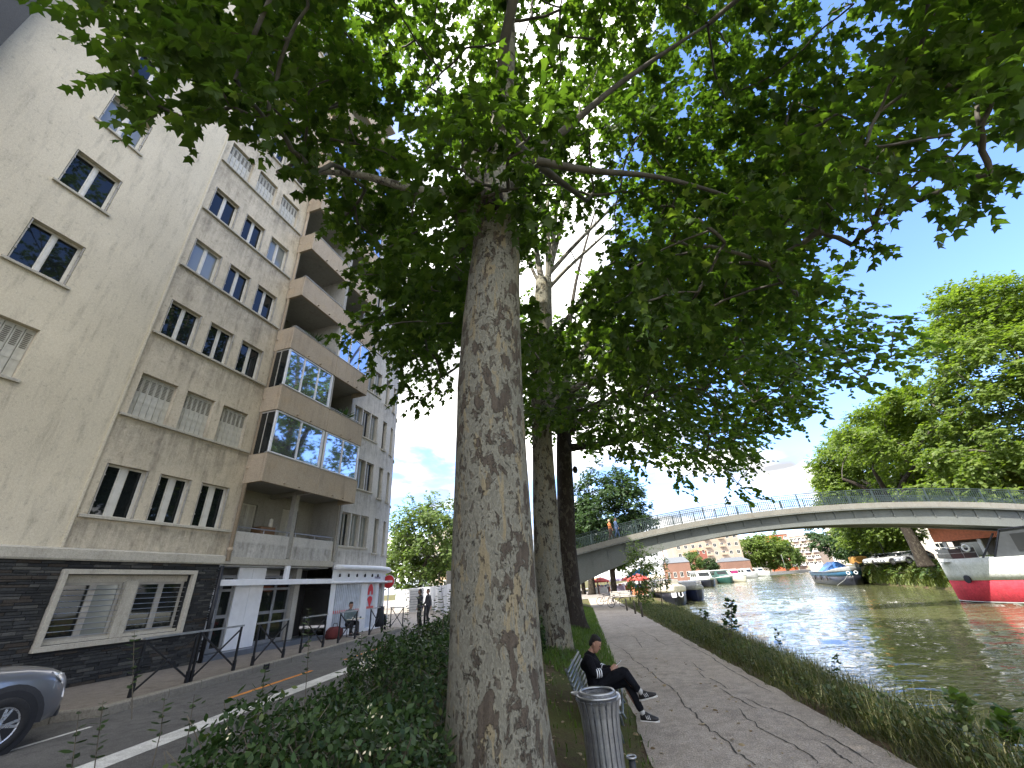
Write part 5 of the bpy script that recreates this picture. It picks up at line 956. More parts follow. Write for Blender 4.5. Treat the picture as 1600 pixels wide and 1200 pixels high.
dep_ = RNG.random(n)**2.2*.75; side = RNG.random(n) < .25
z = np.where(side, RNG.random(n)*tp, tp-dep_*tp*.8+RNG.normal(size=n)*.05); u = np.where(side, np.where(RNG.random(n) < .5, ul+RNG.random(n)*.12, ur-RNG.random(n)*.12), u)
x = u-.151*(yy-8); pos = np.stack([x, yy, z+.45], 1)-HO
szs = np.interp(yy, [1, 5, 10, 18], [.055, .062, .075, .10])*(.6+.8*RNG.random(n))
out = unit(np.stack([np.where(q < .3, -.6, np.where(q > .8, .6, 0)), np.zeros(n), np.ones(n)], 1)+rnd(n)*.7)
_fol(leaf_mesh('foliage', pos, unit(rnd(n)+np.array([0, 0, .25])), out, szs, LEAF_OVAL, M_HEDGE), hedge)
b = MB()
for i in range(420):
    y = 1.5+random.random()**1.2*15; l = float(hedge_left(y)); uu = random.uniform(l+.1, -2.7); xx = uu-.151*(y-8)-HO[0]; h = float(hedge_top(uu, y))
    b.tube([(xx, y-HO[1], -.1), (xx+random.gauss(0, .1), y-HO[1]+random.gauss(0, .1), h*.5), (xx+random.gauss(0, .22), y-HO[1]+random.gauss(0, .22), h*.93)], [.012, .009, .004], 4, False)
part('stems', b, M_TWIG, hedge, kind='stuff')
# long shoots above the hedge: each a stem with paired leaves
shp = []; sP = []; sA = []; sN = []; sS = []; sb = MB()
for px, py0, py1, Y in ((217, 1085, 985, 4.6), (160, 1180, 1095, 3.6), (125, 1190, 1110, 3.3), (480, 1075, 950, 6.2), (655, 985, 905, 10), (640, 985, 918, 11), (692, 970, 895, 9), (560, 1050, 985, 7), (300, 1130, 1085, 4.4), (410, 1100, 1040, 5.2), (250, 1150, 1090, 4.0), (675, 970, 930, 11), (600, 1015, 960, 8.5), (700, 955, 920, 10)):
    a = aty(px, py0, Y)-HO; c = aty(px+random.uniform(-8, 8), py1, Y)-HO; a[2] -= .25; m_ = (a+c)/2+np.array([random.gauss(0, .02), 0, 0])
    sb.tube([a, m_, c], [.006, .005, .0025], 5)
    k = max(4, int((c[2]-a[2])/.07))
    for j in range(k):
        t = .3+.7*(j+.5)/k; p = a+(c-a)*t; ang = j*2.2
        for s in (0, PI):
            d = np.array([math.cos(ang+s), math.sin(ang+s), .35]); sP.append(p); sA.append(d); sN.append(np.array([0, 0, 1.])+rnd(1)[0]*.3); sS.append(random.uniform(.07, .12)*(1.2 if t < .9 else .7)*(.75+Y*.03))
part('shoot_stems', sb, M_TWIG, hedge, kind='stuff')
_fol(leaf_mesh('shoot_leaves', np.array(sP), np.array(sA), np.array(sN), np.array(sS), LEAF_OVAL, M_HEDGE), hedge)
fl = [atz(px, py, 1.42)-HO for px, py in ((572, 1030), (580, 1042), (566, 1036), (577, 1125), (588, 1120), (560, 1190), (605, 1160), (352, 1140), (480, 1005), (570, 1022))]
fP = np.concatenate([f+RNG.normal(size=(6, 3))*.03 for f in fl]); _fol(leaf_mesh('blossom', fP, rnd(len(fP)), rnd(len(fP)), np.full(len(fP), .020), LEAF_OVAL, M_FLOWER), hedge)
# grasses --------------------------------------------------------------------------------
def gz(x, y):
    p1 = ux(2.29, y); e = bank(y)
    return np.interp(x, [ux(-5.5, y), ux(-4.6, y), ux(-2.2, y), ux(-1.3, y), ux(-.7, y), p1, min(p1+.9, e-1.1), e-.9, e-.1, e+.1], [.40, .5, .40, .17, .01, 0, -.08, -.42, -1.2, -1.5])
def blades(name, pts, h, lean, m, w=.012):
    n = len(pts); d = rnd(n); d[:, 2] = 0; d = unit(d); sd_ = np.stack([-d[:, 1], d[:, 0], np.zeros(n)], 1); hh = h[:, None]; ln = lean[:, None]
    ww = (w*(.6+.8*RNG.random(n)))[:, None]; up = np.array([0, 0, 1.])
    v = np.stack([pts-sd_*ww, pts+sd_*ww, pts+d*hh*ln*.35+up*hh*.6+sd_*ww*.7, pts+d*hh*ln*.35+up*hh*.6-sd_*ww*.7, pts+d*hh*ln+up*hh*(1-.3*ln)], 1)
    f = (np.array([(0, 1, 2), (0, 2, 3), (3, 2, 4)])[None]+(np.arange(n)*5)[:, None, None]).reshape(-1, 3)
    me = bpy.data.meshes.new(name); me.vertices.add(n*5); me.vertices.foreach_set('co', v.reshape(-1).astype(np.float32)); me.loops.add(len(f)*3); me.loops.foreach_set('vertex_index', f.reshape(-1).astype(np.int32))
    me.polygons.add(len(f)); me.polygons.foreach_set('loop_start', (np.arange(len(f))*3).astype(np.int32)); me.materials.append(m); me.update(calc_edges=True); return me
M_GRASS = leaf_mat('bank_grass', (.040, .055, .017), (.125, .125, .050), .32, (.26, .22, .12))
M_GRASSB = leaf_mat('verge_grass', (.045, .09, .012), (.10, .165, .025), .35, (.16, .19, .05))
n = 52000; yy = 2.5+RNG.random(n)**1.5*48; p1 = np.array([ux(2.33, y) for y in yy]); e = np.array([bank(y) for y in yy])
wd = np.maximum(.4, e-p1); t = RNG.random(n); xx = p1+(wd+.05)*t+.10*np.sin(yy*5)+RNG.normal(size=n)*.04
zz = np.array([gz(a, c) for a, c in zip(xx, yy)]); clump = .6+.4*np.sin(xx*2.3+yy*1.1)*np.sin(yy*.7+1)
hh = np.interp(yy, [22, 40], [1, .45])*np.interp(t, [.3, .8], [1, .75])*(.18+.55*RNG.random(n)**1.6)*np.clip((xx-p1)/.5, .3, 1.15)*(.75+.5*clump)
sc = np.interp(yy, [3, 10, 50], [.9, 1.0, 3.0])
me = blades('bank_grass', np.stack([xx, yy, zz-.03], 1), hh, .2+.75*RNG.random(n), M_GRASS, .006); 
stuff('bank_grass', me, 'long wild grass and weeds between the towpath and the water')
n = 24000; yy = 3+RNG.random(n)**1.3*38; p1 = np.array([ux(2.5, y) for y in yy]); e = np.array([bank(y)-.1 for y in yy]); xx = p1+(e-p1)*RNG.random(n); zz = np.array([gz(a, c) for a, c in zip(xx, yy)])
stuff('bank_weeds', leaf_mesh('bank_weeds', np.stack([xx, yy, zz+RNG.random(n)**1.3*(.30+.28*np.sin(xx*1.9+yy*.8)*np.sin(yy*.6))], 1), unit(rnd(n)+np.array([0, 0, .5])), unit(rnd(n)+np.array([0, 0, .8])), .03+.06*RNG.random(n)**1.5, LEAF_OVAL, leaf_mat('weed_leaf', (.028, .050, .018), (.075, .10, .035), .3)), 'leafy weeds among the long grass of the near bank')
n = 26000; yy = 4.5+RNG.random(n)**1.0*34; uu = -2.5+1.95*RNG.random(n); nz = np.sin(yy*1.3+uu*2)*np.sin(uu*3.1-yy*.5); keep = (yy > 11+1.5*nz) | (RNG.random(n) < .10)
xx = np.array([ux(a, c) for a, c in zip(uu, yy)]); zz = np.array([gz(a, c) for a, c in zip(xx, yy)]); k = keep
stuff('verge_grass', blades('verge_grass', np.stack([xx, yy, zz-.01], 1)[k], (.05+.16*RNG.random(n))[k], (.2+.6*RNG.random(n))[k], M_GRASSB, .007), 'short green grass round the feet of the plane trees')
n = 16000; yy = 40+RNG.random(n)*62; rb_ = np.array([rbank(y) for y in yy]); t = RNG.random(n); xx = rb_+.1+3.2*t; zz = np.interp(t*3.2+.1, [0, .5, 1.6, 2.6, 3.4], [-1.4, -.6, .6, 1.35, 1.5])
stuff('far_bank_grass', blades('far_bank_grass', np.stack([xx, yy, zz], 1), .3+.5*RNG.random(n), .3+.4*RNG.random(n), leaf_mat('far_grass', (.075, .105, .02), (.15, .18, .045), .3), .05), 'rough green grass on the slope of the far bank')
# fallen leaves
n = 260; yy = 4.6+RNG.random(n)*10; uu = -2.2+RNG.random(n)**1.6*3.6; xx = np.array([ux(a, c) for a, c in zip(uu, yy)]); zz = np.array([gz(a, c) for a, c in zip(xx, yy)])
stuff('fallen_leaves', leaf_mesh('fallen_leaves', np.stack([xx, yy, np.maximum(zz, .016)+.012], 1), unit(rnd(n)*np.array([1, 1, .1])), unit(rnd(n)*.35+np.array([0, 0, 1.])), .03+.07*RNG.random(n)**2, LEAF_MID, leaf_mat('dry_leaf', (.14, .09, .045), (.30, .23, .13), .1)), 'dry fallen leaves scattered under the big plane tree')
# saplings and weeds that stand up against the water
def sapling(label, px, yb, yt, Y, n, ls, m, spread=.18, thick=.01, name='sapling'):
    a = aty(px, yb, Y); c = aty(px+2, yt, Y); o = thing(name, label, 'plant', tuple(a)); h = c[2]-a[2]; hx = c[0]-a[0]
    b = MB().tube([(0, 0, -.1), (hx*.5+.02, 0, h*.5), (hx, 0, h)], [thick, thick*.7, thick*.3], 6); P = []; A = []
    for j in range(n):
        t = .30+.7*(j+random.random())/n; ang = random.random()*6.28; l = spread*random.uniform(.3, 1)*(1.15-t*.7); p0 = np.array([hx*t, 0, h*t]); d = np.array([math.cos(ang), math.sin(ang), .45])
        b.tube([p0, p0+d*l], [.004, .002], 4, False)
        for q in range(3): P.append(p0+d*l*(.5+.25*q)); A.append(d+rnd(1)[0]*.7)
    part('stem', b, M_TWIG, o); P = np.array(P); _fol(leaf_mesh('foliage', P, unit(np.array(A)), unit(rnd(len(P))*.6+np.array([0, 0, 1.])), ls*(.6+.7*RNG.random(len(P))), LEAF_MID, m), o); return o
s_ = sapling('bushy sapling sprouting from a cut stump on the bank against the water', 1141, 1010, 938, 17, 42, .12, M_LEAF_DARK, .34, .02)
part('stump', MB().lathe([(.17, -.3), (.14, .0), (.135, .30), (.12, .36), (.03, .37)], 12), M_BARK_DARK, s_, True)
sapling('low leafy sapling left of the stump on the bank edge', 1098, 1000, 955, 21, 26, .11, M_LEAF_DARK, .40, .012)
sapling('thin upright weed stem with a few leaves on the bank edge right of the stump', 1213, 1050, 985, 14.5, 14, .07, M_LEAF_DARK, .10, .006, 'weed_stem')
sapling('tall thin weed with drooping leaf tips standing over the glittering water', 1302, 1085, 1022, 11, 12, .07, M_LEAF_DARK, .12, .005, 'weed_stem')
sapling('young maple sapling with bright green lobed leaves low on the bank near the right edge', 1490, 1175, 1085, 7.6, 22, .10, M_LEAF_STREET, .22, .008)
sapling('second green sapling at the lower right corner of the bank', 1570, 1195, 1110, 6.9, 22, .09, M_LEAF_NEAR, .22, .008)
# ------------------------------------------------------------------ footbridge
BA, BB_ = np.array([-8.5, 37.6]), np.array([33.5, 44.0])      # near face, end to end
bl = float(np.linalg.norm(BB_-BA)); bang = math.atan2(BB_[1]-BA[1], BB_[0]-BA[0])
bridge = thing('footbridge', 'grey concrete arched footbridge with dark metal railings spanning the canal', 'footbridge', (BA[0], BA[1], 0), bang)
bc_ = np.array([math.cos(bang), math.sin(bang)])
def on_face(px, py):
    """survey: where the sight line meets the near face -> (distance along, height)"""
    d = ray(px, py); nrm = np.array([-bc_[1], bc_[0]]); t = (nrm@BA)/(nrm@d[:2]); p = EYE+d*t
    return float((p[:2]-BA)@bc_), float(p[2])
DK = [on_face(*p) for p in ((905, 857), (1000, 832), (1100, 812), (1200, 797), (1300, 789), (1400, 786), (1500, 785), (1600, 787))]
SO = [on_face(*p) for p in ((905, 915), (940, 895), (1000, 868), (1100, 844), (1200, 829), (1300, 820), (1400, 816), (1500, 818), (1600, 824))]
dkc = np.polyfit([p[0] for p in DK], [p[1] for p in DK], 2); soc = np.polyfit([p[0] for p in SO], [p[1] for p in SO], 3)
def deck(s): return float(np.polyval(dkc, s))
def soff(s):
    s_ = min(max(s, SO[0][0]), SO[-1][0]); z = float(np.polyval(soc, s_))
    if s < SO[0][0]: z -= (SO[0][0]-s)*.95
    if s > SO[-1][0]: z -= (s-SO[-1][0])*.16+.012*(s-SO[-1][0])**2
    return min(z, deck(s)-.55)
NS = [bl*i/60 for i in range(61)]; BW = 3.0
M_BRG = wall_mat('bridge_concrete', (.22, .215, .19), amount=.8, warm=(.19, .165, .13)); M_GIRD = wall_mat('bridge_girder', (.15, .16, .15), amount=.6)
M_BRAIL = mat('bridge_rail_green', (.035, .055, .055), .5, .3)
part('deck', MB().loft([[(s, -.12, deck(s)-.42), (s, -.12, deck(s)), (s, BW+.12, deck(s)), (s, BW+.12, deck(s)-.42)] for s in NS]), M_BRG, bridge)
part('deck_edge_moulding', MB().loft([[(s, -.05, deck(s)-.56), (s, -.20, deck(s)-.52), (s, -.20, deck(s)-.46), (s, -.05, deck(s)-.43)] for s in NS]), M_GIRD, bridge)
for y0 in (.12, BW-.5): part('arch_girder', MB().loft([[(s, y0, soff(s)), (s, y0, deck(s)-.425), (s, y0+.38, deck(s)-.425), (s, y0+.38, soff(s))] for s in NS]), M_GIRD, bridge)
part('arch_soffit', MB().loft([[(s, .5, soff(s)+.12), (s, .5, soff(s)+.3), (s, BW-.5, soff(s)+.3), (s, BW-.5, soff(s)+.12)] for s in NS]), M_GIRD, bridge)
part('bottom_flange', MB().loft([[(s, .02, soff(s)-.03), (s, .02, soff(s)+.06), (s, .119, soff(s)+.06), (s, .119, soff(s)-.03)] for s in NS]), M_GIRD, bridge)
bb2 = None
for i in range(27):
    s = 2.5+i*1.45; m_ = (soff(s)+deck(s)-.5)/2
    q = MB().bb(s-.03, s+.03, .06, .118, max(soff(s)+.07, m_-.02), deck(s)-.55); q.bb(s-.07, s+.07, .04, .118, deck(s)-.66, deck(s)-.575)
    part('stiffener', q, M_GIRD, bridge)
for y0 in (-.06, BW+.06):
    part('handrail', MB().loft([[(s, y0-.035, deck(s)+1.04), (s, y0-.035, deck(s)+1.09), (s, y0+.035, deck(s)+1.09), (s, y0+.035, deck(s)+1.04)] for s in NS]), M_BRAIL, bridge)
    part('lower_rail', MB().loft([[(s, y0-.02, deck(s)+.10), (s, y0-.02, deck(s)+.14), (s, y0+.02, deck(s)+.14), (s, y0+.02, deck(s)+.10)] for s in NS]), M_BRAIL, bridge)
    part('upper_rail', MB().loft([[(s, y0-.018, deck(s)+.92), (s, y0-.018, deck(s)+.95), (s, y0+.018, deck(s)+.95), (s, y0+.018, deck(s)+.92)] for s in NS]), M_BRAIL, bridge)
    b = MB()
    for i in range(int(bl/.155)):
        s = .1+i*.155; b.bb(s-.016, s+.016, y0-.016, y0+.016, deck(s)+.141, deck(s)+.919)
    part('balusters', b, M_BRAIL, bridge, kind='stuff')
    for i in range(22):
        s = .3+i*1.95
        if s < bl: part('railing_post', MB().bb(s-.035, s+.035, y0-.03, y0+.03, deck(s), deck(s)+1.04), M_BRAIL, bridge)
part('abutment', MB().bb(-9, 1.6, -.1, BW+.1, -1, deck(0)-.45), M_BRG, bridge)
def on_bridge(s, y): return (BA[0]+bc_[0]*s-bc_[1]*y, BA[1]+bc_[1]*s+bc_[0]*y, deck(s))
# ------------------------------------------------------------------ boats
WL = -1.4
def hull(Lh, beam, fb, bow=.9, stern=.75, rake=.6, flare=.12, z0=-.5, n=22, z1=None, out=0.0, sheer=.35):
    """hull shell from height z0 to z1 (default: gunwale) above the waterline; bow at y=0, stern at y=-Lh"""
    rings = []
    for i in range(n+1):
        t = i/n; y = -Lh*t; fw = min(1, (t/.30)) if t < .30 else 1
        w = beam/2*(math.sin(fw*PI/2)**bow)*(1 if t < .85 else 1-(1-stern)*((t-.85)/.15)**2); top = fb+sheer*fb*max(0, 1-t/.35)**1.6+.06*fb*max(0, t-.8)*5
        zt = top if z1 is None else min(z1, top); ring = []
        for q in range(4):
            z = z0+(zt-z0)*q/3; k = 1-flare*(1-max(0, z)/fb)-(.35 if z < 0 else 0); dy = rake*(max(0, z)/fb)*max(0, 1-t/.25)
            ring.append((max(.02, w*k+out), y+dy, z))
        rings.append([(-a, b, c) for a, b, c in reversed(ring)]+ring)
    return MB().loft(rings, closed=True)
def boat(name, label, loc, rz, group=None, cat='boat'): return thing(name, label, cat, loc, rz, group)
M_BWHITE = wall_mat('boat_white', (.60, .63, .60), dirt=(.28, .20, .14), amount=.45, grain=8); M_BRED = wall_mat('boat_red', (.50, .045, .065), dirt=(.16, .06, .05), amount=.6, grain=8); M_BBLACK = mat('boat_black', (.014, .016, .024), .35, var=.2)
M_BBLUE = mat('boat_blue', (.035, .13, .24), .4); M_BGREEN = mat('boat_green', (.02, .075, .06), .4); M_BCREAM = mat('boat_cream', (.62, .58, .48), .5); M_BGREY = mat('boat_grey', (.30, .31, .31), .5)
M_TARP = mat('blue_tarpaulin', (.05, .16, .42), .6); M_SMOKE = glass('smoked_screen', (.022, .024, .026), .12, .4)
# red and white trip boat under the bridge
rb_o = boat('trip_boat', 'red and white trip boat with dark superstructure moored under the right of the bridge', (25.3, 49.9, WL), R(25))
part('hull', hull(15, 4.6, 3.2, .62, rake=.1, z1=1.62, flare=.10, sheer=.06), M_BRED, rb_o, True)
part('hull_band', hull(15, 4.6, 3.2, .62, rake=.1, z0=1.62, flare=.10, out=.02, sheer=.06), M_BWHITE, rb_o, True)
part('waterline_strip', hull(15, 4.62, 3.2, .62, rake=.1, z0=-.1, z1=.10, flare=.10, out=.025, sheer=.06), M_BGREY, rb_o, True)
part('anchor_hole', MB().lathe([(.30, -.06), (.30, .06), (.2, .07)], 14).xf(lambda p: (-2.2-p[2]*.8, -3.1+p[0]*.8, 1.72+p[1]*1.0)), M_BBLACK, rb_o)
part('deck', MB().bb(-1.9, 1.9, -14.5, -1.2, 3.02, 3.06), M_BGREY, rb_o)
def rail_run(parent, pts, h, m, screen=None, n=6):
    b = MB(); pts = [Vector(p) for p in pts]
    b.tube([p+Vector((0, 0, h)) for p in pts], .03, 6); b.tube([p+Vector((0, 0, h*.5)) for p in pts], .018, 5)
    for a, c in zip(pts[:-1], pts[1:]):
        k = max(1, round((c-a).length/1.3))
        for i in range(k+1): p = a+(c-a)*i/k; b.tube([p, p+Vector((0, 0, h))], .022, 5)
    part('railing', b, m, parent)
    if screen:
        b = MB()
        for a, c in zip(pts[:-1], pts[1:]): b.loft([[a+Vector((0, 0, .06)), c+Vector((0, 0, .06)), c+Vector((.02, .02, .06)), a+Vector((.02, .02, .06))], [a+Vector((0, 0, h-.12)), c+Vector((0, 0, h-.12)), c+Vector((.02, .02, h-.12)), a+Vector((.02, .02, h-.12))]])
        part('screen', b, screen, parent)
rail_run(rb_o, [(1.2, -1.0, 3.2), (.2, -.15, 3.3), (-.9, -.7, 3.25), (-1.75, -2.4, 3.2), (-2.1, -4.6, 3.2)], .95, M_BGREY, M_SMOKE)
for q in ((-.9, -.9), (-2.0, -4.0)): part('life_ring', MB().ring((q[0]-.05, q[1], 4.02), .24, .07, 'x', 16, 6), M_WHITE, rb_o, True)
cab = MB().prism([(-5.4, 3.06), (-6.7, 5.1), (-14, 5.25), (-14, 3.06)], 'x', -1.85, 1.85)
part('wheelhouse', cab, mat('dark_superstructure', (.045, .05, .055), .45), rb_o)
for a, b_ in ((-7.2, -8.6), (-8.9, -10.3), (-10.6, -12), (-12.3, -13.7)): part('window', MB().bb(-1.90, -1.852, b_, a, 3.55, 4.75), M_SMOKE, rb_o)
part('windscreen', MB().loft([[(x, -5.50, 3.3) , (x, -6.55, 4.95), (x, -6.50, 4.98), (x, -5.45, 3.33)] for x in (-1.6, 1.6)]), M_SMOKE, rb_o)
fr = MB()
for a, b_ in (((-1.86, -5.4, 3.06), (-1.86, -6.7, 5.1)), ((1.86, -5.4, 3.06), (1.86, -6.7, 5.1)), ((-1.86, -6.7, 5.12), (1.86, -6.7, 5.12)), ((-1.9, -6.7, 5.12), (-1.9, -14, 5.27)), ((-1.86, -4.6, 3.1), (-1.86, -6.2, 4.9))): fr.bar(a, b_, .09)
part('frame', fr, M_BBLACK, rb_o)
# black and blue barge on the far bank
bg_o = boat('barge', 'black barge with blue bow band and blue tarpaulin moored under the far-bank trees', (33.2, 91.5, WL), R(172), cat='barge')
part('hull', hull(26, 5.4, 2.2, .42, rake=.3, z1=1.5, sheer=.35), M_BBLACK, bg_o, True)
part('bow_band', hull(26, 5.4, 2.2, .42, rake=.3, z0=1.5, out=.03, sheer=.35), M_BBLUE, bg_o, True)
part('gunwale', hull(26, 5.5, 2.2, .42, rake=.3, z0=2.2, out=.06, sheer=.35), M_BGREY, bg_o, True)
for s in (-1, 1):
    part('anchor', MB().ring((s*.55, .52, 1.95), .24, .06, 'y', 14, 6), M_WHITE, bg_o)
part('deckhouse', MB().cham(-2.0, 2.0, -25, -16, 2.1, 3.6, .1), M_BCREAM, bg_o)
part('tarpaulin', MB().prism([(-2.3, 2.3), (2.3, 2.3), (.2, 3.9), (-.2, 3.9)], 'y', -15.5, -8), M_TARP, bg_o)
rail_run(bg_o, [(-2.4, -4, 2.4), (-2.45, -16, 2.35)], .6, M_BGREY)
for y in (-6, -12, -18): part('tyre_fender', MB().ring((2.75, y, 1.2), .32, .11, 'x', 14, 6), M_BLACK, bg_o)
part('stem_rope', MB().tube([(.5, .5, 1.9), (1.4, .3, .9), (2.6, -.5, .1)], .03, 5), M_BGREY, bg_o)
# black barge with white gunwale and hull number strokes on the near quay
lb = boat('barge', 'black barge with white gunwale and white bow letters at the near quay', (2.35, 60.5, WL), R(184), cat='barge')
part('hull', hull(20, 4.2, 1.75, .5, rake=.35, z1=1.55, sheer=.40), M_BBLACK, lb, True)
part('gunwale', hull(20, 4.2, 1.75, .5, rake=.35, z0=1.50, out=.05, sheer=.40), M_BCREAM, lb, True)
part('cabin', MB().cham(-1.5, 1.5, -18, -6, 1.75, 2.9, .12), M_BCREAM, lb)
part('mast', MB().tube([(0, -3.5, 1.8), (0, -3.7, 7.0)], [.09, .05], 8), mat('varnished_mast', (.30, .15, .07), .5), lb)
for x0, kind in ((-.95, 'U'), (-.35, 'L')):
    pass
def hull_pt(x, z, y): return (x, y, z)
for k, strokes in enumerate(([(0, 0, 0, 1), (0, 0, .5, 0), (.5, 0, .5, 1), (.25, 0, .25, .8)], [(0, .15, 0, 1), (.1, 0, .4, 0), (.5, .15, .5, 1)])):
    b = MB()
    for x0, a0, x1, a1 in strokes:
        for s in (1,):
            X0_, X1_ = .35-k*.85+(-x0)*.9, .35-k*.85+(-x1)*.9
            yA = .10-.42*abs(X0_)**1.5+.24; yB = .10-.42*abs(X1_)**1.5+.24
            b.bar((X0_, yA, 1.0+a0*.48), (X1_, yB, 1.0+a1*.48), .13, .10)
    part('hull_letter', b, M_WHITE, lb)
fb_ = boat('barge', 'dark blue hulled boat half hidden behind the black barge with white gunwale', (5.6, 69, WL), R(186), cat='boat')
part('hull', hull(14, 3.5, 1.45, .62, rake=.5, sheer=.5), mat('boat_navy', (.012, .018, .05), .35), fb_, True); part('cabin', MB().cham(-1.2, 1.2, -12, -4.5, 1.4, 2.5, .15), M_BGREY, fb_)
part('gunwale', hull(14, 3.55, 1.45, .62, rake=.5, z0=1.40, out=.04, sheer=.5), M_BGREY, fb_, True)
rail_run(fb_, [(-1.3, -2, 1.75), (-1.5, -8, 1.5)], .6, M_WHITE)
def cruiser(label, loc, rz, hm, cabm, Lh=9, beam=3.2, fb=1.2, top=2.0, group='boats moored along the near quay'):
    o = boat('cabin_cruiser', label, loc, rz, group)
    part('hull', hull(Lh, beam, fb, .6, rake=.5, sheer=.3), hm, o, True); part('gunwale', hull(Lh, beam+.05, fb, .6, rake=.5, z0=fb-.04, out=.04, sheer=.3), M_BWHITE, o, True)
    b = MB().prism([(-Lh*.22, fb), (-Lh*.34, fb+top*.62), (-Lh*.82, fb+top*.62), (-Lh*.88, fb)], 'x', -beam*.36, beam*.36); part('cabin', b, cabm, o)
    part('cabin_roof', MB().cham(-beam*.40, beam*.40, -Lh*.86, -Lh*.33, fb+top*.63, fb+top*.70, .05), M_BWHITE, o)
    for s in (-1, 1):
        for i in range(3): part('window', MB().bb(s*beam*.36, s*(beam*.36+.03), -Lh*(.40+.14*i+.11), -Lh*(.40+.14*i), fb+top*.26, fb+top*.53), M_GLASS, o)
    part('windscreen', MB().loft([[(x, -Lh*.235+.02, fb+.2), (x, -Lh*.325+.02, fb+top*.55), (x, -Lh*.335, fb+top*.55), (x, -Lh*.245, fb+.2)] for x in (-beam*.3, beam*.3)]), M_GLASS, o)
    rail_run(o, [(-beam*.3, -Lh*.20, fb+.2), (0, -.1, fb+.35), (beam*.3, -Lh*.20, fb+.2)], .5, M_BGREY)
    return o
for lab, px, py, Y, rz, hm, cm, Lh in (
    ('white motor cruiser with dark hull sides, nearest of the cruisers beyond the black barges', 1112, 917, 98, 190, M_BBLACK, M_BWHITE, 10),
    ('green hulled boat with green cabin between the dark cruiser and the cream boat', 1142, 911, 118, 196, M_BGREEN, M_BGREEN, 11),
    ('cream boat with magenta curtains in its open cabin, moored before the second warehouse', 1166, 909, 126, 214, M_BCREAM, M_BCREAM, 10),
    ('small white cruiser alone at the end of the pontoon under the quay trees', 1203, 900, 190, 214, M_BWHITE, M_BWHITE, 11),
    ('white cabin boat tucked behind the dark cruiser', 1095, 911, 108, 190, M_BWHITE, M_BWHITE, 8),
    ('grey white motor boat next to the end of the brick warehouse', 1184, 903, 165, 214, M_BGREY, M_BWHITE, 9)):
    a = atz(px, py, WL); sc_ = 1; o = cruiser(lab, (a[0], a[1], WL), R(rz), hm, cm, Lh*1.45, Lh*.48, 1.75, 3.3)
    if 'magenta' in lab:
        part('curtain', MB().bb(-1.80, -1.84, -10.5, -6.0, 2.2, 3.6).bb(-1.5, 1.4, -4.0, -3.9, 2.2, 3.5), mat('magenta_cloth', (.35, .03, .14), .8), o)
pon = boat('pontoon', 'low grey mooring pontoon running along the far end of the near quay', (0, 0, WL), 0, cat='pontoon')
part('deck', MB().loft([[(bank(y)+.3, y, .15), (bank(y)+2.0, y, .15), (bank(y)+2.0, y, .5), (bank(y)+.3, y, .5)] for y in (170, 200, 230, 255, 285)]), M_BGREY, pon)
# ------------------------------------------------------------------ far buildings
def far_building(label, corners, zb, zt, wallm, rows, cols, wsz, name='apartment_building', roof=None, winm=None, frame=True, top_gap=1.0, bot_gap=1.2, sides=(0,), roof_h=0, skip=None, balc=None):
    """corners: ground plan (counter-clockwise seen from above); windows are parts set into the listed sides"""
    c = [np.array(q, float) for q in corners]; o = thing(name, label, 'building', (c[0][0], c[0][1], zb)); l = [q-c[0] for q in c]; hh = zt-zb
    part('wall', MB().loft([[(*q, 0) for q in l], [(*q, hh) for q in l]]), wallm, o)
    mid = sum(l)/len(l); ov = [mid+(q-mid)*1.03+0 for q in l]
    if roof_h:
        ax = l[1]-l[0]; r0, r1 = (l[0]+l[-1])/2+ax*.12, (l[1]+l[2])/2-ax*.12
        b = MB().add([(*q, hh) for q in ov]+[(*r0, hh+roof_h), (*r1, hh+roof_h)], [(0, 1, 5, 4), (1, 2, 5), (2, 3, 4, 5), (3, 0, 4), (3, 2, 1, 0)]); part('roof', b, roof, o)
    else: part('roof', MB().loft([[(*q, hh+.01) for q in ov], [(*q, hh+.35) for q in ov]]), roof or M_CONC, o)
    fm_, pm_ = {}, {}
    for si in sides:
        a, b_ = l[si], l[(si+1) % len(l)]; d = b_-a; Ln = np.linalg.norm(d); ang = math.atan2(d[1], d[0]); w, h = wsz
        f = MB(); t = .09*w
        f.bb(-w/2-t, w/2+t, -.05, .02, -t*1.6, 0); f.bb(-w/2-t, -w/2, -.04, .02, 0, h); f.bb(w/2, w/2+t, -.04, .02, 0, h); f.bb(-w/2-t, w/2+t, -.04, .02, h, h+t); f.bb(-t/3, t/3, -.035, .02, 0, h)
        fme = f.mesh('window', M_WFRAME if winm is None else winm); pme = MB().bb(-w/2, w/2, -.012, .02, 0, h).mesh('pane', M_GLASS)
        for r_ in range(rows):
            for k in range(cols):
                if skip and skip(r_, k): continue
                s = Ln*(k+.5)/cols; z = bot_gap+(hh-bot_gap-top_gap)*r_/max(1, rows-1) if rows > 1 else bot_gap
                p = a+d/Ln*s; wo_ = link('window', fme, o, (p[0], p[1], z), ang); link('pane', pme, wo_)
                if balc and balc(r_, k): part('balcony', MB().bb(-w*.9, w*.9, -1.1, -.02, -.25, .75), M_WHITE if balc(r_, k) == 1 else M_BALC, o, loc=(p[0], p[1], z), rz=ang)
    return o
M_CREAMW = wall_mat('cream_wall', (.42, .37, .29), amount=.25); M_PINKW = wall_mat('pink_cream_wall', (.40, .32, .25), amount=.2); M_BRICK = wall_mat('warehouse_brick', (.22, .125, .092), amount=.4, grain=20); M_ORANGE_W = wall_mat('orange_render', (.42, .12, .055), amount=.2)
M_ZINC = mat('zinc_roof', (.13, .14, .15), .6, .2); M_TILE = mat('clay_roof', (.42, .15, .08), .8)
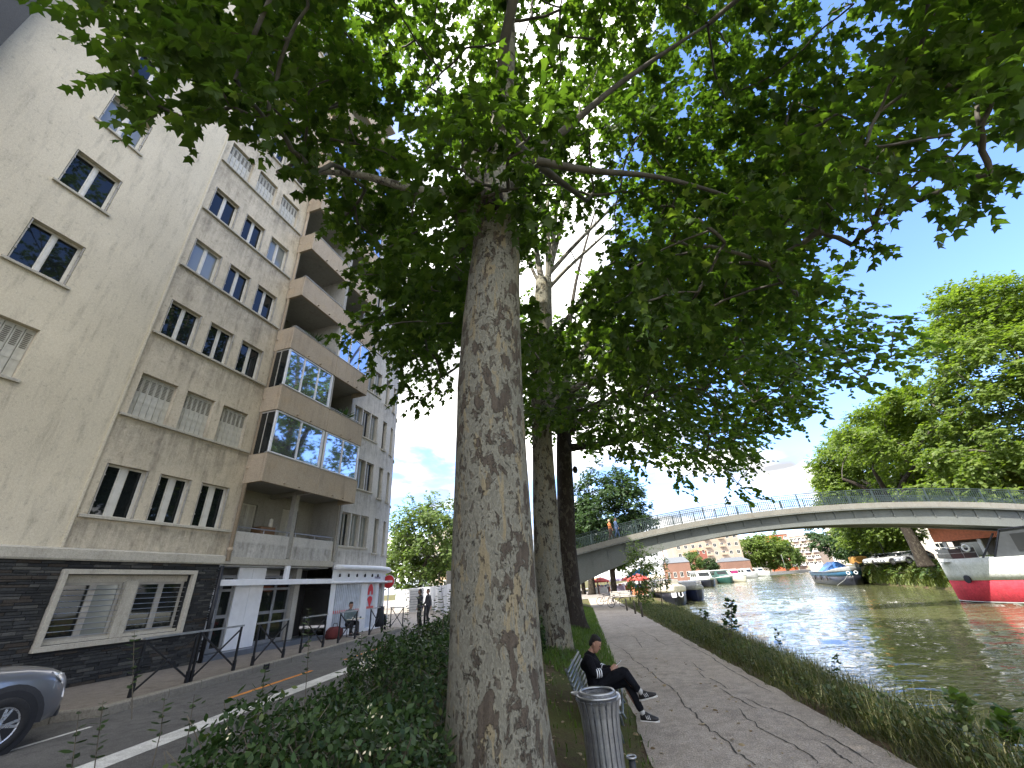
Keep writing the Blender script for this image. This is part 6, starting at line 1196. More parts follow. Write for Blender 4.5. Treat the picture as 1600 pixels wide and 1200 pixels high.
# beige flats behind the hoarding
def rect(p, q, dpt):
    p = np.array(p, float); q = np.array(q, float); d = (q-p)/np.linalg.norm(q-p); n_ = np.array([-d[1], d[0]]); return [p, q, q+n_*dpt, p+n_*dpt]
far_building('beige flats behind the grey hoarding, partly hidden by the pale street tree', rect(aty(672, 880, 74)[:2], aty(735, 880, 60)[:2], 8), .4, 11.5, M_CREAMW, 4, 7, (1.1, 1.4), bot_gap=1.6, top_gap=2.0, sides=(0, 1, 3))
far_building('low ochre wall-like building under the street tree', rect((-30, 60), (-24.5, 58), 8), .4, 7.0, wall_mat('ochre_wall', (.46, .34, .22), amount=.3), 2, 2, (.9, 1.3), bot_gap=1.6, top_gap=2.2)
# cream tower, brick warehouses, orange and pink flats round the basin
a = aty(1062, 890, 265); b_ = aty(1168, 890, 275)
far_building('cream apartment tower seen under the bridge arch behind the brick warehouses', rect((a[0], 265), (b_[0], 275), 16), .3, 26, M_PINKW, 6, 9, (1.6, 1.7), bot_gap=2.0, top_gap=2.6, balc=lambda r_, k: 2 if k in (4, 6) else 0)
for lab, x0, x1, zt_px, Y0, Y1, gp in (('first brick warehouse with a curved grey roof behind the moored barges', 1040, 1082, 884, 160, 160, 0), ('second brick warehouse with grey hipped roof behind the cream boat', 1134, 1179, 881, 245, 248, 0)):
    p, q = aty(x0, 900, Y0), aty(x1, 900, Y1); zt = aty((x0+x1)/2, zt_px-5, Y0)[2]
    far_building(lab, rect((p[0], Y0), (q[0], Y1), 9), 0, zt, M_BRICK, 1, 4, (.9, 1.5), 'warehouse', M_ZINC, bot_gap=1.3, sides=(0, 1), roof_h=1.9)
p, q = aty(1094, 895, 215), aty(1112, 895, 216)
far_building('narrow red brick house between the two warehouses', rect((p[0], 215), (q[0], 216), 8), 0, 11, wall_mat('red_brick', (.26, .095, .07), amount=.3), 3, 2, (.9, 1.5), 'house', M_TILE, bot_gap=1.0, roof_h=1.6)
p, q = aty(1223, 890, 330), aty(1248, 890, 332)
far_building('bright orange rendered flats at the end of the basin', rect((p[0], 330), (q[0], 332), 14), 0, 22, M_ORANGE_W, 5, 3, (1.8, 1.8), bot_gap=2.5, top_gap=3, balc=lambda r_, k: 1 if k == 2 else 0)
p, q = aty(1250, 890, 352), aty(1288, 888, 340)
far_building('pale pink flats with white balconies stepping down to the water', rect((p[0], 352), (q[0], 340), 14), 0, 21, M_PINKW, 5, 6, (2.0, 1.8), bot_gap=2.5, top_gap=3, balc=lambda r_, k: 1 if k % 2 else 0)
p, q = aty(1168, 880, 350), aty(1222, 885, 370)
far_building('white flats behind the quay trees', rect((p[0], 350), (q[0], 370), 14), 0, 22, M_CREAMW, 5, 8, (2.0, 1.8), bot_gap=2.5, top_gap=3)
# building with orange fascia behind the red boat
p = aty(1466, 840, 78); q = aty(1600, 820, 72)
ob = thing('pavilion', 'low building with a wide orange fascia over white columns behind the red boat', 'building', (p[0], 78, 1.5))
ang = math.atan2(72-78, q[0]-p[0])
part('fascia', MB().bb(-.5, 26, -.6, 10, 2.5, 4.6).xf(lambda v: (v[0]*math.cos(ang)-v[1]*math.sin(ang), v[0]*math.sin(ang)+v[1]*math.cos(ang), v[2])), mat('orange_fascia', (.66, .20, .10), .6), ob)
part('back_wall', MB().bb(.5, 25, 2.6, 9, 0, 2.5), wall_mat('grey_pavilion', (.30, .29, .27)), ob, rz=ang)
for i in range(7): part('column', MB().cham(.2+i*3.6, .6+i*3.6, -.3, .1, 0, 2.49, .03), M_WHITE, ob, rz=ang)
for i in range(6): part('window', MB().bb(1.2+i*3.6, 3.4+i*3.6, 2.52, 2.6, .4, 2.2), M_GLASSC, ob, rz=ang)
M_FARW = wall_mat('far_grey_wall', (.42, .39, .35), amount=.3)
far_building('pale block of flats far behind the far-bank plane trees', rect((52, 150), (82, 120), 12), 1.5, 16, M_FARW, 5, 8, (1.5, 1.6), bot_gap=2, top_gap=2)
# ------------------------------------------------------------------ hoarding, signs and barriers in the street
hd = thing('hoarding', 'long grey site hoarding of upright metal sheets closing the square', 'fence', (0, 0, .46))
A_, B_ = atz(628, 948, .5), atz(704, 968, .5)
HP = [(-28.5, 46.0), (-24.0, 43.6), (-20.5, 39.5), (-16.0, 33.2), (-13.0, 29.5)]
M_HO = [mat('hoarding_'+n_, c, .5, .3) for n_, c in (('grey', (.42, .43, .44)), ('pale', (.56, .56, .56)), ('dull', (.34, .35, .37)))]
seglen = [math.dist(HP[i], HP[i+1]) for i in range(4)]; tot = sum(seglen); npn = 16
def hp(s):
    for i, l_ in enumerate(seglen):
        if s <= l_ or i == 3: t = s/l_; return (HP[i][0]+(HP[i+1][0]-HP[i][0])*t, HP[i][1]+(HP[i+1][1]-HP[i][1])*t)
        s -= l_
for i in range(npn):
    a, c = hp(tot*i/npn+.02), hp(tot*(i+1)/npn-.02); h = 2.0+.08*random.random(); d = np.array([c[0]-a[0], c[1]-a[1]]); d /= np.linalg.norm(d); nn = np.array([d[1], -d[0]])
    b = MB(); rg = []
    for k in range(13):
        t = k/12; o_ = .03 if k % 2 else 0.0; rg.append([(a[0]+(c[0]-a[0])*t+nn[0]*o_, a[1]+(c[1]-a[1])*t+nn[1]*o_, z) for z in (0, h)])
    part('panel', b.loft(rg, closed=False), M_HO[(0, 1, 2, 0, 2, 1, 0, 0, 2, 1, 0, 2, 0, 1, 0, 2)[i]], hd)
for i in range(5):
    a = hp(tot*(i+.5)/5); part('block_foot', MB().cham(a[0]-.35, a[0]+.35, a[1]-.25, a[1]+.25, 0, .22, .03), M_CONC, hd)
cl_ = aty(650, 955, 36)
bx_ = thing('site_cabinet', 'ribbed grey cabinet standing in front of the hoarding', 'cabinet', (cl_[0], 36, .46), .5)
part('body', MB().cham(-.6, .6, -.3, .3, .1, 1.9, .02), M_HO[1], bx_)
for i in range(8): part('rib', MB().bb(-.55, .55, -.33, -.302, .25+.2*i, .32+.2*i), M_HO[2], bx_)
ns = thing('no_entry_sign', 'round red no entry sign with a white bar on a post at the building corner', 'road sign', tuple(aty(603, 975, 21.6)), R(8))
nb = np.array(ns.location); nz = aty(603, 909, 21.6)[2]-nb[2]
part('post', MB().tube([(0, .03, 0), (0, .03, nz+.3)], .03, 8), M_STEEL, ns)
def disc(r, y0, y1, m, nm, par): return part(nm, MB().lathe([(r, y0), (r, y1)], 28).xf(lambda p: (p[0], p[2], p[1]+nz)), m, par)
disc(.34, -.02, 0.0, M_WHITE, 'sign_rim', ns); disc(.315, -.026, -.0205, M_RED, 'sign_face', ns); part('white_bar', MB().bb(-.22, .22, -.034, -.027, nz-.055, nz+.055), M_WHITE, ns)
GB = 'cross-braced pedestrian barriers along the kerb'
bar_labels = ['cross-braced black barrier nearest the parked car, left half of the double barrier', 'right half of the double black barrier in front of the slate wall', 'black barrier in front of the first entrance door', 'black barrier in front of the dark entrance opening', 'black barrier by the ribbed shop shutter, left of the seated street vendor', 'black barrier with a dark jacket hung over its right end']
def barrier():
    o = thing('pedestrian_barrier', bar_labels[0], 'barrier', (0, 0, .6), group=GB); w = 1.28; h = .98
    for y in (0, w):
        p = part('post', MB().bb(-.02, .02, y-.02, y+.02, 0, h-.02), M_BLACK, o); part('post_foot', MB().bb(-.03, .03, y-.03, y+.03, .0, .22), M_BLACK, p)
    part('top_rail', MB().bb(-.035, .035, -.06, w+.06, h-.02, h+.02), M_STEEL, o)
    part('brace', MB().bar((0, .02, h-.06), (0, w-.02, .1), .028), M_BLACK, o); part('brace', MB().bar((.03, .02, .1), (.03, w-.02, h-.06), .028), M_BLACK, o)
    part('brace_boss', MB().sph((.015, w/2, h/2+.02), .045, 8), M_BLACK, o)
    return o
b0 = barrier()
for i, (lab, y) in enumerate(zip(bar_labels, (7.05, 8.42, 10.35, 12.45, 14.7, 17.2))):
    x = kerbx(y)-.28; rz = math.atan(.166); loc_ = (x, y, .602)
    if i == 0: b0.location = loc_; b0.rotation_euler = (0, 0, rz); b0['label'] = lab
    else: dup(b0, loc_, rz, lab)
jk = thing('draped_jacket', 'dark jacket draped over the barrier end by the shop door', 'jacket', (kerbx(18.2)-.30, 18.2, 1.58), math.atan(.166))
part('cloth', MB().loft([[(-.05, -.30+.03*i, 0+.02) if False else (x, y, z) for x, y, z in ((-.05*w, -.28*w2, z_), (-.09*w, 0, z_), (-.05*w, .28*w2, z_), (.06*w, .24*w2, z_), (.10*w, 0, z_), (.06*w, -.24*w2, z_))] for z_, w, w2 in ((.05, .5, .35), (.02, 1, .6), (-.25, 1.3, .9), (-.55, 1.7, 1.15), (-.75, 1.5, 1.1 ))]), mat('black_cloth', (.012, .013, .016), .85, bump=.3), jk, True)
part('sleeve', MB().tube([(.1, .2, -.3), (.13, .30, -.6), (.12, .30, -.9)], [.07, .065, .05], 8), MATS['black_cloth'], jk, True)
for i, (px, py, Y, lab) in enumerate(((637, 985, 22.5, 'cross-braced barrier alone at the street crossing'), )):
    a = atz(px, 982, .5); o = dup(b0, (a[0]-.3, a[1], .47), R(60), lab)
GBO = 'bollards at the street crossing'
for px, py, lab in ((656, 982, 'black bollard left of the standing pair of walkers'), (663, 980, 'black bollard touching the walkers, second from the barrier')):
    a = atz(px, py, .47); o = thing('bollard', lab, 'bollard', tuple(a), group=GBO); part('post', MB().lathe([(.06, 0), (.055, .85), (.04, .9)], 12), M_BLACK, o, True); part('cap', MB().sph((0, 0, .93), .065, 10), M_BLACK, o, True)
dr = thing('drain_outlet', 'small black drain outlet in the kerb face', 'drain', (kerbx(10.6)+.002, 10.6, .47)); part('mouth', MB().bb(0, .012, -.07, .07, .0, .12), M_DARK, dr)
part('frame', MB().bb(0, .02, -.09, -.07, 0, .13).bb(0, .02, .07, .09, 0, .13), M_BLACK, dr)
for x, y, z in PLANTS:
    o = thing('balcony_plant', {0: 'spiky green plant in a pot on the open balcony above the reflecting panes', 1: 'small plant on the open balcony under the bare slab', 2: 'leafy plant on an upper open balcony'}[PLANTS.index((x, y, z))], 'plant', (x, y, z-.35))
    part('pot', MB().lathe([(.10, 0), (.15, .3), (.16, .32), (.13, .32)], 14), M_TILE, o, True)
    n = 60; an = RNG.random(n)*6.28; el = .5+RNG.random(n)*.8; d = np.stack([np.cos(an)*np.cos(el), np.sin(an)*np.cos(el), np.sin(el)], 1)
    _fol(leaf_mesh('foliage', np.zeros((n, 3))+np.array([0, 0, .3])+d*.12, d, rnd(n)+np.array([0, 0, .6]), .35+.3*RNG.random(n), tmpl([(0, 0), (.06, .3), (.05, .7), (0, 1), (-.05, .7), (-.06, .3)], .01, .3), M_LEAF_DARK), o)
bx2 = thing('balcony_cupboard', 'small wooden cupboard standing in the first-floor loggia', 'cupboard', (BX-.7, 13.0, 3.56)); part('body', MB().cham(-.25, .25, -.35, .35, 0, 1.15, .02), mat('warm_wood', (.22, .12, .06), .6), bx2); part('lamp', MB().lathe([(.05, 1.15), (.08, 1.2), (.07, 1.45), (.02, 1.5)], 10, (.1, .2, 0)), M_BCREAM, bx2)
# ------------------------------------------------------------------ cars
M_TYRE = mat('tyre', (.016, .016, .017), .8); M_PLAST = mat('black_plastic', (.022, .022, .024), .6); M_RIM = mat('alloy', (.52, .53, .55), .3, .8, var=.06)
M_LAMP = glass('headlamp_glass', (.55, .58, .60), .08, .8, .3); M_TAIL = mat('tail_lamp', (.35, .02, .02), .25)
def paint(name, col):
    if name in MATS: return MATS[name]
    t = NT(name); b = t.bsdf(col, .32, .55, .5); b.inputs['Coat Weight'].default_value = .8; b.inputs['Coat Roughness'].default_value = .04; MATS[name] = t.mat; return t.mat
def car(label, loc, rz, pm, group=None):
    o = thing('parked_car', label, 'car', loc, rz, group)
    #      y, zbottom, zshoulder, halfwidth
    ST = [(2.16, .42, .60, .50), (2.12, .30, .74, .66), (2.02, .24, .84, .77), (1.82, .21, .93, .84), (1.5, .20, .985, .885), (1.1, .20, 1.02, .90), (.7, .20, 1.05, .90), (0, .20, 1.06, .90), (-1.0, .20, 1.07, .90), (-1.6, .22, 1.06, .885), (-1.95, .28, 1.02, .84), (-2.1, .36, .96, .76), (-2.15, .45, .85, .66)]
    rings = []
    for y, zb, zs_, w in ST:
        h = [(.70*w, zb), (.96*w, zb+.06), (w, zb+.18), (w, (zb+zs_)/2), (w*.985, zs_-.16), (w*.95, zs_-.05), (w*.84, zs_), (w*.4, zs_+.03)]
        rings.append([(a, y, z) for a, z in h]+[(-a, y, z) for a, z in reversed(h)])
    part('body', MB().loft(rings), pm, o, True)
    G = [(.86, 1.05, .80, 1.07, .78), (.15, 1.05, .80, 1.52, .62), (-.35, 1.06, .80, 1.58, .60), (-1.2, 1.06, .80, 1.55, .59), (-1.75, 1.06, .78, 1.36, .58), (-2.02, 1.02, .74, 1.04, .70)]
    part('windows', MB().loft([[(w0, y, z0), (w1+.01, y, z1-.05), (w1*.75, y, z1), (-w1*.75, y, z1), (-w1-.01, y, z1-.05), (-w0, y, z0)] for y, z0, w0, z1, w1 in G]), M_GLASS, o, True)
    part('roof', MB().loft([[(w1+.012, y, z1-.055), (w1*.8, y, z1+.014), (-w1*.8, y, z1+.014), (-w1-.012, y, z1-.055)] for y, z0, w0, z1, w1 in G[1:5]], closed=True), pm, o, True)
    pl = MB()
    for s in (-1, 1):
        for (ya, za, wa), (yb, zb2, wb) in (((.9, 1.06, .80), (.15, 1.49, .635)), ((-.35, 1.06, .812), (-.42, 1.53, .62)), ((-1.35, 1.06, .80), (-1.62, 1.40, .60))): pl.bar((s*wa, ya, za), (s*wb, yb, zb2), .07, .05)
    part('pillars', pl, M_PLAST, o)
    for s in (-1, 1):
        part('headlight', MB().loft([[(s*.50, 2.125, .70), (s*.50, 2.09, .80), (s*.52, 2.07, .795)], [(s*.66, 2.08, .69), (s*.70, 2.0, .84), (s*.68, 1.98, .84)], [(s*.80, 1.94, .74), (s*.835, 1.80, .88), (s*.80, 1.78, .89)]], cap=True), M_LAMP, o, True)
        part('tail_light', MB().cham(s*.56-.14, s*.56+.14, -2.17, -2.06, .84, .96, .02), M_TAIL, o)
        part('mirror', MB().sph((s*.98, .62, 1.12), (.11, .07, .08), 8), pm, o, True)
        for y in (1.33, -1.33):
            a = MB(); n = 14
            for i in range(n):
                t0, t1 = PI*i/n-.12, PI*(i+1)/n-.12
                a.add([(s*.912, y+.40*math.cos(t0), .34+.40*math.sin(t0)), (s*.912, y+.40*math.cos(t1), .34+.40*math.sin(t1)), (s*.905, y+.47*math.cos(t1), .34+.47*math.sin(t1)), (s*.905, y+.47*math.cos(t0), .34+.47*math.sin(t0))], [(0, 1, 2, 3)])
            part('wheel_arch', a, M_PLAST, o)
            part('wheel_well_shade', MB().lathe([(.405, .86), (.405, .909)], 20).xf(lambda p: (s*p[2], y+p[0], .34+p[1])), M_DARK, o)  # black disc on the body side, painted shade of the well
            w = part('wheel', MB().lathe([(.22, .77), (.30, .765), (.335, .80), (.335, .90), (.31, .925), (.225, .92), (.215, .90)], 28).xf(lambda p: (s*p[2], y+p[0], .335+p[1])), M_TYRE, o, True)
            r_ = MB().lathe([(.05, .885), (.05, .915), (.02, .92)], 12).ring((0, 0, .905), .215, .014, 'z', 24, 5)
            for k in range(5):
                a_ = 2*PI*k/5; ca, sa = math.cos(a_), math.sin(a_)
                for d in (-.16, .16):
                    r_.bar((.04*ca, .04*sa, .905), (.21*math.cos(a_+d), .21*math.sin(a_+d), .90), .035, .02)
            part('rim', r_.xf(lambda p: (s*p[2], y+p[0], .335+p[1])), M_RIM, w)
    part('grille', MB().bb(-.45, .45, 2.08, 2.165, .52, .66), M_PLAST, o); part('bumper', MB().cham(-.62, .62, 1.9, 2.18, .27, .44, .05), M_PLAST, o)
    part('number_plate', MB().bb(-.26, .26, 2.17, 2.185, .46, .56), M_WHITE, o)
    part('sill_trim', MB().bb(.86, .912, -.9, .9, .22, .33).bb(-.912, -.86, -.9, .9, .22, .33), M_PLAST, o)
    for s in (-1, 1): part('handle', MB().bb(s*.905-.015, s*.905+.015, -.25, -.05, .86, .89), pm, o)
    return o
hub = EYE+ray(38, 1132)*((-8.85)/ray(38, 1132)[0])
car('grey compact car parked in the bay by the slate wall, only its nose in view', (-9.76, hub[1]-1.62, .462), 0, paint('car_grey', (.20, .205, .225)))
GC = 'cars parked under the far-bank trees'
c1 = car('white car parked behind the far-bank bushes near the leaning trunk', (44, 72, 1.55), R(100), paint('car_white', (.66, .66, .66)), GC)
c2 = car('silver grey car parked right beside the leaning trunk of the far bank', (46, 70, 1.55), R(100), paint('car_silver', (.34, .35, .36)), GC)
def bank_pt(px, Y): q = aty(px, 872, Y); return (q[0], Y, 1.55)
c1.location = bank_pt(1373, 84); c2.location = bank_pt(1428, 74)
dup(c1, bank_pt(1403, 79), R(95), 'white car in the middle of the row under the far-bank trees', GC)
dup(c1, bank_pt(1388, 83), R(105), 'white car half hidden behind the thin trunk on the far bank', GC)
dup(c2, bank_pt(1415, 80), R(90), 'silver car between the white car and the leaning trunk', GC)
yv = bank_pt(1340, 92); van = thing('yellow_cover', 'orange yellow covered trailer on the far bank behind the black barge', 'trailer', yv)
part('cover', MB().cham(-1.2, 1.2, -.8, .8, .4, 1.5, .2), mat('orange_canvas', (.35, .18, .04), .7), van)
for s in (-1, 1): part('wheel', MB().lathe([(.3, -.1), (.3, .1)], 14).xf(lambda p: (s*.9+p[0], -1.0+p[2], .3+p[1])), M_TYRE, van)
# ------------------------------------------------------------------ litter bin
bp = atz(936, 1085, .95); bin_ = thing('litter_bin', 'slatted metal litter bin with a plastic bag, beside the bench', 'litter bin', (bp[0]-.02, bp[1], .02))
NSL = 20; M_SLAT = mat('bin_slat', (.36, .37, .38), .36, .75, var=.2, scale=8); M_BAG = mat('bin_bag', (.24, .25, .26), .22, var=.4, scale=7, bump=.9, bdist=.05)
sl_me = MB(); prof = [(.205, .06), (.195, .16), (.192, .40), (.195, .62), (.205, .76), (.228, .87), (.243, .90)]
sl_me.loft([[(r_-.005, -.024, z), (r_+.003, -.024, z), (r_+.007, 0, z), (r_+.003, .024, z), (r_-.005, .024, z)] for r_, z in prof])
sm = sl_me.mesh('slat', M_SLAT)
for i in range(NSL): link('slat', sm, bin_, rz=2*PI*i/NSL)
part('bag', MB().lathe([(.17, .07), (.178, .2), (.175, .45), (.180, .70), (.195, .85), (.205, .93), (.212, .955), (.190, .952), (.175, .80), (.165, .45), (.1, .42)], 40).xf(lambda p: (p[0]*(1+.02*math.sin(9*math.atan2(p[1], p[0])+p[2]*9)), p[1]*(1+.02*math.sin(7*math.atan2(p[1], p[0])-p[2]*13)), p[2])), M_BAG, bin_, True)
part('inner_ring', MB().ring((0, 0, .958), .188, .014, n=36), M_STEEL, bin_, True); part('outer_ring', MB().ring((0, 0, .925), .222, .013, n=36), M_STEEL, bin_, True)
part('lower_ring', MB().ring((0, 0, .10), .203, .010, n=36), M_STEEL, bin_, True); part('base', MB().lathe([(.19, .04), (.20, .05), (.20, .07), (.18, .075)], 24), M_BLACK, bin_)
part('hinge_tab', MB().lathe([(.055, 0), (.055, .014), (.03, .02)], 14, (-.25, .03, .93)), M_STEEL, bin_)
part('bag_fold', MB().sph((.20, .06, .90), (.05, .05, .05), 8).sph((.215, .03, .865), (.035, .035, .05), 8), mat('bag_white', (.55, .56, .57), .4), bin_, True)
part('post', MB().tube([(.27, .05, -.05), (.27, .05, .38)], .035, 12), M_BLACK, bin_, True); part('post_ring', MB().ring((.27, .05, .385), .045, .012, n=18), M_STEEL, bin_, True)
part('litter', MB().cham(-.06, .05, -.20, -.186, .06, .12, .01), mat('red_label', (.45, .06, .04), .5), bin_)
# ------------------------------------------------------------------ bench
BP = (-1.18, 8.2, .0); bench = thing('bench', 'grey metal park bench facing the canal behind the litter bin', 'bench', BP, R(4))
M_BM = mat('bench_metal', (.16, .185, .195), .4, .7, var=.15)
for i in range(9): part('seat_slat', MB().tube([(-.13+.062*i, -.95, .415-.012*(4-abs(i-4))*.3+(.0 if i < 8 else -.02)), (-.13+.062*i, .95, .415+(.0 if i < 8 else -.02))], .019, 8), M_BM, bench, True)
for i in range(8): part('back_slat', MB().tube([(-.20-.022*i, -.95, .47+.06*i), (-.20-.022*i, .95, .47+.06*i)], .019, 8), M_BM, bench, True)
for y in (-.93, -.1, .93):
    part('bench_frame', MB().tube([(.40, y, .33), (.37, y, .395), (-.14, y, .385), (-.21, y, .45), (-.38, y, .93)], .018, 8), M_BM, bench, True)
    part('leg', MB().tube([(.25, y, .39), (.33, y, .0)], .022, 8), M_BM, bench, True); part('leg', MB().tube([(-.12, y, .39), (-.22, y, .0)], .022, 8), M_BM, bench, True)
# ------------------------------------------------------------------ people
def skin(name, chains, m, parent, sub=2, vox=None):
    """one continuous surface grown round a skeleton: swept limbs fused into a single skin"""
    b = MB()
    for ch in chains:
        P = [np.array(p[:3], float) for p in ch]; rr = [p[3] if hasattr(p[3], '__len__') else (p[3], p[3]) for p in ch]
        for i in range(len(P)-1):
            a, c = P[i], P[i+1]; d = c-a; Ln = np.linalg.norm(d)
            if Ln < 1e-6: continue
            t = d/Ln; up = np.array([1.0, 0, 0]) if abs(t[2]) > .6 else np.array([0, 0, 1.0]); s_ = unit(np.cross(t, up)); f_ = np.cross(s_, t); rings = []
            for k in range(9):
                q = k/8; e0 = rr[i]; e1 = rr[i+1]; ra = e0[1]+(e1[1]-e0[1])*q; rb = e0[0]+(e1[0]-e0[0])*q
                if k == 0: rings.append([a-t*min(e0)*.6+(s_*math.cos(w)*ra+f_*math.sin(w)*rb)*.62 for w in [2*PI*j/14 for j in range(14)]])
                rings.append([a+d*q+s_*math.cos(w)*ra+f_*math.sin(w)*rb for w in [2*PI*j/14 for j in range(14)]])
                if k == 8: rings.append([c+t*min(e1)*.6+(s_*math.cos(w)*ra+f_*math.sin(w)*rb)*.62 for w in [2*PI*j/14 for j in range(14)]])
            b.loft(rings)
    o = link(name, b.mesh(name, m, True), parent)
    md = o.modifiers.new('fuse', 'REMESH'); md.mode = 'VOXEL'; md.voxel_size = vox or (.0075 if sub > 1 else .018); md.use_smooth_shade = True
    sm_ = o.modifiers.new('soften', 'SMOOTH'); sm_.factor = .5; sm_.iterations = 2 if name == 'body' else 5
    return o
def skin_mat(name, col):
    if name in MATS: return MATS[name]
    t = NT(name); v = t.coord(); c = t.ramp(t.noise(v, 14, 4), [(.3, tuple(x*.85 for x in col)), (.7, col)]); b = t.bsdf(c, .5); b.inputs['Subsurface Weight'].default_value = .05; MATS[name] = t.mat; return t.mat
M_SKIN = skin_mat('skin_tan', (.34, .185, .125)); M_HAIR = mat('dark_hair', (.009, .007, .006), .85, var=.4, scale=40, bump=.6); M_SWEAT = mat('black_sweater', (.010, .010, .013), .95, var=.3, scale=10, bump=.6, bdist=.04, spec=.08); M_TROUS = mat('black_trousers', (.011, .012, .016), .95, var=.3, scale=9, bump=.6, bdist=.04, spec=.08); M_SOCK = mat('grey_sock', (.42, .42, .41), .9); M_SHOE = mat('black_shoe', (.014, .014, .016), .6); M_SOLE = mat('white_sole', (.62, .61, .58), .6)
def head_mesh(c, tilt, r=.098, parent=None, hair=M_HAIR, skinm=M_SKIN):
    """face looks along +x of the person, tilted down by tilt; returns transform for features"""
    ct, st = math.cos(tilt), math.sin(tilt)
    return lambda p: (c[0]+p[0]*ct+p[2]*st, c[1]+p[1], c[2]-p[0]*st+p[2]*ct)
def add_head(parent, c, tilt, cap=None):
    T_ = head_mesh(c, tilt)
    b = MB(); rings = []; n = 16   # skull and jaw as stacked ovals: z, x centre, x radius, y radius
    for z, xc, xr, yr in ((-.125, .050, .018, .02), (-.115, .045, .045, .040), (-.085, .030, .068, .056), (-.045, .015, .085, .068), (0, .004, .095, .075), (.045, -.004, .099, .078), (.085, -.008, .088, .070), (.112, -.01, .058, .048), (.123, -.01, .018, .016)):
        rings.append([T_((xc+xr*math.cos(2*PI*k/n), yr*math.sin(2*PI*k/n), z)) for k in range(n)])
    b.loft(rings)
    nose = [[T_((.088, -.008, .018)), T_((.088, .008, .018)), T_((.080, 0, .02))], [T_((.125, -.016, -.028)), T_((.125, .016, -.028)), T_((.085, 0, -.02))], [T_((.10, -.014, -.042)), T_((.10, .014, -.042)), T_((.08, 0, -.04))]]
    b.loft(nose)
    for s in (-1, 1): b.sph(T_((-.004, s*.080, -.008)), (.022, .010, .032), 8)
    h = part('head', b, M_SKIN, parent, True)
    f = MB()
    for s in (-1, 1): f.sph(T_((.090, s*.030, .016)), (.010, .014, .008), 8)
    f.loft([[T_((.094, -.024, -.066)), T_((.098, .0, -.064)), T_((.094, .024, -.066))], [T_((.092, -.024, -.074)), T_((.097, 0, -.076)), T_((.092, .024, -.074))]], closed=False)
    for s in (-1, 1): f.loft([[T_((.092, s*.014, .040)), T_((.080, s*.048, .040))], [T_((.092, s*.014, .048)), T_((.079, s*.050, .047))]], closed=False)
    part('face_features', f, mat('eyes_and_lips', (.06, .025, .02), .5, bump=0), h)
    hb = MB(); rings = []
    for z, xc, xr, yr in ((-.075, -.060, .025, .045), (-.03, -.048, .058, .072), (.01, -.034, .070, .078), (.05, -.026, .080, .081), (.082, -.014, .095, .076), (.108, -.014, .083, .068), (.127, -.014, .052, .045), (.134, -.014, .018, .016)):
        rings.append([T_((xc+xr*math.cos(2*PI*k/n), yr*math.sin(2*PI*k/n), z)) for k in range(n)])
    hb.loft(rings); part('hair', hb, cap or M_HAIR, parent, True)
    return T_
def hand_fingers(p, d, side, up, curl=.5):
    """palm and five bent fingers as chains rooted at the wrist p, pointing along d"""
    p, d, side, up = Vector(p), Vector(d).normalized(), Vector(side).normalized(), Vector(up).normalized()
    out = [[(*p, .024), (*(p+d*.05), (.030))]]
    for k, (o_, l) in enumerate(((-.030, .070), (-.010, .080), (.010, .076), (.028, .060))):
        a = p+d*.085+side*o_; b = a+d*l*.5-up*curl*.02; c = b+d*l*.35-up*curl*.045
        out.append([(*(p+d*.05), .030), (*a, .0115), (*b, .0095), (*c, .008)])
    a = p+d*.03-side*.035; b = a+d*.04-side*.022-up*.01; out.append([(*(p+d*.05), .030), (*a, .014), (*b, .010), (*(b+d*.03+up*.006), .009)])
    return out
def shoe(a, d, parent, stripes=True, m=None):
    """trainer whose heel is below ankle a and which points along d"""
    a, d = Vector(a), Vector(d).normalized(); up = Vector((0, 0, 1)); sd_ = d.cross(up).normalized(); up2 = sd_.cross(d).normalized()
    def ring(t, w, h, z0=0.): c = a+d*t-up2*.075; return [c+sd_*w+up2*z0, c+sd_*w*.9+up2*(z0+h*.7), c+sd_*w*.4+up2*(z0+h), c-sd_*w*.4+up2*(z0+h), c-sd_*w*.9+up2*(z0+h*.7), c-sd_*w+up2*z0]
    s = part('shoe', MB().loft([ring(-.075, .028, .06, .025), ring(-.05, .038, .10, .02), ring(.02, .042, .105, .02), ring(.09, .045, .07, .02), ring(.16, .044, .05, .02), ring(.205, .028, .03, .025)]), m or M_SHOE, parent, True)
    part('sole', MB().loft([ring(-.085, .03, .022), ring(-.05, .042, .024), ring(.03, .044, .024), ring(.15, .049, .024), ring(.215, .03, .022)]), M_SOLE, s)
    if stripes:
        b = MB()
        for k in range(3):
            for sg in (-1, 1):
                c = a+d*(.035+.026*k)-up2*.075+sd_*sg*.044; b.bar(c+up2*.035, c+d*-.018+up2*.085-sd_*sg*.010, .010, .006)
        part('stripe', b, M_WHITE, s)
MP = (-1.20, 8.45, 0.0)
man = thing('person', 'man in black sitting cross-legged on the bench looking down at a phone', 'person', MP, R(-4))
pel = (-.02, 0, .50, (.13, .16)); hd_c = (.03, 0, 1.10)
aL = [(-.10, .16, .90, .06), (.02, .235, .70, .045), (.23, .09, .72, .032)]
aR = [(-.10, -.16, .90, .06), (.03, -.235, .69, .045), (.24, -.06, .72, .032)]
torso = [(-.02, 0, .50, .10), (-.07, 0, .65, .10), (-.10, 0, .82, .10), (-.085, 0, .93, .07), (-.04, 0, 1.00, .052), (.0, 0, 1.05, .05)]
legL = [(-.02, 0, .50, .10), (.0, .09, .50, .08), (.44, .10, .53, .06), (.55, .10, .28, .05), (.64, .10, .12, .036), (.70, .10, .06, .034), (.80, .10, .05, .028)]
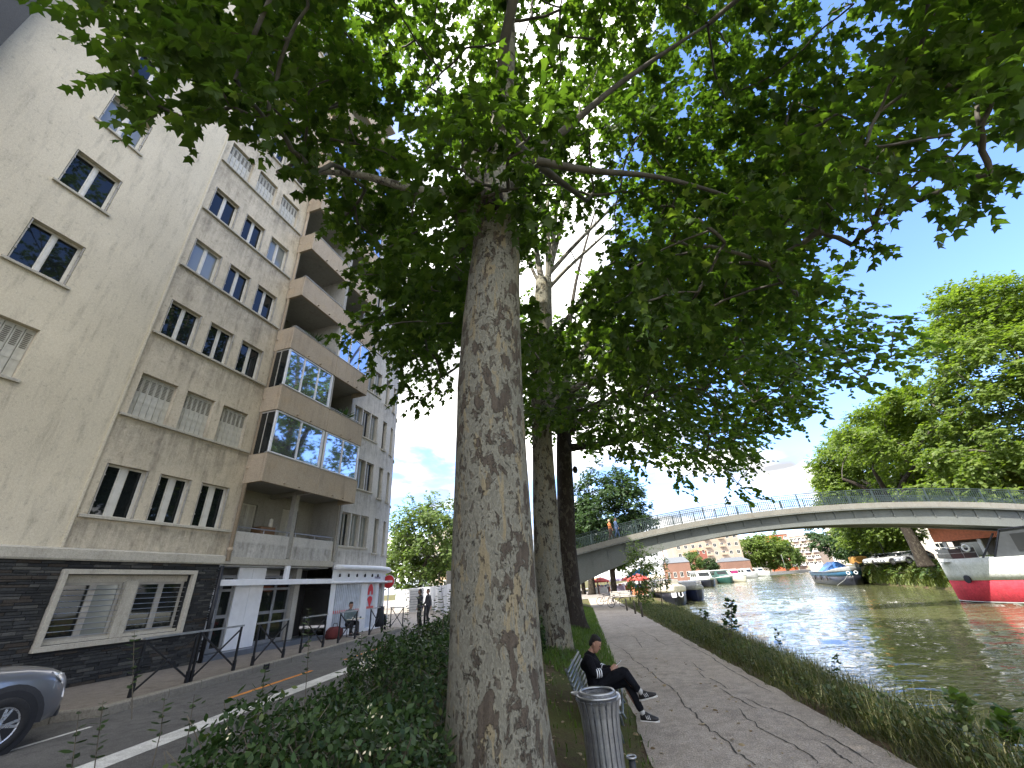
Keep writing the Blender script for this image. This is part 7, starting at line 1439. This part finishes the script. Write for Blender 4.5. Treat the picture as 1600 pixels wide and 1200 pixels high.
legR = [(-.02, 0, .50, .10), (.0, -.09, .52, .08), (.46, -.03, .68, .06), (.56, .02, .52, .048), (.66, .06, .40, .036), (.71, .06, .36, .032), (.80, .05, .37, .028)]
skin('body', [torso, [(-.10, 0, .82, .10), aL[0]]+aL[1:], [(-.10, 0, .82, .10), aR[0]]+aR[1:], legL, legR]+hand_fingers(aL[2][:3], (.9, -.35, .25), (0, .3, .9), (.3, .9, 0), .8)+hand_fingers(aR[2][:3], (.9, .3, .25), (0, -.3, -.9), (.3, -.9, 0), .8), M_SKIN, man)
add_head(man, hd_c, .62)
skin('sweater', [[(-.02, 0, .47, (.155, .185)), (-.06, 0, .62, (.135, .17)), (-.10, 0, .78, (.125, .185)), (-.10, 0, .90, (.10, .15)), (-.06, 0, .965, (.068, .070))], [(-.10, 0, .78, (.125, .185)), (-.10, .16, .89, .085), (.0, .235, .715, .070), (.14, .16, .70, .058), (.215, .10, .72, .048)], [(-.10, 0, .78, (.125, .185)), (-.10, -.16, .89, .085), (.01, -.235, .705, .070), (.14, -.14, .70, .058), (.225, -.07, .72, .048)]], M_SWEAT, man)
st_ = MB()
for k in range(3):
    for c0, c1, sg in (((.01, -.235, .705), (.14, -.14, .70), -1), ((.0, .235, .715), (.14, .16, .70), 1)):
        a, c = Vector(c0), Vector(c1); dd = (c-a).normalized(); p = a+dd*(.02+.04*k); st_.tube([p-dd*.008, p+dd*.008], .073-.0035*k, 14)
part('sleeve_stripe', st_, M_WHITE, man, True)
skin('trousers', [[(-.03, 0, .54, (.15, .18)), (-.02, 0, .47, (.14, .18)), (.05, .09, .49, (.10, .10)), (.30, .10, .52, .088), (.46, .10, .535, .075), (.54, .10, .36, .066), (.61, .10, .19, .058), (.625, .10, .165, .056)], [(-.02, 0, .47, (.14, .18)), (.05, -.09, .53, (.10, .10)), (.28, -.06, .63, .092), (.47, -.03, .695, .078), (.545, .005, .58, .068), (.625, .045, .455, .058), (.635, .05, .44, .056)]], M_TROUS, man)
part('sock', MB().tube([(.60, .10, .20), (.655, .10, .10)], [.046, .044], 12).tube([(.625, .045, .46), (.69, .06, .385)], [.046, .044], 12), M_SOCK, man, True)
shoe((.675, .10, .085), (1, -.06, 0), man); shoe((.705, .06, .375), (.95, -.1, .22), man)
ph = thing('phone', 'white phone held by the man on the bench', 'phone', (MP[0]+.375, MP[1]-.0, .80)); ph.rotation_euler = (0, R(-35), 0)
part('body', MB().cham(-.07, .07, -.036, .036, -.004, .004, .003), M_WHITE, ph); part('screen', MB().bb(-.066, .066, -.033, .033, .0045, .006), glass('phone_screen', (.03, .035, .04), .05), ph)
def walker(label, loc, rz, top, legs, skinm=M_SKIN, step=.18, seat=False, sc=1.0, cap=None, group=None):
    o = thing('person', label, 'person', loc, rz, group); o.scale = (sc, sc, sc)
    hip = .92; 
    if not seat:
        lg = [[(0, 0, hip, .11), (0, s*.09, hip-.06, .085), (s*step*.5+.04, s*.09, .50, .058), (s*step-.03*(s < 0), s*.09, .10, .040), (s*step+.12, s*.09, .045, .032)] for s in (-1, 1)]
        dz = 0
    else:
        dz = -.47
        lg = [[(0, 0, hip+dz, .11), (0, s*.09, hip+dz, .085), (.42, s*.13, .50, .058), (.44+.05*s, s*.13, .10, .040), (.58+.05*s, s*.13, .045, .032)] for s in (-1, 1)]
    z = lambda v: v+dz
    to = [(0, 0, hip+dz, .11), (0, 0, z(1.12), .11), (0, 0, z(1.34), .12), (0, 0, z(1.46), .06), (.01, 0, z(1.54), .05)]
    ar = []
    for s in (-1, 1):
        w_ = (.22*-s*.6+.06, s*.27, z(.88)) if not seat else (.36, s*.10, z(1.08))
        ar.append([(0, 0, z(1.34), .12), (0, s*.19, z(1.38), .06), ((-s*.05, s*.25, z(1.12), .045) if not seat else (.08, s*.26, z(1.14), .045)), (*w_, .032)])
    hf = []
    for s, a in zip((-1, 1), ar): hf += hand_fingers(a[-1][:3], (.15, 0, -1) if not seat else (1, -.2*s, 0), (0, 1, 0) if seat else (1, 0, 0), (0, -s, 0) if not seat else (0, 0, 1), .5)
    skin('body', [to]+ar+lg+hf, skinm, o, 1)
    add_head(o, (.02, 0, z(1.63)), .12 if not seat else .35, cap)
    skin('top', [[(0, 0, hip+dz, (.14, .17)), (0, 0, z(1.12), (.135, .165)), (0, 0, z(1.33), (.13, .18)), (0, 0, z(1.45), (.075, .09))]]+[[(0, 0, z(1.33), (.13, .18))]+[(p[0], p[1], p[2], p[3]*1.4) for p in a[1:3]]+[(a[3][0]*.85+a[2][0]*.15, a[3][1]*.85+a[2][1]*.15, a[3][2]*.85+a[2][2]*.15, .045)] for a in ar], top, o, 1)
    skin('trousers', [[(0, 0, hip+dz+.06, (.14, .17)), (0, 0, hip+dz-.03, (.13, .17))]+[(p[0], p[1], p[2], p[3]*1.35) for p in l[1:3]]+[(l[3][0], l[3][1], l[3][2]+.04, .055)] for l in lg], legs, o, 1)
    for l in lg: shoe((l[3][0], l[3][1], .085), (1, 0, 0), o, False)
    return o
M_BLUEJ = mat('blue_jeans', (.05, .09, .19), .85); M_ORANGET = mat('orange_top', (.50, .17, .05), .8); M_GREYT = mat('grey_green_top', (.11, .15, .16), .85); M_PALET = mat('pale_top', (.5, .48, .44), .85)
s0 = on_face(968, 848)[0]
walker('pedestrian in blue walking up the footbridge beside a person in orange', on_bridge(s0, .8), bang, M_BLUEJ, M_BLUEJ); walker('pedestrian in an orange top crossing the left end of the footbridge', on_bridge(s0-.55, .9), bang, M_ORANGET, mat('brown_trousers', (.12, .07, .05), .85), cap=mat('pale_hat', (.5, .42, .3), .8))
vp = atz(557, 992, .6)
sv_o = walker('street vendor in a grey green top sitting on a stool before the ribbed shop shutter', (-12.75, 17.05, .60), R(-20), M_GREYT, M_BLACK, seat=True)
stl = thing('stool', 'low folding stool under the seated street vendor', 'stool', (-12.75, 17.05, .60), R(-20))
part('seat', MB().cham(-.2, .2, -.2, .2, .30, .34, .015), M_BLACK, stl)
for a in (-1, 1):
    for c in (-1, 1): part('leg', MB().tube([(a*.16, c*.16, .30), (a*.19, c*.19, 0)], .014, 6), M_BLACK, stl)
tr_ = thing('tray', 'pale tray of goods on the knees of the seated vendor', 'tray', (-12.75+.42, 17.05-.16, 1.22), R(-20)); part('board', MB().cham(-.16, .16, -.32, .32, 0, .03, .01), M_BCREAM, tr_)
for k in range(5): part('goods', MB().sph((0, -.24+.12*k, .06), (.05, .045, .04), 8), M_PALET if k % 2 else M_GREYT, tr_, True)
rdb = thing('red_bag', 'dark red bag on the pavement beside the seated vendor', 'bag', (-12.85, 16.3, .6)); part('body', MB().loft([[(x*w, y*w, z) for x, y in ((-.2, -.28), (.2, -.28), (.24, 0), (.2, .28), (-.2, .28), (-.24, 0))] for z, w in ((0, .9), (.08, 1.05), (.3, 1.0), (.42, .6))]), mat('dark_red_cloth', (.10, .018, .018), .9, bump=.4), rdb, True); part('handle', MB().tube([(0, -.14, .4), (0, -.1, .54), (0, .1, .54), (0, .14, .4)], .014, 6), M_BLACK, rdb, True)
w1 = atz(655, 978, .47); walker('walker in dark clothes standing at the street crossing with a pale bag strap', (w1[0], w1[1], .465), R(200), mat('dark_top', (.03, .03, .035), .85), M_BLACK, step=.04)
w2 = atz(668, 975, .47); walker('second dark clothed walker just right of the first at the crossing', (w2[0], w2[1], .465), R(230), mat('charcoal_top', (.06, .06, .065), .85), M_BLACK, step=.05)
# ------------------------------------------------------------------ the quay under the bridge: bicycle, bench, market
def bicycle(label, loc, rz, m, group=None):
    o = thing('bicycle', label, 'bicycle', loc, rz, group)
    for x in (-.52, .52):
        w = part('wheel', MB().ring((x, 0, .34), .32, .018, 'y', 24, 6), M_TYRE, o, True); sp = MB()
        for k in range(10): sp.tube([(x, 0, .34), (x+.31*math.cos(k*PI/5), 0, .34+.31*math.sin(k*PI/5))], .003, 4)
        part('spokes', sp, M_STEEL, w)
    f = MB()
    for a, b_ in (((-.52, .34), (-.15, .78)), ((-.52, .34), (-.05, .30)), ((-.05, .30), (-.15, .80)), ((-.13, .74), (.36, .78)), ((-.05, .30), (.38, .70)), ((.35, .85), (.52, .34))): f.tube([(a[0], 0, a[1]), (b_[0], 0, b_[1])], .017, 6)
    part('frame', f, m, o); part('saddle', MB().sph((-.17, 0, .86), (.13, .065, .035), 8), M_BLACK, o, True); part('handlebar', MB().tube([(.38, -.28, .98), (.34, -.2, 1.0), (.34, .2, 1.0), (.38, .28, .98)], .014, 6).tube([(.35, 0, .85), (.34, 0, 1.0)], .014, 6), M_BLACK, o)
    return o
q = atz(948, 946, .02); bicycle('dark bicycle standing on the quay beyond the bridge, left of the pale bench', (q[0], q[1], .02), R(12), M_BLACK); q = atz(965, 949, .02); bicycle('second bicycle leaning by the posts under the bridge, close to the bench', (q[0], q[1], .02), R(30), mat('blue_frame', (.04, .07, .14), .4))
q = atz(972, 940, .02)
pb = thing('quay_bench', 'pale slatted bench on the quay behind the bicycles', 'bench', (q[0], q[1], .02), R(15))
for i in range(4): part('seat_slat', MB().bb(-1.0, 1.0, -.22+.12*i, -.13+.12*i, .42, .45), M_PALET, pb)
for i in range(3): part('back_slat', MB().bb(-1.0, 1.0, .26+.03*i, .29+.03*i, .55+.14*i, .66+.14*i), M_PALET, pb)
for x in (-.85, .85): part('leg', MB().bb(x-.03, x+.03, -.22, .28, 0, .419).bb(x-.03, x+.03, .30, .35, 0, .95), M_BLACK, pb)
GP = 'wooden posts at the edge of the quay'
for px, py, lab in ((980, 955, 'wooden post nearest the bicycles'), (993, 960, 'wooden post hidden in grass by the poplar'), (1004, 965, 'leaning wooden post at the poplar foot')):
    a = atz(px, py, -.02); o = thing('wooden_post', lab, 'post', tuple(a), group=GP); part('shaft', MB().tube([(0, 0, -.1), (.03, 0, .75)], .06, 8), M_TWIG, o, True); part('cap', MB().lathe([(.062, 0), (.03, .05)], 8, (.03, 0, .752)), M_TWIG, o)
GM = 'parasols and awnings of the quayside market'
mc = [('white', (.7, .7, .68)), ('red', (.5, .07, .06)), ('blue', (.06, .26, .55)), ('cream', (.66, .58, .42)), ('rust', (.5, .2, .1)), ('pale', (.6, .62, .66)), ('lilac', (.42, .38, .52))]
for i, (px, py, Y, ci) in enumerate(((933, 912, 88, 4), (945, 917, 86, 0), (957, 915, 92, 5), (967, 919, 85, 6), (978, 913, 88, 0), (986, 917, 82, 1), (996, 903, 70, 2), (1002, 900, 66, 2), (1000, 921, 62, 1), (1018, 916, 90, 3), (1030, 915, 95, 3), (940, 919, 80, 1))):
    t_ = aty(px, py, Y); colr, cc_ = mc[ci]
    o = thing('market_parasol', colr+' market parasol '+('between the bridge and the poplar', 'at the left end of the market row', 'behind the bicycles', 'in the middle of the market row', 'over the crowd behind the pale bench', 'near the poplar stem', 'high among the poplar leaves', 'just right of the other blue one', 'low behind the poplar foot', 'left of the moored black barge', 'at the bow of the black barge', 'close to the thick quay tree')[i], 'parasol', (t_[0], Y, .012), group=GM)
    h = max(1.9, t_[2]+.35); part('canopy', MB().lathe([(1.5, h-.25), (1.48, h), (.8, h+.32), (.05, h+.6)], 8), mat('canvas_'+colr, cc_, .8), o); part('pole', MB().tube([(0, 0, 0), (0, 0, h+.58)], .035, 6), M_WFRAME, o)
    part('stall', MB().cham(-1.0, 1.0, -.5, .5, 0, .9, .03), mat('canvas_'+mc[(i+3) % 7][0], mc[(i+3) % 7][1], .8), o); part('goods', MB().sph((-.5, -.1, 1.0), (.3, .3, .2), 8).sph((.3, .1, 1.0), (.35, .3, .2), 8), mat('canvas_'+mc[(i+1) % 7][0], mc[(i+1) % 7][1], .8), o)
GS = 'shoppers on the quay beyond the footbridge'
for i, (px, Y, t1_, lab) in enumerate(((936, 72, 'dark_top', 'shopper in dark clothes by the thick quay tree'), (952, 75, 'pale_top', 'shopper in a pale top behind the bicycle'), (962, 70, 'blue_jeans', 'shopper in blue beside the pale bench'), (985, 76, 'pale_top', 'shopper in a pale top close to the red parasol'))):
    a = aty(px, 930, Y); walker(lab, (a[0], Y, .012), R(40*i), MATS[t1_], M_BLACK, step=.1, group=GS)
def lamp(label, px, pt, pb_, Y, z0, m):
    a = aty(px, pb_, Y); c = aty(px, pt, Y); o = thing('street_lamp', label, 'street lamp', (a[0], Y, z0)); h = c[2]-z0
    part('post', MB().tube([(0, 0, 0), (0, 0, h*.5), (0, 0, h)], [.09, .07, .05], 8), m, o, True); part('lantern', MB().lathe([(.08, h), (.2, h+.15), (.24, h+.45), (.1, h+.55), (.02, h+.65)], 10), M_BGREY, o, True)
lamp('dark thin lamp post on the far bank left of the leaning trunk', 1385, 822, 872, 82, 1.5, M_BLACK); lamp('brown lamp post on the quay by the thick tree under the bridge', 937, 893, 932, 72, .01, mat('rust_post', (.20, .09, .05), .7)); lamp('pale lamp post on the quay before the orange flats', 1228, 868, 889, 285, .1, M_BGREY)
